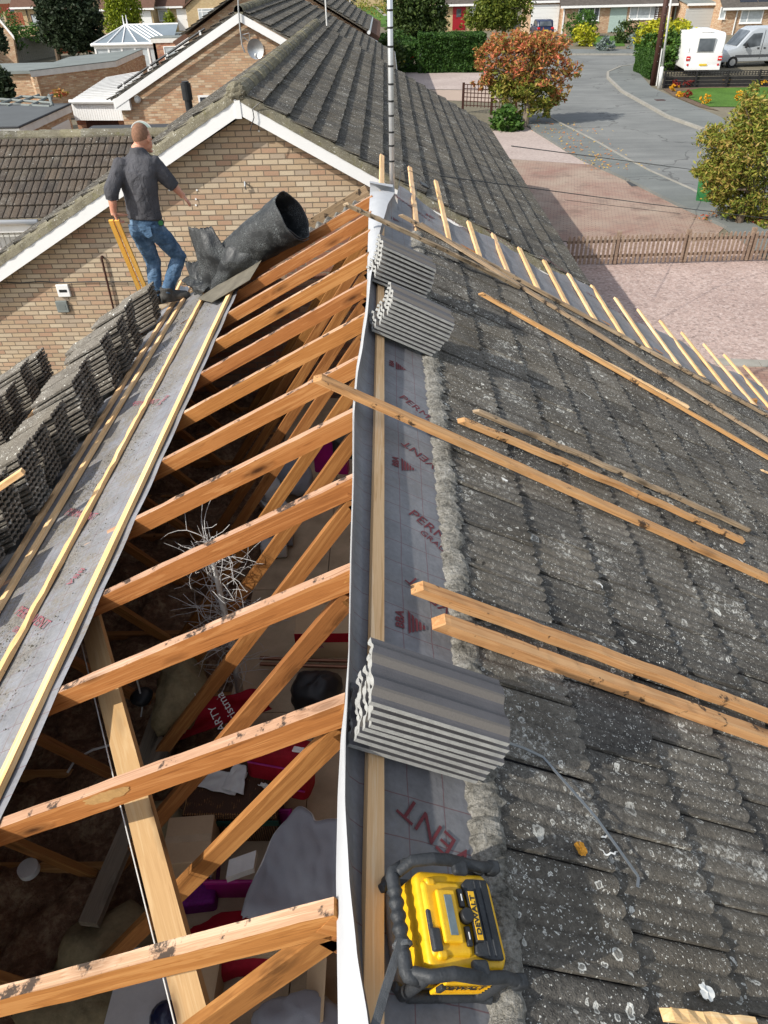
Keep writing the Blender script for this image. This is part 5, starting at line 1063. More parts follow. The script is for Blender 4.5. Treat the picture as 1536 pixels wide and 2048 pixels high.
gw = thing('garden_wall', 'low pale brick wall between the dark tree and the grey fence, far left', 'wall', atZ(70, 90, 0)); A, B = atZ(25, 97, 0), atZ(125, 92, 0); MB().bb((A.x, A.y, 0), (B.x+6, A.y+.3, 1.9)).build('wall', M['brick_m'], gw); MB().bb((A.x, A.y-.03, 1.903), (B.x+6, A.y+.33, 1.97)).build('coping', M['kerb'], gw)
dg = atZ(38, 68, 0); gt = thing('gate', 'tall dark red timber gate beside the yellow brick house', 'gate', dg); m = MB()
for i in range(8): m.bb((dg.x-1.0+i*.27, dg.y, 0), (dg.x-1.0+i*.27+.24, dg.y+.05, 2.3))
m.build('boards', M['fencered'], gt); MB().box((dg.x-1.2, dg.y, 1.2), (.25, .25, 2.4)).build('post', M['brick_y'], gt)
# ---- utility pole, lamp post, cables
up = thing('telegraph_pole', 'dark brown telegraph pole standing beside the pale lamp post', 'pole', atZ(1305, 171, 0)); b = atZ(1305, 171, 0); t = atY(1334, -6, b.y); hgt = t.z+2
lean = V(((t.x-b.x)/t.z*hgt, 0, hgt)); m = MB(); m.tube([b, b+lean*.5, b+lean], [.19, .17, .14], 12); m.build('pole', M['browndoor'], up, smooth=True)
m = MB(); 
for i in range(12):
    c = b+lean*(.2+i*.06); m.cyl(c+V((.0, -.2, 0)), c+V((0, .2, 0)), .02, 6)
m.build('step_bolts', M['metal'], up); m = MB(); m.tube([b+V((.2, -.14, 0)), b+lean*.30+V((.18, -.12, 0))], .05, 6); m.build('cable_guard', M['whiteg'], up)
lp = thing('lamp_post', 'slim pale grey lamp post beside the telegraph pole', 'lamp post', atZ(1318, 178, 0)); b = atZ(1318, 179, 0); t = atY(1343, -6, b.y); l2 = V(((t.x-b.x)/t.z*(t.z+2), 0, t.z+2))
m = MB(); m.tube([b, b+l2*.18], .11, 12); m.build('base', M['whiteg'], lp, smooth=True); m = MB(); m.tube([b+l2*.18, b+l2], [.065, .05], 12); m.build('column', M['whiteg'], lp, smooth=True)
for k, (P, D, lb) in enumerate(((((1023, 292), (1400, 341), (1640, 372)), (14., 26., 33.), 'thin overhead cable crossing above the drive, upper one'), (((880, 352), (1060, 376), (1300, 408), (1640, 450)), (11.4, 13., 15.5, 19.), 'thin overhead cable crossing the drive just above the picket fence'), (((1130, 400), (1400, 432), (1640, 462)), (20, 24, 28), 'faint thin cable, lowest of those crossing the drive'))):
    m = MB(); m.tube([atY(x, y, dd) for (x, y), dd in zip(P, D)], (.010, .008, .006)[k], 6); o = m.build('overhead_cable', M['black'], origin=atY(*P[0], D[0])); tag(o, lb, 'cable')
# ================================================================== vegetation
def leafm(name, cols, rough=.6, tr=.25):
    t = NT(name); r_ = t.n('ShaderNodeNewGeometry').outputs['Random Per Island']; n = t.noise(t.co('World'), 1.1, 3); f = t.math('ADD', t.math('MULTIPLY', r_, .55), t.math('MULTIPLY', n, .45))
    k = len(cols); c = t.ramp(f, [(.15+.6*i/(k-1), cc) for i, cc in enumerate(cols)]); t.out(c, rough, .3)
    tl = t.n('ShaderNodeBsdfTranslucent', {'Color': c}); mx = t.n('ShaderNodeMixShader', {0: tr}); t.link(t.b.outputs[0], mx.inputs[1]); t.link(tl.outputs[0], mx.inputs[2]); t.link(mx.outputs[0], t.t.nodes['Material Output'].inputs[0]); return t.m
M['bark'] = plain('bark', (.12, .09, .065), .95, .1, var=.3, sc=6); M['barkp'] = plain('pale_bark', (.22, .18, .14), .95, .1, var=.3, sc=6)
LM = dict(orange=leafm('orange_leaves', [(.09, .12, .025), (.23, .21, .045), (.42, .25, .07), (.55, .21, .08), (.60, .15, .09)]), olive=leafm('olive_leaves', [(.07, .11, .016), (.17, .21, .028), (.31, .31, .05), (.40, .27, .08)]),
    dark=leafm('dark_leaves', [(.012, .022, .010), (.025, .042, .018), (.045, .065, .03)]), ever=leafm('evergreen_leaves', [(.02, .04, .01), (.05, .085, .018), (.09, .13, .03)]), maple=leafm('green_yellow_leaves', [(.05, .09, .012), (.12, .16, .02), (.20, .22, .03)]),
    yellow=leafm('yellow_leaves', [(.16, .20, .01), (.36, .38, .02), (.55, .50, .03)]), hedge=leafm('hedge_leaves', [(.018, .05, .008), (.035, .09, .014), (.06, .13, .02)]), conifer=leafm('yellow_conifer', [(.08, .12, .01), (.18, .24, .015), (.30, .34, .02)]), green=leafm('shrub_green', [(.02, .06, .01), (.06, .14, .02), (.12, .22, .04)]), redd=leafm('red_leaves', [(.10, .01, .01), (.25, .02, .02), (.4, .06, .03)]), orf=leafm('orange_flowers', [(.6, .25, .01), (.75, .4, .01), (.8, .5, .05)]), grey=leafm('silver_leaves', [(.14, .18, .16), (.22, .27, .25)]))
def leaves(m, blobs, n, size, rnd, shell=.55, droop=0., aspect=.5):
    vol = [(a*b*c)**.8 for _, (a, b, c) in blobs]; tot = sum(vol)
    for (c, rd), v_ in zip(blobs, vol):
        k = max(8, int(n*v_/tot)); cl = [(V((rnd.gauss(0, 1), rnd.gauss(0, 1), rnd.gauss(0, 1))).normalized()*(shell+(1.03-shell)*rnd.random()**.6)) for _ in range(max(4, k//14))]
        for i in range(k):
            q = rnd.choice(cl)+V((rnd.gauss(0, .11), rnd.gauss(0, .11), rnd.gauss(0, .11))); p = V(c)+V((q.x*rd[0], q.y*rd[1], q.z*rd[2]))
            a = V((rnd.gauss(0, 1), rnd.gauss(0, 1), rnd.gauss(0, .6)-droop)).normalized(); b = a.cross(V((rnd.gauss(0, 1), rnd.gauss(0, 1), rnd.gauss(0, 1)))).normalized(); s = size*rnd.uniform(.6, 1.4)
            m.add([p-a*s, p-b*s*aspect, p+a*s, p+b*s*aspect], [(0, 1, 2, 3)])
def tree(name, lb, cat, base, blobs, n, size, leaf, trunk=None, bark='bark', seed=1, shell=.5, droop=0., group=None, limbs=7, aspect=.5):
    rnd = random.Random(seed); t = thing(name, lb, cat, base, group); base = V(base); m = MB(); blobs = list(blobs)
    if trunk:
        for i in range(16):
            c, rd = rnd.choice(blobs[:len(blobs)]); q = V((rnd.gauss(0, 1), rnd.gauss(0, 1), rnd.gauss(0, .8))).normalized(); k = rnd.uniform(.16, .34); blobs.append((V(c)+V((q.x*rd[0], q.y*rd[1], q.z*rd[2]))*rnd.uniform(1., 1.22), (rd[0]*k*1.3, rd[1]*k*1.3, rd[2]*k)))
    m = MB(); m.open = True; leaves(m, blobs, n, size, rnd, shell, droop, aspect); m.build('crown', LM[leaf], t)
    if trunk:
        m = MB(); top = base+V(trunk[1]); m.tube([base, base.lerp(top, .5)+V((ny(seed, 1)*.1, 0, 0)), top], [trunk[0], trunk[0]*.8, trunk[0]*.5], 8)
        for i in range(limbs):
            c, rd = blobs[i % len(blobs)]; e = V(c)+V((rnd.gauss(0, .4)*rd[0], rnd.gauss(0, .4)*rd[1], rnd.uniform(-.1, .7)*rd[2])); s = base.lerp(top, rnd.uniform(.45, 1)); mid = s.lerp(e, .5)+V((rnd.gauss(0, .1), rnd.gauss(0, .1), .1)); m.tube([s, mid, e], [trunk[0]*.45, trunk[0]*.28, trunk[0]*.08], 6)
        m.build('trunk', M[bark], t)
    return t
def bl(px, py, Y, rx, ry, rz): p = atY(px, py, Y); return (p, (rx, ry, rz))
tb = atZ(1050, 254, 0); Y = tb.y+.4
at = tree('autumn_tree', 'orange and red leaved tree with green lower leaves at the roadside', 'tree', tb, [bl(1045, 115, Y, 1.35, 1.3, .7), bl(985, 115, Y, .75, .8, .6), bl(1105, 105, Y, .9, 1., .6), bl(1050, 85, Y, 1.2, 1., .5), bl(1090, 80, Y, .9, .9, .4), bl(1000, 88, Y, .8, .8, .4), bl(1128, 140, Y, .7, .8, .55), bl(972, 150, Y, .5, .6, .5), bl(1120, 185, Y, .5, .6, .55), bl(960, 170, Y, .4, .5, .3), bl(1060, 150, Y, 1.3, 1.2, .6)], 9000, .10, 'orange', (.16, (.1, .2, 2.2)), 'barkp', 3, .25, .5, limbs=16, aspect=.35)
m = MB(); m.open = True; leaves(m, [bl(1040, 170, Y, 1.3, 1.2, .6), bl(1010, 185, Y, .8, .9, .5), bl(1080, 190, Y, 1., .9, .55), bl(1060, 210, Y, .9, .8, .45), bl(1100, 215, Y, .5, .6, .4), bl(1000, 155, Y, .8, .8, .5)], 5500, .10, random.Random(77), .3, .5, .35); m.build('lower_crown', LM['olive'], at)
p = atZ(1010, 262, 0); tree('shrub', 'bright green shrub at the foot of the orange-leaved tree', 'shrub', p, [bl(1012, 240, p.y, .75, .6, .55), bl(1025, 250, p.y, .5, .5, .4)], 1400, .10, 'green', seed=5)
tb = atZ(1475, 452, 0); Y = tb.y+.3
tree('olive_bush', 'large olive and gold leaved small tree at the right edge', 'tree', tb, [bl(1490, 300, Y, 1.1, 1., .9), bl(1440, 345, Y, .65, .8, .5), bl(1520, 245, Y, .8, .8, .7), bl(1530, 380, Y, .9, .8, .8), bl(1475, 395, Y, .6, .7, .55), bl(1410, 345, Y, .35, .5, .25), bl(1435, 275, Y, .55, .6, .35), bl(1500, 200, Y, .3, .35, .4), bl(1435, 385, Y, .4, .5, .35), bl(1500, 440, Y, .6, .6, .35)], 21000, .068, 'olive', (.12, (.2, .1, 1.9)), 'bark', 8, .3, .5, limbs=16, aspect=.3)
p = atZ(1440, 448, 0); o = thing('leaf_pile', None, 'leaf litter', p); m = MB(); m.open = True; leaves(m, [(p+V((.7, .3, .05)), (1.5, .6, .16))], 900, .05, random.Random(4), .1); m.build('crown', LM['orange'], o); o['label'] = 'heap of fallen leaves and twigs under the olive tree, against the picket fence'
# dark tree upper left, evergreen, maple, conifers
tb = atZ(105, 112, 0); Y = 72.; tb = V((atY(110, 90, Y).x, Y, 0))
tree('dark_tree', 'large dark leaved tree at the upper left behind the grey fence', 'tree', tb, [bl(135, 15, Y, 2.2, 2.2, 2.2), bl(112, 45, Y, 1.4, 1.6, 1.6), bl(150, 55, Y, 1.9, 2., 1.9), bl(172, 40, Y, 1.3, 1.5, 1.8), bl(100, 12, Y, 1.1, 1.3, 1.3), bl(140, 82, Y, 1.6, 1.8, .9), bl(98, 72, Y, .8, .9, .8), bl(175, 80, Y, 1., 1, .8)], 15000, .17, 'dark', (.25, (.3, 0, 5)), 'bark', 12, .3, .2, limbs=14)
Y = 80.; tb = V((atY(246, 60, Y).x, Y, 0)); tree('yellow_conifer', 'bright yellow-green conifer above the conservatory', 'conifer', tb, [bl(245, 5, Y, 1.5, 1.4, 1.7), bl(246, 30, Y, 1.6, 1.5, 1.7), bl(243, 50, Y, 1.6, 1.5, 1.1), bl(232, -12, Y, 1.1, 1.2, 1.2)], 9000, .12, 'conifer', (.15, (0, 0, 3)), 'bark', 13, .6, -.5)
p = atZ(340, 62, 0); Y = p.y-3; tree('dwarf_conifer', 'small pointed yellow-green conifer by the white downpipe', 'conifer', V((atY(340, 55, Y).x, Y, 0)), [bl(340, 50, Y, .8, .7, 1.3), bl(341, 38, Y, .45, .45, 1.)], 1600, .12, 'conifer', seed=14, shell=.5, droop=-.6)
Y = 70.; tb = V((atY(830, 90, Y).x, Y, 0)); tree('evergreen_tree', 'dense feathery evergreen tree right of the mast', 'tree', tb, [bl(835, 0, Y, 2.2, 2, 2.4), bl(815, 30, Y, 1.7, 1.7, 2.), bl(855, 40, Y, 1.7, 1.6, 2.), bl(835, 65, Y, 2.1, 2, 1.5), bl(800, 60, Y, 1., 1.2, 1.1), bl(870, 20, Y, 1.0, 1, 1.6), bl(800, 0, Y, 1., 1.2, 1.6)], 13000, .15, 'ever', (.25, (0, 0, 4)), 'bark', 15, .45, .5)
Y = 78.; tb = V((atY(1008, 70, Y).x, Y, 0)); tree('maple_tree', 'round green-gold tree above the orange-leaved tree', 'tree', tb, [bl(1005, 5, Y, 2., 1.8, 1.5), bl(975, 25, Y, 1.5, 1.4, 1.2), bl(1030, 22, Y, 1.6, 1.5, 1.3), bl(1000, 35, Y, 1.8, 1.6, 1.0), bl(955, 38, Y, 1.2, 1.2, .9)], 9000, .14, 'maple', (.2, (0, 0, 3)), 'bark', 16, .45, .2)
def hedge(name, lb, x0, x1, y0, y1, h, n, seed, leaf='hedge', size=.11, jag=.06):
    t = thing(name, lb, 'hedge', ((x0+x1)/2, (y0+y1)/2, 0)); rnd = random.Random(seed); m = MB(); m.open = True
    m.bb((x0+.3, y0+.3, 0), (x1-.3, y1-.3, h-.3)) if size > .09 else 0; A1, A2, A3 = (x1-x0)*h, (y1-y0)*h, (x1-x0)*(y1-y0)
    for i in range(n):
        r_ = rnd.random()*(A1+A2*2+A3)
        if r_ < A1: p = V((rnd.uniform(x0, x1), y0+rnd.uniform(-.05, .2), rnd.uniform(0, h)))
        elif r_ < A1+A3: p = V((rnd.uniform(x0, x1), rnd.uniform(y0, y1), h+rnd.uniform(-.15, .04)))
        else: p = V((x0 if rnd.random() < .5 else x1, rnd.uniform(y0, y1), rnd.uniform(0, h)))
        p += V((ny(p.x*1.3, p.z*1.5), ny(p.x, p.z*2, 4), ny(p.x*1.1, p.y, 8)))*jag*3; a = V((rnd.gauss(0, 1), rnd.gauss(0, 1), rnd.gauss(0, 1))).normalized(); b = a.cross(V((rnd.gauss(0, 1), rnd.gauss(0, 1), rnd.gauss(0, 1)))).normalized(); s = size*rnd.uniform(.5, 1.3)
        m.add([p-a*s, p-b*s*.5, p+a*s, p+b*s*.5], [(0, 1, 2, 3)])
    m.build('foliage', LM[leaf], t); return t
a, b = atZ(905, 146, 0), atZ(976, 146, 0); hz = atY(935, 66, a.y).z; hedge('tall_hedge', 'tall clipped green hedge block behind the orange-leaved tree', atY(838, 100, a.y).x, atY(968, 146, a.y).x, a.y, a.y+2.2, hz-.1, 15000, 21, size=.10)
hz2 = atY(820, 86, a.y+.6).z; hedge('low_hedge', 'lower clipped hedge running left from the tall hedge towards the mast', atY(775, 140, a.y).x, atY(837, 140, a.y).x, a.y+.6, a.y+2.4, hz2-.1, 6000, 22, size=.10)
hedge('clipped_hedge', 'narrow clipped hedge next to the telegraph pole', atZ(1283, 150, 0).x, atZ(1300, 160, 0).x, atZ(1292, 160, 0).y, atZ(1292, 145, 0).y, 1.5, 7000, 23, size=.08)
Y = 60.; tree('golden_shrub', 'large bright yellow-green shrub behind the telegraph pole', 'shrub', V((atY(1325, 100, Y).x, Y, 0)), [bl(1330, 62, Y, 1.7, 1.4, .7), bl(1305, 78, Y, 1.2, 1.2, .8), bl(1355, 70, Y, 1., 1., .8), bl(1320, 52, Y, .8, .8, .4)], 3800, .12, 'yellow', seed=31, shell=.6)
tree('dark_shrub', 'dark green shrub under the golden one, behind the lamp post', 'shrub', V((atY(1330, 110, Y).x, Y-1, 0)), [bl(1335, 105, Y-1, 1.2, 1.2, 1.3), bl(1350, 90, Y-1, .9, 1, 1.), bl(1300, 100, Y-1, .9, 1, 1.)], 4200, .12, 'green', seed=32, shell=.5)
for px, py, r_, lf, lb, n in ((1160, 62, 1.6, 'green', 'loose green shrub by the corner of the far bungalow', 1800), (1166, 80, 1.2, 'yellow', 'small yellow shrub in the far front garden', 1300), (1208, 92, .8, 'grey', 'low silver-grey plant at the far kerb', 500), (1255, 74, 1.3, 'ever', 'dull green shrub in front of the far pale door', 1200), (1275, 88, 1., 'grey', 'grey-green shrub by the far pavement corner', 700), (1230, 50, .8, 'ever', 'thin small bush before the far pale door', 400), (1274, 40, .9, 'ever', 'round shrub below the far right window', 700), (905, 50, 1.4, 'maple', 'straggly plant in front of the red door', 500)):
    p = atZ(px, py+12, 0); tree('shrub', lb, 'shrub', p, [(p+V((0, 0, r_*.6)), (r_, r_*.8, r_*.8))], n, .13, lf, seed=int(px), shell=.4)
for px, py, r_, lf, lb in ((1345, 184, .28, 'orf', 'clump of orange flowers at the corner of the bed'), (1358, 195, .2, 'orf', 'small yellow flowers edging the lawn corner'), (1372, 197, .3, 'redd', 'red flowers next to the bright lawn'), (1408, 208, .3, 'orf', 'arch of orange marigolds at the near lawn edge'), (1352, 176, .3, 'redd', 'pinkish red plant behind the orange clump'), (1371, 175, .4, 'redd', 'dark red upright shrub against the black fence'), (1452, 172, .3, 'orf', 'orange flowers below the black fence'), (1475, 202, .3, 'orf', 'yellow flowers half hidden by the olive tree'), (1526, 173, .35, 'orf', 'orange flowers at the right end of the lawn'), (1395, 142, .5, 'green', 'leafy plant rising over the black fence below the caravan')):
    p = atZ(px, py, 0); tree('flowers', lb, 'flowers', p, [(p+V((0, 0, r_*.8)), (r_*1.1, r_*.7, r_*.8))], 240, .05, lf, seed=int(px)+3, shell=.2)
# garden growth, left
for px, py, Y, r_, h, lf, n, lb in ((4, 172, 40, .6, .8, 'dark', 1200, 'dark shrubs in shade at the left edge beside the long garage'), (120, 187, 37, .35, .1, 'orange', 150, 'rusty coloured weeds beside the carport'), (-12, 75, 60, .8, 1.2, 'dark', 1200, 'dark foliage at the upper left edge'), (16, 62, 75, 1.6, 1.4, 'green', 1200, 'green bush by the red gate'), (85, 68, 78, 2.6, .9, 'green', 1200, 'low green plants under the yellow house window'), (770, 110, 60, 1.4, 1., 'ever', 2000, 'rounded shrub behind the far end of the neighbour roof'), (785, 90, 64, 2.2, .8, 'hedge', 2200, 'low shrubs at the foot of the evergreen'), (668, 6, 95, 2.5, 1.6, 'dark', 1500, 'dark shrubs on the far side of the green'), (745, 2, 110, 3., 2., 'olive', 1500, 'distant garden tree on the green left of the mast')):
    c = atY(px, py, Y); tree('shrubs', lb, 'shrub', V((c.x, c.y, 0)), [(V((c.x, c.y, max(c.z, h*.5))), (r_, r_*.8, h))], n, .13, lf, seed=int(px*3+py), shell=.3)
h_, x0, x1, y, ze_ = farhouse('brick_house', 'distant brick house on the green at the top centre', 690, 880, 12, -30, 2.6, 9, 'brick_y', 'tile_far')
# ================================================================== vehicles and bin
M['carwhite'] = plain('caravan_white', (.78, .78, .77), .3, .5, var=.02); M['vansilver'] = plain('van_silver', (.50, .53, .56), .3, .5, .35, var=.03); M['navy'] = plain('car_navy', (.015, .022, .06), .25, .6); M['redlamp'] = plain('red_lamp_lens', (.55, .02, .02), .25, .6); M['tyre'] = plain('tyre', (.02, .02, .02), .85, .2); M['yplate'] = plain('yellow_plate', (.7, .5, .05), .5, .4); M['binG'] = plain('green_bin_plastic', (.03, .16, .05), .5, .4); M['carred'] = plain('car_red', (.5, .02, .05), .3, .6)
def wheel(par, c, r=.33, w=.22, ax=(1, 0, 0)):
    c, ax = V(c), V(ax).normalized(); m = MB(); m.cyl(c-ax*w/2, c+ax*w/2, r, 20); o = m.build('wheel', M['tyre'], par); m = MB(); m.cyl(c-ax*(w/2+.012), c+ax*(w/2+.012), r*.58, 12); m.build('rim', M['metal'], o)
def prof(m, pts, x0, x1, ins=0.): m.prism([(x0+ins, y, z) for y, z in pts], (x1-x0-2*ins, 0, 0))
# caravan: rear end facing us
a, b = atZ(1362, 152, 0), atZ(1444, 152, 0); W = b.x-a.x; y = a.y; ztop = atY(1400, 66, y).z
def carav():
    cx = (a.x+b.x)/2; Mx = T((cx, y, 0)) @ rot(R(-6)); t = thing('caravan', 'white touring caravan seen from the rear, with reflecting rear window, by the black fence', 'caravan', mat=Mx); h = ztop; Wd = W*.92
    m = MB(); x = Wd/2; pts = [(0, .35), (-.03, .8), (.02, 1.4), (.10, h-.35), (.22, h-.1), (.5, h), (5.2, h-.02), (5.5, h-.2), (5.9, 1.2), (5.9, .5), (5.6, .35)]
    m.prism([Mx @ V((-x, p, z)) for p, z in pts], Mx.to_3x3() @ V((Wd, 0, 0))); o = m.build('body', M['carwhite'], t, M=Mx, mods=[('BEVEL', dict(width=.09, segments=3, limit_method='ANGLE'))])
    def bx(n, c, s, mt, par=t, bev=.02): mm = MB(); addr(mm, Mx @ T(c), s, bev); return mm.build(n, M[mt], par, M=Mx)
    w_ = bx('rear_window', (-.02, .0, 1.72), (1.0, .10, .72), 'glass'); bx('window_frame', (-.02, .02, 1.72), (1.1, .08, .82), 'whiteg', w_)
    bx('roof_rail', (0, .6, h+.02), (.8, .5, .06), 'carwhite')
    for sx in (-1, 1):
        l = bx('rear_lamp', (sx*(Wd/2-.16), -.04, .98), (.26, .06, .26), 'redlamp'); bx('lamp_bar', (sx*(Wd/2-.16), -.075, .98), (.2, .02, .05), 'white', l)
        bx('reflector', (sx*(Wd/2-.2), -.05, .62), (.12, .04, .12), 'redlamp'); bx('grab_handle', (sx*(Wd/2-.12), .02, 1.45), (.05, .08, .3), 'whiteg')
        wheel(t, Mx @ V((sx*(Wd/2-.12), 2.6, .33)), ax=Mx.to_3x3() @ V((1, 0, 0)))
    for yy, ln in ((1.1, .5), (2.3, 1.2), (4., .9)): bx('side_window', (Wd/2+.0, yy, 1.72), (.05, ln, .55), 'glass')
    bx('bumper', (0, -.06, .42), (Wd*.96, .1, .2), 'carwhite'); bx('plate', (0, -.1, .62), (.5, .02, .12), 'yplate'); bx('tow_bar', (0, 6.4, .45), (.12, 1.2, .1), 'metal')
carav()
# van: nose to the left
def van():
    p = atZ(1475, 148, 0); Mx = T((p.x-.1, p.y+3.2, 0)) @ rot(R(3)); t = thing('panel_van', 'silver panel van with its nose behind the caravan, right edge', 'van', mat=Mx); Wd = 2.0; h = 2.35
    pts = [(0, .35), (-.02, .8), (.15, 1.05), (1.0, 1.25), (1.75, 2.15), (2.2, h), (5.4, h), (5.55, h-.3), (5.55, .35)]
    m = MB(); m.prism([Mx @ V((x_, 0, z)) for x_, z in pts], Mx.to_3x3() @ V((0, Wd, 0))); m.build('body', M['vansilver'], t, M=Mx, mods=[('BEVEL', dict(width=.07, segments=3, limit_method='ANGLE'))])
    def pl(n, P, mt, off=-.012, par=t): mm = MB(); mm.prism([Mx @ V((x_, off, z)) for x_, z in P], Mx.to_3x3() @ V((0, .02, 0))); return mm.build(n, M[mt], par, M=Mx)
    pl('side_window', [(1.35, 1.35), (1.95, 2.02), (2.6, 2.05), (2.6, 1.3), (1.9, 1.2)], 'glass'); pl('door_seam', [(2.75, .5), (2.78, .5), (2.78, 2.2), (2.75, 2.2)], 'black', -.006); pl('door_seam', [(4.2, .5), (4.23, .5), (4.23, 2.2), (4.2, 2.2)], 'black', -.006)
    pl('side_trim', [(1.0, .62), (5.3, .62), (5.3, .78), (1.0, .78)], 'flatdark', -.01); pl('door_handle', [(2.45, 1.12), (2.6, 1.12), (2.6, 1.2), (2.45, 1.2)], 'black', -.03); pl('door_handle', [(2.9, 1.12), (3.05, 1.12), (3.05, 1.2), (2.9, 1.2)], 'black', -.03)
    m = MB(); addr(m, Mx @ T((1.55, -.18, 1.35)), (.12, .22, .32), .04); m.build('wing_mirror', M['black'], t, M=Mx)
    m = MB(); q = [Mx @ V(v) for v in ((1.03, .15, 1.29), (1.03, Wd-.15, 1.29), (1.74, Wd-.2, 2.165), (1.74, .2, 2.165))]; m.prism(q, Mx.to_3x3() @ V((-.025, 0, .02))); m.build('windscreen', M['glass'], t, M=Mx)
    m = MB(); addr(m, Mx @ T((.02, .3, .95)), (.18, .4, .25), .05); m.build('headlight', M['whiteg'], t, M=Mx); m = MB(); addr(m, Mx @ T((-.02, Wd/2, .5)), (.2, Wd*.98, .3), .05); m.build('bumper', M['flatdark'], t, M=Mx)
    for xx in (.9, 4.5):
        for yy in (.08, Wd-.08): wheel(t, Mx @ V((xx, yy, .35)), .36, .22, Mx.to_3x3() @ V((0, 1, 0)))
van()
def car(lb, px, py, mt, ang, name='parked_car'):
    p = atZ(px, py, 0); Mx = T((p.x, p.y, 0)) @ rot(R(ang)); t = thing(name, lb, 'car', mat=Mx); Wd = 1.78   # rear at y=0, facing +y
    m = MB(); pts = [(0, .3), (-.05, .75), (.05, 1.0), (.9, 1.02), (3.2, .98), (4.2, .78), (4.3, .3)]; m.prism([Mx @ V((-Wd/2, q, z)) for q, z in pts], Mx.to_3x3() @ V((Wd, 0, 0))); m.build('body', M[mt], t, M=Mx, mods=[('BEVEL', dict(width=.12, segments=3, limit_method='ANGLE'))])
    m = MB(); pts = [(.05, .98), (.35, 1.5), (.7, 1.58), (2.2, 1.56), (3.1, .98)]; m.prism([Mx @ V((-Wd/2+.1, q, z)) for q, z in pts], Mx.to_3x3() @ V((Wd-.2, 0, 0))); c = m.build('cabin', M[mt], t, M=Mx, mods=[('BEVEL', dict(width=.09, segments=3, limit_method='ANGLE'))])
    m = MB(); q = [Mx @ V(v) for v in ((-.62, .12, 1.08), (.62, .12, 1.08), (.55, .32, 1.44), (-.55, .32, 1.44))]; m.prism(q, Mx.to_3x3() @ V((0, -.05, .02))); m.build('rear_window', M['glass'], c, M=Mx)
    for sx in (-1, 1):
        m = MB(); q = [Mx @ V((sx*(Wd/2-.09), yy, z)) for yy, z in ((.5, 1.05), (2.7, 1.05), (2.1, 1.46), (.75, 1.46))]; m.prism(q, Mx.to_3x3() @ V((sx*.02, 0, 0))); m.build('side_window', M['glass'], c, M=Mx)
        m = MB(); addr(m, Mx @ T((sx*(Wd/2-.2), -.03, .9)), (.28, .12, .18), .03); m.build('tail_light', M['redlamp'], t, M=Mx)
        for yy in (.85, 3.4): wheel(t, Mx @ V((sx*(Wd/2-.1), yy, .31)), .31, .2, Mx.to_3x3() @ V((1, 0, 0)))
        m = MB(); addr(m, Mx @ T((sx*(Wd/2+.08), 2.75, 1.05)), (.18, .1, .13), .03); m.build('wing_mirror', M[mt], t, M=Mx)
    m = MB(); addr(m, Mx @ T((0, -.06, .72)), (.52, .02, .12), .005); m.build('plate', M['yplate'], t, M=Mx); m = MB(); addr(m, Mx @ T((0, -.04, .45)), (Wd*.95, .12, .2), .04); m.build('bumper', M['black'], t, M=Mx)
    return t
car('dark blue car seen from behind, parked before the far white garage door', 1089, 78, 'navy', 0)
car('red car just visible behind the red gate, top left corner', 33, 40, 'carred', 30)
car('dark car almost hidden behind the far end of the neighbour roof, by the low hedge', 806, 146, 'navy', 20)
# wheelie bin
bp = atZ(1410, 408, 0); Mx = T((bp.x, bp.y+.1, 0)) @ rot(R(-35)); wb = thing('wheelie_bin', 'green wheelie bin half hidden by the olive tree at the pavement', 'bin', mat=Mx)
m = MB(); m.add([Mx @ V((x*(.22+.06*k), y*(.25+.08*k), .08+.87*k)) for k in (0, 1) for x, y in ((-1, -1), (1, -1), (1, 1), (-1, 1))], [(3, 2, 1, 0), (4, 5, 6, 7), (0, 1, 5, 4), (1, 2, 6, 5), (2, 3, 7, 6), (3, 0, 4, 7)]); m.build('body', M['binG'], wb, M=Mx, mods=[('BEVEL', dict(width=.03, segments=2))])
m = MB(); addr(m, Mx @ T((0, 0, .985)), (.62, .72, .06), .025); l = m.build('lid', M['binG'], wb, M=Mx); m = MB(); m.tube([Mx @ V((-.24, .4, .93)), Mx @ V((.24, .4, .93))], .02, 8); m.build('handle', M['binG'], l, M=Mx)
for sx in (-1, 1): m = MB(); m.cyl(Mx @ V((sx*.2, .3, .1)), Mx @ V((sx*.28, .3, .1)), .1, 14); m.build('wheel', M['tyre'], wb, M=Mx)
# ================================================================== loft contents
FZ = 2.36
def box3(name, lb, cat, px, py, z0, size, a, mat, bev=.01, parts=None):
    p = atZ(px, py, z0+size[2]/2); Mx = T(p) @ rot(R(a)); m = MB(); addr(m, Mx, size, bev); o = m.build(name, M[mat], M=Mx); tag(o, lb, cat); return o, Mx
# boards and joists
def boards(lb, x0, x1, y0, y1, z=FZ):
    t = thing('floor_boards', lb, 'boards', ((x0+x1)/2, (y0+y1)/2, z)); xx = x0
    while xx < x1-.05:
        yy = y0
        while yy < y1-.1:
            w = min(.60, x1-xx); l = min(1.2, y1-yy); MB().bb((xx+.003, yy+.003, z+random.uniform(0, .006)), (xx+w-.003, yy+l-.003, z+.022)).build('board', M['chip'], t); yy += l
        xx += .60
boards('chipboard loft floor panels below the open rafters', -1.15, 1.85, -.6, 7.4)
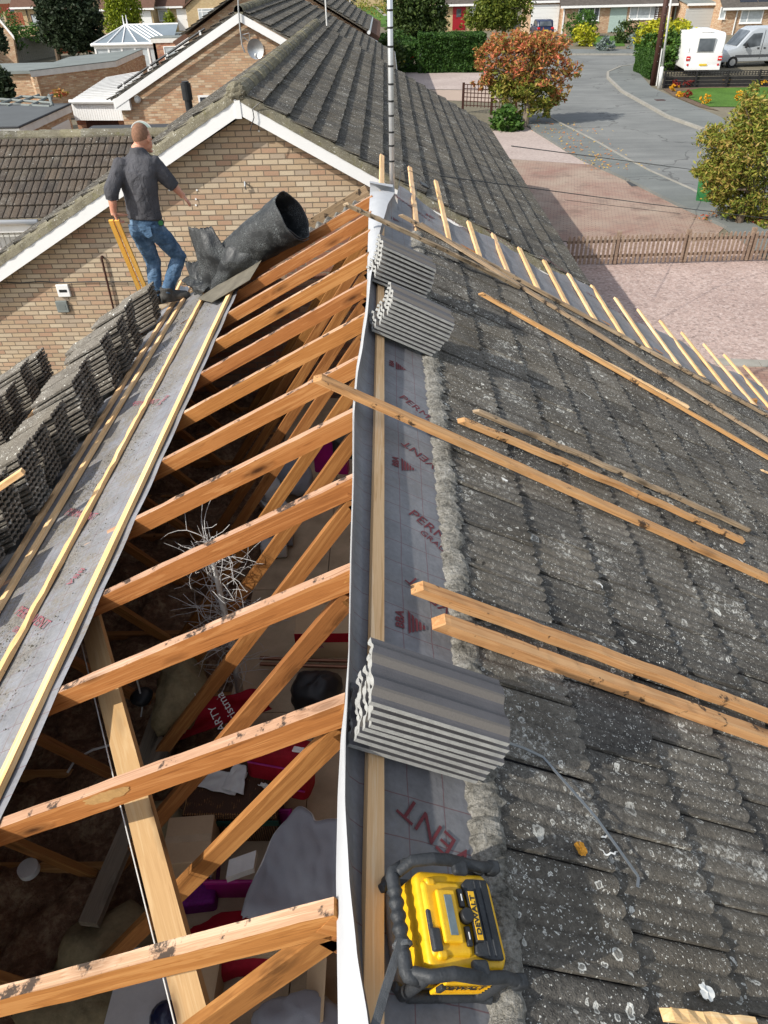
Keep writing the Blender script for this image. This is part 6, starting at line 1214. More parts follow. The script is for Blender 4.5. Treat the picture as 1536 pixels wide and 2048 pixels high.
# insulation
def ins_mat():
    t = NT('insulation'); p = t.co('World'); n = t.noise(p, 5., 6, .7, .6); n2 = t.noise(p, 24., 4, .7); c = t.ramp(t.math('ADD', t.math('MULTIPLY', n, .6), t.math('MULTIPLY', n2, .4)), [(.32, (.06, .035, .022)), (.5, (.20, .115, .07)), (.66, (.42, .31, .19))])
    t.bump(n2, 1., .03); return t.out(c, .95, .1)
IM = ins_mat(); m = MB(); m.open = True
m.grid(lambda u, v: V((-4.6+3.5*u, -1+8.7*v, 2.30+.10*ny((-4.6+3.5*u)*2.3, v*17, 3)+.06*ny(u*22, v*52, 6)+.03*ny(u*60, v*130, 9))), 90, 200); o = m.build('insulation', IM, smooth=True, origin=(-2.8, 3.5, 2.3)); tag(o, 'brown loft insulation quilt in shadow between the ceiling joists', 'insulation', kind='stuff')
M['insy'] = plain('yellow_insulation', (.26, .21, .12), .95, .1, var=.4, sc=7, bump=.9, fine=40)
def lump(lb, px, py, z, r_, seed, nm='insulation_roll', mat='insy', cat='insulation', sx=(1, 1, 1)):
    c = atZ(px, py, z); m = MB(); m.ell(c, (r_*sx[0], r_*sx[1], r_*sx[2]), None, 28, 20); m.v = [c+(p-c)*(1+.35*ny(p.x*5+seed, p.y*5, p.z*5)+.12*ny(p.x*22, p.y*22, p.z*22+seed)) for p in m.v]; o = m.build(nm, M[mat], smooth=True, origin=c); return tag(o, lb, cat)
lump('roll of yellow insulation standing left of the twig tree base', 365, 1370, 2.65, .24, 1, sx=(.7, 1.6, .8)); lump('yellow insulation lump just left of the cardboard box', 330, 1640, 2.45, .13, 2); lump('yellow insulation bulging at the lower left of the open roof', 235, 1905, 2.40, .24, 3, sx=(1.3, 1, .5)); lump('yellow insulation under the rafters at the bottom edge', 170, 2020, 2.40, .22, 4, sx=(1.5, .8, .5))
lump('clear plastic bag of things at the bottom by the white turned-up sheet edge', 610, 2045, 2.55, .16, 5, 'plastic_bag', 'greycloth', 'bag', (1.4, .9, .8)); lump('dark rucksack lying on the loft boards below the membrane edge', 640, 1385, 2.52, .17, 6, 'rucksack', 'black', 'bag', (1.1, 1, .9))
lump('dark red holdall under the lowest rafters at the bottom', 480, 1885, 2.45, .2, 8, 'holdall', 'red', 'bag', (1.5, .8, .6))
# grey offcut timber lying loose on the insulation
a, b = atZ(262, 1640, 2.62), atZ(175, 1845, 2.62); tag(beam('timber_offcut', a+(a-b)*1.0, b, .10, .05, M['greywood']), 'grey dusty timber lying on the insulation beside the brace plank', 'timber')
a, b = atZ(330, 1400, 2.55), atZ(285, 1530, 2.55); tag(beam('timber_offcut', a, b, .12, .05, M['greywood']), 'short flat grey board among the insulation near the black spotlight', 'timber')
m = MB(); c = atZ(55, 1735, 2.52); m.cyl(c, c+V((0, 0, -.04)), .055, 20); tag(m.build('downlight', M['whiteg'], origin=c), 'round white downlight cover on the dark insulation, lower left', 'light fitting')
c = atZ(283, 1392, 2.62); dl = thing('spotlight', 'small black spotlight hanging among the insulation', 'light fitting', c); m = MB(); m.loft([(c+V((0, 0, -.05)), .05, .05), (c, .075, .075), (c+V((0, 0, .03)), .04, .04)], 16); m.build('shade', M['black'], dl, smooth=True); m = MB(); m.tube([c+V((0, 0, .03)), c+V((.01, 0, .2))], .006, 6); m.tube([c+V((0, 0, -.05)), c+V((-.02, -.06, -.14))], .005, 6); m.build('cable', M['whiteg'], dl)
m = MB(); m.tube([atZ(x, y, 2.5) for x, y in ((135, 1545), (150, 1520), (185, 1500), (220, 1490), (250, 1485))], .008, 6); m.build('cable', M['whiteg'], origin=atZ(150, 1520, 2.5)); tag(bpy.data.objects['cable.002'] if 'cable.002' in bpy.data.objects else m and bpy.data.objects[-1], None)
for o in bpy.data.objects:
    if o.name.startswith('cable') and not o.parent and not o.get('label'): tag(o, 'thin white cable curling over the insulation, left of the brace plank', 'cable')
m = MB(); m.tube([atZ(x, y, 2.45) for x, y in ((520, 1316), (600, 1320), (690, 1322), (800, 1325))], .014, 8); m.tube([atZ(x, y, 2.45) for x, y in ((520, 1328), (600, 1331), (690, 1334), (800, 1337))], .014, 8); tag(m.build('copper_pipes', M['copper'], origin=atZ(600, 1325, 2.45)), 'pair of dull copper pipes crossing the loft boards', 'pipe')
# cardboard box with label
o, Mx = box3('cardboard_box', 'closed cardboard box with a small white label, under the near rafters', 'box', 384, 1698, FZ+.13, (.25, .26, .22), 4, 'card', .006)
cb = o
lbm = MB(); lbm.box((.07, -.1315, -.07), (.085, .003, .055), mi=0); lbl = MB(); [lbl.v.extend([Mx @ p for p in lbm.v])]; lbl.f = lbm.f; lbl.m = lbm.m; L_ = lbl.build('label', M['white'], cb, M=Mx); m = MB()
for i in range(9): m.box((.04+i*.0075, -.1337, -.06), (.004 if i % 3 else .006, .002, .012))
m.v = [Mx @ p for p in m.v]; m.build('barcode', M['black'], L_, M=Mx)
m = MB(); m.box((0, 0, .111), (.245, .04, .002)); m.v = [Mx @ p for p in m.v]; m.build('tape', M['chip'], cb, M=Mx)
box3('storage_box', 'magenta storage box underneath the cardboard box', 'box', 378, 1775, FZ-.03, (.32, .26, .15), 6, 'purple', .02)
cr = thing('storage_crate', 'open magenta plastic crate between the wicker hamper and the grey garment bag', 'crate', atZ(500, 1700, FZ)); c = atZ(498, 1690, FZ+.2); w, d, h = .42, .40, .3
m = MB(); [m.bb(a, b) for a, b in (((c.x-w/2, c.y-d/2, c.z-h), (c.x+w/2, c.y-d/2+.012, c.z)), ((c.x-w/2, c.y+d/2-.012, c.z-h), (c.x+w/2, c.y+d/2, c.z)), ((c.x-w/2, c.y-d/2+.013, c.z-h), (c.x-w/2+.012, c.y+d/2-.013, c.z)), ((c.x+w/2-.012, c.y-d/2+.013, c.z-h), (c.x+w/2, c.y+d/2-.013, c.z)), ((c.x-w/2+.013, c.y-d/2+.013, c.z-h), (c.x+w/2-.013, c.y+d/2-.013, c.z-h+.01)))]
m.build('sides', M['magenta'], cr); m = MB(); P = [V((c.x+sx*w/2, c.y+sy*d/2, c.z)) for sx, sy in ((-1, -1), (1, -1), (1, 1), (-1, 1), (-1, -1))]; m.tube(P, .014, 8); m.build('rim', M['magenta'], cr)
m = MB(); c2 = c+V((-.12, -.06, -.02)); m.loft([(c2, .03, .01), (c2+V((0, 0, .08)), .02, .012), (c2+V((.01, 0, .16)), .035, .008)], 8); tag(m.build('foil_wrap', M['metal'], origin=c2), 'crumpled silver foil standing in the magenta crate', 'foil')
# wicker hamper
def wick():
    t = NT('wicker'); p = t.co('Object'); w1 = t.n('ShaderNodeTexWave', {'Vector': p, 'Scale': 24., 'Distortion': 1.5}, bands_direction='X').outputs['Fac']; w2 = t.n('ShaderNodeTexWave', {'Vector': p, 'Scale': 36., 'Distortion': 2.}, bands_direction='Z').outputs['Fac']
    f = t.math('MULTIPLY', w1, w2); t.bump(f, 1., .01); return t.out(t.ramp(f, [(.05, (.05, .02, .008)), (.3, (.26, .13, .05)), (.8, (.48, .29, .13))]), .6, .3)
M['wick'] = wick(); hc = atZ(478, 1602, FZ+.16); hp = thing('wicker_hamper', 'brown wicker hamper with a dark green ribbon, below the red suitcase', 'hamper', hc-V((0, 0, .16))); m = MB(); addr(m, T(hc), (.50, .36, .28), .03); m.build('basket', M['wick'], hp); m = MB(); addr(m, T(hc+V((0, 0, .16))), (.53, .39, .05), .02); m.build('lid', M['wick'], hp)
m = MB(); m.bb(hc+V((-.27, -.205, .09)), hc+V((.27, -.197, .135))); m.prism([hc+V(v) for v in ((-.15, -.207, .1), (-.21, -.207, -.05), (-.17, -.207, -.06), (-.12, -.207, .1), (-.06, -.207, -.05), (-.1, -.207, -.06))][:4], (0, -.004, 0)); m.build('ribbon', M['dkgreen'], hp)
def sheet3(name, P, mat, th=.004, nu=14, nv=14, amp=.012, parent=None, M_=None, seed=0.):
    P = [V(p) for p in P]; m = MB(); m.open = True; m.grid(lambda u, v: P[0].lerp(P[1], u).lerp(P[3].lerp(P[2], u), v)+V((ny(u*3, v*3, seed), ny(u*3+5, v*3, seed+2), ny(u*3, v*3+9, seed+4)))*amp, nu, nv)
    return m.build(name, mat, parent, smooth=True, origin=P[0] if not parent else None, mods=[('SOLIDIFY', dict(thickness=th))])
q = [atZ(390, 1572, 2.72), atZ(470, 1590, 2.72), atZ(495, 1545, 2.74), atZ(420, 1540, 2.74)]; tag(sheet3('clear_bag', q, M['whiteg'], .004), 'pale translucent packet on the left of the wicker hamper', 'packet')
q = [atZ(442, 1576, 2.73), atZ(487, 1589, 2.73), atZ(492, 1532, 2.76), atZ(470, 1525, 2.76)]; tag(sheet3('clear_bag', q, M['whiteg'], .004, seed=3), 'white cloth packet hanging over the front of the wicker hamper', 'packet')
q = [atZ(516, 1568, 2.74), atZ(560, 1598, 2.70), atZ(568, 1588, 2.72), atZ(530, 1566, 2.76)]; tag(sheet3('clear_bag', q, M['whiteg'], .004, seed=8), 'small white packet beside the red suitcase', 'packet')
# red suitcase
sc = atZ(563, 1532, 2.72); Mx = T(sc) @ rot(R(-12)) @ rot(R(-16), 'X'); sc_ = thing('red_suitcase', 'deep red soft suitcase leaning on the wicker hamper', 'suitcase', mat=Mx); m = MB(); addr(m, Mx, (.38, .17, .34), .05, seg=5); m.build('body', M['red'], sc_, M=Mx); m = MB()
for z in (-.07, .07): m.tube([Mx @ V((-.17, -.09, z)), Mx @ V((.17, -.09, z))], .006, 6)
m.tube([Mx @ V((x, 0, .17+h)) for x, h in ((-.07, 0), (-.05, .03), (.05, .03), (.07, 0))], .01, 6); m.build('zip', M['magenta'], sc_, M=Mx); m = MB(); addr(m, Mx @ T((.12, -.04, .176)), (.07, .04, .01), .003); m.build('luggage_tag', M['white'], sc_, M=Mx)
# red carrier bag with white lettering
bp = [atZ(330, 1488, 2.45), atZ(545, 1418, 2.62), atZ(520, 1380, 2.75), atZ(385, 1400, 2.70)]; rb = thing('carrier_bag', 'red and white printed plastic carrier bag under the twig tree', 'bag', bp[0]); sheet3('bag_film', bp, M['red'], .004, 20, 14, .03, rb)
bq = [atZ(322, 1482, 2.47), atZ(372, 1468, 2.50), atZ(402, 1412, 2.72), atZ(388, 1386, 2.73)]; sheet3('bag_white_end', [p+V((0, -.01, .02)) for p in bq], M['whiteg'], .004, 10, 10, .02, rb)
pc = atZ(462, 1428, 2.69); n_ = (CAM-pc).normalized(); xx = (bp[1]-bp[0]).normalized(); xx = (xx-n_*xx.dot(n_)).normalized(); tm = frame(-xx, n_, pc+n_*.03)
tm = Matrix.Translation(pc+n_*.03) @ Matrix((( xx.x, n_.cross(xx).x, n_.x, 0), (xx.y, n_.cross(xx).y, n_.y, 0), (xx.z, n_.cross(xx).z, n_.z, 0), (0, 0, 0, 1)))
text('lettering', 'Christma', .075, M['white'], rb, tm @ rot(R(105)) @ T((.01, .0, 0)), .0005); text('lettering', 'PARTY', .065, M['white'], rb, tm @ rot(R(100)) @ T((-.0, .085, 0)), .0005)
box3('paper_bag', 'bright pink bag under the far rafters near the ridge', 'bag', 662, 905, 2.65, (.32, .1, .42), -10, 'magenta', .02); box3('black_box', 'black box beside the pink bag, just below the ridge', 'box', 690, 880, 2.85, (.22, .2, .3), 0, 'black', .02)
box3('white_tub', 'white lidded plastic tub on the boards right of the twig tree', 'tub', 548, 1095, FZ+.03, (.22, .16, .13), 8, 'whiteg', .02); box3('white_crate', 'white box behind the plastic tub', 'box', 560, 1065, FZ+.05, (.22, .2, .16), 5, 'greycloth', .01)
lump('silvery striped duvet roll in the far part of the loft', 590, 955, 2.55, .17, 14, 'duvet_roll', 'greycloth', 'bedding', (1, 1.3, .8)); lump('pale duvet roll left of the striped one in the far loft', 540, 975, 2.5, .13, 15, 'duvet_roll', 'whiteg', 'bedding', (.9, 1.4, .8))
box3('paper_stack', 'stack of white paperwork in the far loft, under the fifth rafter', 'papers', 548, 1010, FZ+.02, (.2, .28, .08), 30, 'whiteg', .004)
o, Mx = box3('cardboard_box', 'cardboard box with a maroon lid strip close under the membrane edge', 'box', 652, 1262, FZ+.02, (.42, .30, .26), 0, 'card', .006); m = MB(); m.box((0, -.151, .09), (.415, .004, .09)); m.v = [Mx @ p for p in m.v]; s_ = m.build('maroon_strip', M['red'], o, M=Mx); text('lettering', 'GA', .035, M['magenta'], o, Mx @ T((-.03, -.153, .0)) @ rot(R(90), 'X'), .0005)
# open carton at the bottom
oc = atZ(520, 1985, 2.56); ob = thing('open_carton', 'open cardboard carton with raised flaps at the bottom of the photo', 'box', oc-V((0, 0, .2))); m = MB(); w, d, h = .44, .32, .26
for a, b in (((-w/2, -d/2, -h), (w/2, -d/2+.005, 0)), ((-w/2, d/2-.005, -h), (w/2, d/2, 0)), ((-w/2, -d/2+.006, -h), (-w/2+.005, d/2-.006, 0)), ((w/2-.005, -d/2+.006, -h), (w/2, d/2-.006, 0))): m.bb(oc+V(a), oc+V(b))
m.build('sides', M['card'], ob)
for P in (((-w/2, d/2, 0), (w/2, d/2, 0), (w/2-.02, d/2+.03, .2), (-w/2+.03, d/2+.03, .2)), ((-w/2, -d/2, 0), (-w/2, d/2, 0), (-w/2-.14, d/2, .08), (-w/2-.14, -d/2, .08)), ((w/2, -d/2, 0), (w/2, d/2, 0), (w/2+.1, d/2, .14), (w/2+.1, -d/2, .14))): MB().prism([oc+V(p) for p in P], (0, .0, .005)).build('flap', M['card'], ob)
bb_ = atZ(300, 1990, 2.5); tag(MB().box(bb_, (.3, .34, .2)).build('game_box', M['whiteg'], origin=bb_), 'white and navy box among clutter left of the brace plank end', 'box'); m = MB(); m.ell(atZ(330, 2035, 2.62), (.07, .07, .06)); tag(m.build('navy_ball', M['navy'] if 'navy' in M else M['black'], origin=atZ(330, 2035, 2.62)), 'small round navy thing at the bottom edge beside the brace plank', 'ball')
# grey garment bag
G = [atZ(486, 1832, 2.78), atZ(655, 1822, 2.80), atZ(700, 1640, 2.80), atZ(590, 1622, 2.78)]; gb = thing('garment_bag', 'large grey fabric garment bag with pale piping, lying over boxes beside the ridge', 'garment bag', G[0])
prof_ = [(486, 1832), (500, 1780), (527, 1722), (548, 1672), (575, 1640), (598, 1615), (622, 1628), (632, 1644), (660, 1640), (700, 1642), (700, 1820), (600, 1838)]; zf = lambda x, y: 2.78+.0003*(x-486)
C0 = prof_[:10]; C = []
for i in range(9):
    a, b, c, d = C0[max(i-1, 0)], C0[i], C0[i+1], C0[min(i+2, 9)]
    for k in range(5): u = k/5; C.append(tuple(.5*(2*b[j]+(c[j]-a[j])*u+(2*a[j]-5*b[j]+4*c[j]-d[j])*u*u+(3*b[j]-a[j]-3*c[j]+d[j])*u**3) for j in (0, 1)))
C.append(C0[9]); nC = len(C); base_ = [(486+(700-486)*i/(nC-1), 1834+6*math.sin(i*.2)) for i in range(nC)]
m = MB(); m.open = True; NVg = 22; rows = []
for j in range(NVg+1):
    v = j/NVg
    for i in range(nC): x = C[i][0]*(1-v)+base_[i][0]*v; y = C[i][1]*(1-v)+base_[i][1]*v; e = min(1, 4*min(v, 1-v)+.15); rows.append(atZ(x, y, zf(x, y)+.05*ny(x*.012, y*.012, 2)*e+.018*ny(x*.05, y*.03, 5)*e))
m.add(rows, [(j*nC+i, j*nC+i+1, (j+1)*nC+i+1, (j+1)*nC+i) for j in range(NVg) for i in range(nC-1)]); P = rows[:nC]
m.build('cloth', M['greycloth'], gb, smooth=True, mods=[('SOLIDIFY', dict(thickness=.012))]); m = MB(); m.tube([p+V((0, 0, .003)) for p in P], .006, 6); m.build('piping', M['whiteg'], gb)
a, b = atZ(455, 1765, 2.74), atZ(510, 1745, 2.74); o = MB().prism([a, b, b+V((0, .09, 0)), a+V((0, .09, 0))], (0, 0, .05)).build('gift_wrap_roll', M['whiteg'], origin=a); tag(o, 'white patterned wrapping roll poking out left of the garment bag', 'wrapping paper')
# white twig tree
M['twig'] = plain('frosted_twig', (.44, .43, .42), .8, .2, var=.25, sc=20)
tw = thing('twig_tree', 'white decorative twig tree with bare curling branches standing in the loft', 'decoration', atZ(480, 1400, FZ)); b0 = atZ(482, 1405, FZ+.02); t0 = atY(432, 1110, b0.y-.02); rnd = random.Random(2)
ax = [b0, atY(470, 1310, b0.y), atY(450, 1230, b0.y), atY(430, 1140, b0.y), atY(415, 1080, b0.y)]; m = MB(); m.tube(ax, [.028, .026, .022, .014, .006], 8); m.build('stem', M['whiteg'], tw, smooth=True)
m = MB()
for i in range(135):
    u = rnd.uniform(.12, .98)*4; k = int(u); s = ax[k].lerp(ax[min(k+1, 4)], u-k); d = V((rnd.gauss(0, 1), rnd.gauss(0, .8), rnd.uniform(-.1, 1.5))).normalized(); ln = rnd.uniform(.16, .42); P = [s]; q = s.copy(); w = V((rnd.gauss(0, 1), rnd.gauss(0, 1), rnd.gauss(0, 1)))*.55
    for j in range(6): q = q+d*ln/6; d = (d+w*rnd.uniform(.2, 1.1)+V((rnd.gauss(0, .14), rnd.gauss(0, .14), rnd.gauss(0, .14)-.06*(j > 3)))).normalized(); P.append(q.copy())
    m.tube(P, [.0028, .0025, .0022, .002, .0018, .0015, .0012], 4, cap=False)
    if i % 2: e = P[3]; dd = V((rnd.gauss(0, 1), rnd.gauss(0, 1), rnd.gauss(0, .8))).normalized()*.08; m.tube([e, e+dd, e+dd*1.6+V((0, 0, .02))], .0018, 4, cap=False)
m.build('twigs', M['twig'], tw); m = MB(); m.loft([(b0, .10, .10), (b0+V((0, 0, .03)), .08, .08), (b0+V((0, 0, .06)), .03, .03)], 16); m.build('base', M['whiteg'], tw, smooth=True)
# ================================================================== roofing felt, torn strip
fr = thing('felt_roll', 'torn sheet of black bitumen felt curled into a wide open tube on the rafters', 'roofing felt', L(1.8, 7.2)); A = atY(395, 560, 7.45)+V((0, 0, .02)); B = atY(588, 432, 7.0); ax_ = (B-A).normalized(); up_ = V((0, 0, 1)); sd_ = ax_.cross(up_).normalized(); u2 = sd_.cross(ax_).normalized()
def tubef(u, v):
    r = .105+.12*u+.012*ny(u*5, v*6, 2); r *= 1.04-.13*v; a = 2*math.pi*(v*1.32-.28); e = .03*ny(v*14, 3)*(u < .02)+.02*ny(v*11, 8)*(u > .98); c = A.lerp(B, u+e); ex = 1+.05*math.sin(u*9)
    return c+sd_*math.cos(a)*r*.95+u2*math.sin(a)*r*(1.06)+ax_*0-V((0, 0, .0))+u2*(.012*ny(u*7, v*8)+.006*ny(u*22, v*28))
m = MB(); m.open = True; m.grid(tubef, 70, 72); m.build('tube', M['felt'], fr, smooth=True, mods=[('SOLIDIFY', dict(thickness=.006))])
def flapf(P, nm, am=.02, n=26, mat='felt'):
    P = [V(p) for p in P]; m = MB(); m.open = True
    m.grid(lambda u, v: P[0].lerp(P[1], u).lerp(P[3].lerp(P[2], u), v)+V((.6*ny(u*4, v*4, 1), ny(u*3, v*3, 5), .7*ny(u*5, v*4, 8)))*am+V((.03*ny(u*19, 2)*(v > .97), 0, .02*ny(u*17, 5)*(v > .97)+.02*ny(v*17, 5)*(u > .97)))+V((0, -.10*math.sin(v*math.pi*.9)*math.sin(u*math.pi*.8), 0)), n, n); return m.build(nm, M[mat], fr, smooth=True, mods=[('SOLIDIFY', dict(thickness=.006))])
flapf([atY(412, 585, 7.15), atY(492, 548, 7.15), atY(424, 452, 7.25), atY(376, 456, 7.3)], 'torn_flap'); flapf([atY(420, 585, 7.12), atY(520, 525, 7.05), atY(480, 480, 7.12), atY(430, 500, 7.2)], 'torn_flap', .025)
flapf([atY(388, 590, 7.3), atY(424, 585, 7.2), atY(400, 520, 7.45), atY(370, 524, 7.5)], 'torn_flap', .02); flapf([atY(362, 560, 7.4), atY(402, 592, 7.15), atY(420, 565, 7.2), atY(388, 545, 7.4)], 'torn_flap', .03)
m = MB(); m.open = True
P = [onL(x, y, .05) for x, y in ((424, 605), (470, 578), (500, 560), (524, 520), (516, 512), (470, 545), (430, 575), (395, 598))]; Q = [L(s, y, .05+.01*ny(i, 2)) for i, (s, y) in enumerate(P)]; mm = MB(); mm.prism(Q, (0, 0, .006)); o = mm.build('felt_offcut', M['feltdull'], origin=Q[0]); tag(o, 'flat dusty strip of old felt lying below the curled black roll', 'roofing felt')
q = [atY(357, 592, 7.62), atY(374, 590, 7.6), atY(377, 574, 7.7), atY(360, 572, 7.7)]; tag(sheet3('white_sheet', q, M['white'], .004, 8, 8, .02), 'scrap of white sheet behind the boot of the man', 'sheet')
for a, b, lb in (((357, 612), (392, 545), 'batten end rising beside the boots towards the gable'), ((345, 595), (362, 560), 'short batten end between the legs and the felt')):
    pa, pb = onL(*a, .03), onL(*b, .03); tag(beam('roofing_batten', L(*pa, .03), L(*pb, .03), .045, .025, M['batten'], up=(-sP, 0, cP)), lb, 'batten')
# ================================================================== site radio
def radio():
    s, y = .262, .735; Mx = RM(s, y, .09, R(9)) @ Matrix.Diagonal((.88, .78, .88, 1)); t = thing('site_radio', 'yellow and black rugged site radio lying on its back beside the ridge batten', 'radio', mat=Mx); W, H, D = .265, .315, .175
    Y_, K = M['radioyel'], M['blackr']
    def add(n, c, s_, mt, bev=.012, par=t, r=None, seg=3): m = MB(); addr(m, Mx @ T(c) @ (r or Matrix.Identity(4)), s_, bev, seg=seg); return m.build(n, mt, par, M=Mx, smooth=False)
    m = MB(); a = W/2-.012; pts = [(-a, -H/2+.02), (-a+.03, -H/2), (a-.03, -H/2), (a, -H/2+.02), (a, H/2-.06), (a-.015, H/2-.04), (-a+.015, H/2-.04), (-a, H/2-.06)]
    m.prism([Mx @ V((x, y_, -D/2+.01)) for x, y_ in pts], Mx.to_3x3() @ V((0, 0, D-.035))); b = m.build('body', Y_, t, M=Mx, mods=[('BEVEL', dict(width=.014, segments=4, limit_method='ANGLE'))])
    add('front_panel', (0, .035, D/2-.03), (W*.70, .14, .03), Y_, .014, b, seg=4); add('display_hood', (0, .035, D/2-.008), (.13, .065, .014), Y_, .006, b)
    add('display', (0, .033, D/2+.0005), (.098, .026, .003), M['lcd'], .001)
    add('handle_recess', (-.01, H/2-.068, D/2-.03), (.06, .028, .03), K, .006); add('battery_catch', (-.055, H/2-.07, D/2-.018), (.055, .032, .02), K, .006)
    for sx in (-1, 1):   # protective bars along both sides, with end feet
        x = sx*(W/2+.005); m = MB(); pts = [(x-sx*.02, H/2+.005, D/2-.045), (x, H/2-.03, D/2-.015), (x, H/2-.09, D/2+.008), (x+sx*.004, 0, D/2+.0), (x+sx*.004, -.05, D/2-.012), (x, -H/2+.03, D/2-.018), (x+sx*.008, -H/2-.03, D/2-.03)]
        m.tube([Mx @ V(p) for p in pts], [.013, .015, .015, .015, .015, .014, .014], 12)
        pts = [(x-sx*.02, H/2+.005, -D/2+.03), (x, H/2-.05, -D/2+.012), (x, 0, -D/2+.012), (x, -H/2+.03, -D/2+.012), (x+sx*.008, -H/2-.02, -D/2+.02)]; m.tube([Mx @ V(p) for p in pts], [.012, .014, .014, .014, .014], 12)
        for y_ in (H/2-.02, -H/2+.02): m.tube([Mx @ V((x, y_, D/2-.03)), Mx @ V((x, y_, -D/2+.02))], .015, 10)
        m.build('side_bar', K, t, M=Mx, smooth=True, mods=[('REMESH', dict(mode='VOXEL', voxel_size=.004)), ('SMOOTH', dict(iterations=4))])
        add('rubber_foot', (x+sx*.006, -H/2-.03, D/2-.035), (.036, .045, .042), K, .010); add('bar_clamp', (x-sx*.014, -.035, D/2-.004), (.04, .055, .022), K, .010)
        add('corner_boss', (sx*W*.33, H/2-.085, D/2-.022), (.024, .036, .022), Y_, .010, b)
    m = MB(); n = 46; pts = [V((-W/2+.012+(W-.024)*i/n, H/2+.018-.0*(i in (0, n)), D/2-.055)) for i in range(n+1)]; pts = [V((-W/2-.004, H/2-.02, D/2-.045))]+pts+[V((W/2+.004, H/2-.02, D/2-.045))]
    rr = [.016]+[.0165+.0028*(math.sin(i*1.05)) *(8 < i < 38) for i in range(n+1)]+[.016]; m.tube([Mx @ p for p in pts], rr, 14); m.build('handle', K, t, M=Mx, smooth=True)
    m = MB(); g = [(-.092, -.055), (-.085, -.04), (-.03, -.052), (.03, -.052), (.085, -.04), (.100, -.06), (.100, -.135), (-.100, -.135), (-.100, -.09)]; m.prism([Mx @ V((x, y_, D/2-.026)) for x, y_ in g], Mx.to_3x3() @ V((0, 0, .014))); gr = m.build('speaker_grille', K, t, M=Mx, mods=[('BEVEL', dict(width=.004, segments=2, limit_method='ANGLE'))])
    for y_ in (-.085, -.108): add('rib', (0, y_, D/2-.012), (.19, .005, .006), K, .002, gr)
    m = MB(); m.cyl(Mx @ V((0, -.025, D/2-.02)), Mx @ V((0, -.025, D/2+.006)), .0165, 24); m.build('knob', M['black'], t, M=Mx, mods=[('BEVEL', dict(width=.003, segments=2, limit_method='ANGLE'))])
    for sx in (-1, 1): add('button_pad', (sx*.047, -.022, D/2-.012), (.048, .019, .012), M['black'], .004); add('button_pad_edge', (sx*.047, -.022, D/2-.0055), (.018, .004, .002), M['whiteg'], .001)
    bd = add('badge', (0, -.052, D/2-.002), (.128, .027, .010), M['black'], .004); add('badge_border', (0, -.052, D/2+.0035), (.120, .021, .002), Y_, .001, bd); 
    for par, Mt, sz in ((bd, Mx @ T((0, -.052, D/2+.0048)), .0235),): text('lettering', 'DEWALT', sz, M['black'], par, Mt, .0006, 1.05, .0006)
    # right-hand side plate (faces the viewer at the bottom)
    sp = add('side_plate', (-W/2-.004, -.03, -.005), (.012, .17, .085), Y_, .004)
    for z in (-.028, -.014, 0., .014): add('rib', (-W/2-.011, -.03, z-.0), (.003, .165, .004), Y_, .001, sp)
    text('lettering', 'DEWALT', .036, M['black'], sp, Mx @ T((-W/2-.0130, -.02, .012)) @ Matrix(((0, 0, -1, 0), (-1, 0, 0, 0), (0, 1, 0, 0), (0, 0, 0, 1))), .0004, 1., .0008); add('latch', (-W/2-.012, .055, .01), (.014, .018, .03), K, .004)
    add('base_plate', (-.0, 0, -D/2+.006), (W-.01, H-.03, .03), M['greyplas'], .010)
    m = MB(); a, b_ = Mx @ V((-.06, H/2+.0, D/2-.055)), Mx @ V((-.10, H/2+.034, D/2-.045)); P = [Mx @ V((-.05, H/2+.036, D/2-.03)), Mx @ V((-.075, H/2+.04, D/2-.055)), Rr(.105, .58, .09), Rr(.085, .50, .07), Rr(.07, .42, .062), Rr(.06, .30, .05), Rr(.055, .12, .045)]
    for p, q in zip(P, P[1:]): d = (q-p).normalized(); w_ = d.cross(V((.6, 0, .8))).normalized()*.011; m.prism([p-w_, p+w_, q+w_, q-w_], V((.001, 0, .002)))
    m.tube([Mx @ V((-.055, H/2+.018+.022*math.cos(k*math.pi/6), D/2-.055+.022*math.sin(k*math.pi/6))) for k in range(13)], .006, 6); m.build('strap', M['greystrap'], t, M=Mx)
def yel():
    t = NT('radio_yellow'); p = t.co('Object'); n = t.noise(p, 22., 5, .7); s = t.noise(p, 160., 3, .6); c = t.ramp(n, [(.3, (.72, .38, .006)), (.6, (.86, .50, .015))]); d = t.math('MULTIPLY', t.ramp(n, [(.58, 0), (.68, .55)]), t.ramp(s, [(.45, 0), (.6, 1)])); c = t.mix(d, c, (.12, .08, .03)); t.bump(s, .12, .002); return t.out(c, .42, .45)
M['radioyel'] = yel(); M['lcd'] = plain('display_grey', (.15, .19, .20), .2, .5, var=.15, sc=60); M['greyplas'] = plain('dusty_grey_plastic', (.16, .145, .13), .75, .2, var=.35, sc=20); M['greystrap'] = plain('grey_webbing', (.10, .105, .11), .8, .2, var=.3, sc=40, bump=.5, fine=300)
radio()
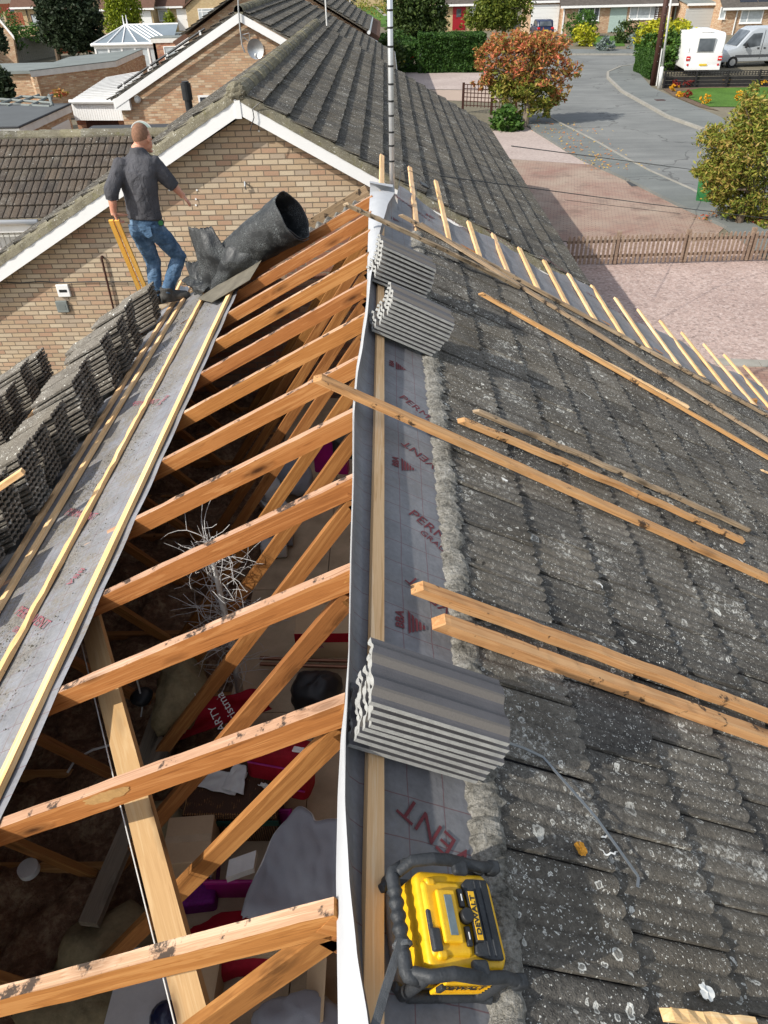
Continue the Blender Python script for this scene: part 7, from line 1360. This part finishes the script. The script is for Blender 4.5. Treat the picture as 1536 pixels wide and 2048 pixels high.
# ================================================================== the man
def skin():
    t = NT('skin'); n = t.noise(t.co('Object'), 9., 4); t.b.inputs['Subsurface Weight'].default_value = .12; t.b.inputs['Subsurface Scale'].default_value = .02; return t.out(t.ramp(n, [(.35, (.50, .22, .14)), (.65, (.62, .32, .22))]), .5, .35)
def denim():
    t = NT('denim'); p = t.co('Object'); n = t.noise(p, 6., 5, .65); f = t.noise(p, 140., 2); c = t.ramp(n, [(.35, (.035, .068, .12)), (.52, (.075, .135, .22)), (.66, (.15, .23, .34))]); t.bump(t.math('ADD', t.noise(t.co('Object', (1, 1, 2.6)), 16., 4, .6, .8), t.math('MULTIPLY', f, .1)), .8, .02); return t.out(c, .85, .15)
def knit():
    t = NT('charcoal_jumper'); p = t.co('Object'); n = t.noise(p, 4., 4); c = t.ramp(n, [(.3, (.060, .060, .067)), (.7, (.095, .095, .105))]); t.bump(t.noise(t.co('Object', (1, 1, .8)), 13., 4, .55, 1.2), .9, .025); return t.out(c, .9, .12)
M['skin'], M['denim'], M['knit'] = skin(), denim(), knit(); M['hair'] = plain('short_hair', (.23, .125, .08), .8, .2, var=.35, sc=60, bump=.6, fine=400); M['boot'] = plain('boot_leather', (.075, .073, .068), .7, .25, var=.45, sc=14, bump=.5, fine=80)
def person():
    base = L(*onL(330, 615, 0)); t = thing('person', 'man in charcoal jumper and blue jeans, back turned, one hand on two upright battens', 'person', base)
    J = lambda x, y, Y: atY(x, y, Y)
    hip = J(291, 441, 7.60); ch = J(277, 365, 7.60); nb = J(276, 305, 7.62); hd = J(284, 279, 7.66)
    S = V((.93, -.30, 0)); F_ = V((.30, .93, 0)); U = V((0, 0, 1))
    shL, elL, wrL, haL = J(243, 328, 7.58), J(223, 382, 7.42), J(227, 424, 7.40), J(232, 440, 7.40)
    shR, elR, wrR, haR = J(303, 324, 7.62), J(338, 362, 7.66), J(362, 388, 7.70), J(375, 402, 7.72)
    hL, kL, aL = J(277, 455, 7.58), J(306, 522, 7.68), J(312, 588, 7.58); hR, kR, aR = J(311, 455, 7.60), J(358, 514, 7.76), J(334, 583, 7.56)
    # body, one continuous skin
    m = MB()
    m.loft([(hip-U*.06, .15, .11), (hip+U*.05, .165, .12), (ch-U*.12, .15, .11), (ch, .17, .12), (nb-U*.10, .17, .11), (nb-U*.03, .07, .065), (nb+U*.03, .058, .06), (hd-U*.03, .058, .06)], 20, side=S)
    m.ell(hd+U*.03, (.078, .098, .112), rot(R(-22), 'Z').to_3x3() @ rot(R(14), 'X').to_3x3(), 20, 14); fd = V((.45, .82, -.35)).normalized(); m.ell(hd-U*.03+fd*.035, (.06, .07, .075), rot(R(-26), 'Z').to_3x3())
    m.ell(hd+fd*.112-U*.0, (.014, .02, .022)); m.ell(hd+fd*.098-U*.045, (.024, .012, .012)); m.ell(hd+fd*.085-U*.085, (.026, .02, .018))
    for sx in (-1, 1): e = hd+S*sx*.083+U*.005+F_*.0; m.ell(e, (.014, .024, .034), rot(R(-20+sx*18), 'Z').to_3x3()); m.ell(hd+fd*.088+S*sx*.032+U*.025, (.013, .01, .009))
    def limb(P, Rr_): m.loft([(p, r_, r_*q) for p, r_, q in zip(P, Rr_, [.95]*9)], 14, side=S)
    for sh, el, wr, ha in ((shL, elL, wrL, haL), (shR, elR, wrR, haR)): limb([sh, sh.lerp(el, .5), el, el.lerp(wr, .3), wr, wr.lerp(ha, .35)], [.055, .05, .045, .046, .031, .033])
    for h, k, a in ((hL, kL, aL), (hR, kR, aR)): limb([h, h.lerp(k, .5), k, k.lerp(a, .35), a], [.085, .075, .055, .055, .04])
    def hand(w, dirv, palmn, curl, side, scale=1.):
        d = V(dirv).normalized(); n_ = V(palmn); n_ = (n_-d*n_.dot(d)).normalized(); s_ = d.cross(n_)*side; pc = w+d*.045
        m.loft([(w, .026, .018), (w+d*.03, .036, .016), (w+d*.075, .040, .014), (w+d*.085, .036, .012)], 12, side=s_)
        for i, (off, ln) in enumerate(((-.030, .068), (-.010, .078), (.010, .074), (.029, .058))):
            p = w+d*.078+s_*off; dd = d.copy(); P = [p-d*.015]; r_ = [.0095]
            for j, f in enumerate((.45, .3, .25)): P.append(p); r_.append(.0092-.0008*j); dd = (dd+n_*curl[i]*(.5 if j == 0 else 1)).normalized(); p = p+dd*ln*f
            P.append(p); r_.append(.0055); m.tube(P, r_, 8)
        th = [w+d*.02-s_*.02, w+d*.045-s_*.045+n_*.008, w+d*.065-s_*.058+n_*.016*(1+curl[0]*2), w+d*.085-s_*.060+n_*.025*(1+curl[0]*3)]; m.tube(th, [.014, .0115, .0105, .007], 8)
    hand(wrL, V((.25, .1, -1)), V((.85, .2, -.1)), (1.1, 1.15, 1.2, 1.3), 1); hand(wrR, (haR-wrR), V((-.3, .1, -1)), (.10, .16, .2, .28), -1)
    m.build('body', M['skin'], t, smooth=True, mods=[('REMESH', dict(mode='VOXEL', voxel_size=.0048)), ('SMOOTH', dict(iterations=3, factor=.4))])
    # short cropped hair
    h = MB(); h.open = True; hc = hd+U*.034; Rm = rot(R(-22), 'Z').to_3x3() @ rot(R(14), 'X').to_3x3()
    h.grid(lambda u, v: hc+Rm @ V((.0805*math.sin(v*R(97 if math.sin(u*2*math.pi) < .3 else 66))*math.cos(u*2*math.pi), .1005*math.sin(v*R(97 if math.sin(u*2*math.pi) < .3 else 66))*math.sin(u*2*math.pi), .1145*math.cos(v*R(97 if math.sin(u*2*math.pi) < .3 else 66)))), 36, 14); h.build('hair', M['hair'], t, smooth=True)
    # jumper
    m2 = MB(); X = hip+U*.0
    m2.loft([(hip+U*.0-F_*.01, .168, .125), (hip+U*.03, .182, .14), (hip+U*.10, .178, .135), (ch-U*.10, .18, .135), (ch, .197, .14), (ch+U*.10, .205, .135), (nb-U*.10, .195, .12), (nb-U*.045, .15, .10), (nb-U*.005, .095, .082), (nb+U*.03, .074, .074), (nb+U*.05, .07, .07)], 26, side=S)
    for sh, el, wr in ((shL, elL, wrL), (shR, elR, wrR)):
        mid = sh.lerp(el, .5); cuff = el.lerp(wr, .36); m2.loft([(sh+(sh-el)*.12+U*.0, .066, .066), (sh, .088, .082), (mid, .080, .076), (el, .074, .072), (el.lerp(wr, .14), .073, .07), (cuff, .062, .06), (el.lerp(wr, .42), .052, .052)], 16, side=S)
        for q in (.02, .14, .27, .39): c = el.lerp(wr, q); ax__ = (wr-el).normalized(); s1 = ax__.cross(F_).normalized(); s2 = ax__.cross(s1); m2.tube([c+(s1*math.cos(k/12*2*math.pi)+s2*math.sin(k/12*2*math.pi))*(.062-.02*q) for k in range(13)], .011, 6)
    o = m2.build('jumper', M['knit'], t, smooth=True, mods=[('REMESH', dict(mode='VOXEL', voxel_size=.008)), ('SMOOTH', dict(iterations=5, factor=.5))])
    for v in o.data.vertices: v.co += v.normal*(.009*ny(v.co.x*11, v.co.y*9, v.co.z*5)+.004*ny(v.co.x*25, v.co.y*22, v.co.z*16))
    # jeans
    m3 = MB(); m3.loft([(hip+U*.055, .158, .118), (hip, .168, .128), (hip-U*.06, .172, .135), (hip-U*.12, .16, .12), (hip-U*.15, .10, .08)], 24, side=S)
    for h_, k, a in ((hL, kL, aL), (hR, kR, aR)):
        m3.loft([(h_+U*.02, .088, .105), (h_-U*.04, .094, .105), (h_.lerp(k, .4), .096, .098), (h_.lerp(k, .8), .082, .082), (k, .080, .082), (k.lerp(a, .15), .075, .078), (k.lerp(a, .45), .074, .078), (k.lerp(a, .8), .066, .068), (a+(k-a)*.02, .064, .066), (a-(k-a)*.05, .068, .07)], 18, side=S)
        for q in (.86, .95, 1.0): c = k.lerp(a, q); m3.ell(c, (.062, .066, .016))
    for sx in (-1, 1): m3.ell(hip-U*.075+S*sx*.075-F_*.055, (.075, .06, .085))
    o = m3.build('jeans', M['denim'], t, smooth=True, mods=[('REMESH', dict(mode='VOXEL', voxel_size=.008)), ('SMOOTH', dict(iterations=4, factor=.5))])
    for v in o.data.vertices: v.co += v.normal*(.007*ny(v.co.x*14, v.co.y*12, v.co.z*22)+.004*ny(v.co.x*30, v.co.y*30, v.co.z*40))
    for sx in (-1, 1): c = hip-U*.07+S*sx*.078-F_*.118; mm = MB(); mm.prism([c+S*a_+U*b_ for a_, b_ in ((-.055, .055), (.055, .05), (.055, -.04), (0, -.065), (-.055, -.04))], -F_*.006); mm.build('pocket', M['denim'], o)
    # boots
    for a, toe, hl in ((aL, V((.35, .55, -.05)), .0), (aR, V((.83, .38, .02)), .0)):
        d = toe.normalized(); s1 = d.cross(U).normalized(); an = a-U*.0; sole = a-U*.105; mm = MB()
        mm.loft([(an+U*.05, .066, .07), (an-U*.03, .064, .072), (an-U*.07+d*.02, .058, .088), (sole+d*.02, .055, .095)], 16, side=s1)
        mm.loft([(sole-d*.08+U*.045, .046, .045), (sole-d*.03+U*.05, .055, .055), (sole+d*.06+U*.055, .056, .062), (sole+d*.13+U*.042, .06, .05), (sole+d*.20+U*.032, .052, .042), (sole+d*.235+U*.022, .025, .025)], 16, side=s1)
        b = mm.build('boot', M['boot'], t, smooth=True, mods=[('REMESH', dict(mode='VOXEL', voxel_size=.006)), ('SMOOTH', dict(iterations=4))])
        mm = MB(); mm.prism([sole+d*x_+s1*w_-U*.002 for x_, w_ in ((-.085, -.03), (-.02, -.042), (.07, -.044), (.14, -.05), (.20, -.036), (.22, 0), (.20, .036), (.14, .05), (.07, .044), (-.02, .042), (-.085, .03))], (0, 0, .022)); mm.build('sole', M['blackr'], b)
        mm = MB()
        for i in range(4): c = an-U*(.02+.02*i)+d*(.062+.016*i); mm.tube([c-s1*.03, c+U*.008, c+s1*.03], .004, 5)
        mm.build('laces', M['black'], b)
    # tape measure on the hip
    c = J(322, 444, 7.56); mm = MB(); mm.cyl(c, c+V((.15, -.95, .0))*.03, .033, 20); tm_ = mm.build('tape_measure', M['black'], t); mm = MB(); mm.cyl(c+V((.15, -.95, 0))*.0305, c+V((.15, -.95, 0))*.034, .025, 20); mm.build('green_label', M['binG'], tm_)
    # the two battens he leans on
    for i, (x0, x1, lb) in enumerate(((221, 285, 'left of the two golden battens upright under the left hand of the man'), (233, 298, 'right of the two golden battens upright under the left hand of the man'))):
        p0 = J(x0, 442, 7.36); p1 = J(x1, 596, 7.66); o = beam('roofing_batten', p0, p1, .044, .025, M['batten_g'], up=(0, -1, .2)); tag(o, lb, 'batten', 'two battens held by the man')
person()
# ================================================================== light
w = bpy.data.worlds.new('World'); scene.world = w; w.use_nodes = True; nt_ = w.node_tree; bg = nt_.nodes['Background']; sky = nt_.nodes.new('ShaderNodeTexSky'); sky.sky_type = 'NISHITA'; sky.sun_disc = False
SD = V((-1, -.60, .93)).normalized(); el = math.asin(SD.z); az = math.atan2(SD.x, SD.y)
sky.sun_elevation = el; sky.sun_rotation = az; sky.air_density = 1.2; sky.dust_density = 1.5; hs = nt_.nodes.new('ShaderNodeHueSaturation'); hs.inputs['Saturation'].default_value = .5; nt_.links.new(sky.outputs[0], hs.inputs['Color']); nt_.links.new(hs.outputs[0], bg.inputs[0]); bg.inputs[1].default_value = .15
sd = bpy.data.lights.new('sun', 'SUN'); sd.energy = 3.5; sd.angle = R(.6); sd.color = (1, .95, .86); so = bpy.data.objects.new('sun', sd); col.objects.link(so); so.rotation_mode = 'QUATERNION'; so.rotation_quaternion = SD.to_track_quat('Z', 'Y'); so.location = (0, 0, 30)
vs_ = scene.view_settings; scene.display_settings.display_device = 'sRGB'; vs_.view_transform = 'Standard'; vs_.look = 'None'; vs_.gamma = 1; vs_.use_curve_mapping = False; vs_.exposure = .45
scene.cycles.max_bounces = 5; scene.cycles.diffuse_bounces = 3; scene.cycles.caustics_reflective = False; scene.cycles.caustics_refractive = False
print('objects', len(bpy.data.objects), 'polys', sum(len(m.polygons) for m in bpy.data.meshes))
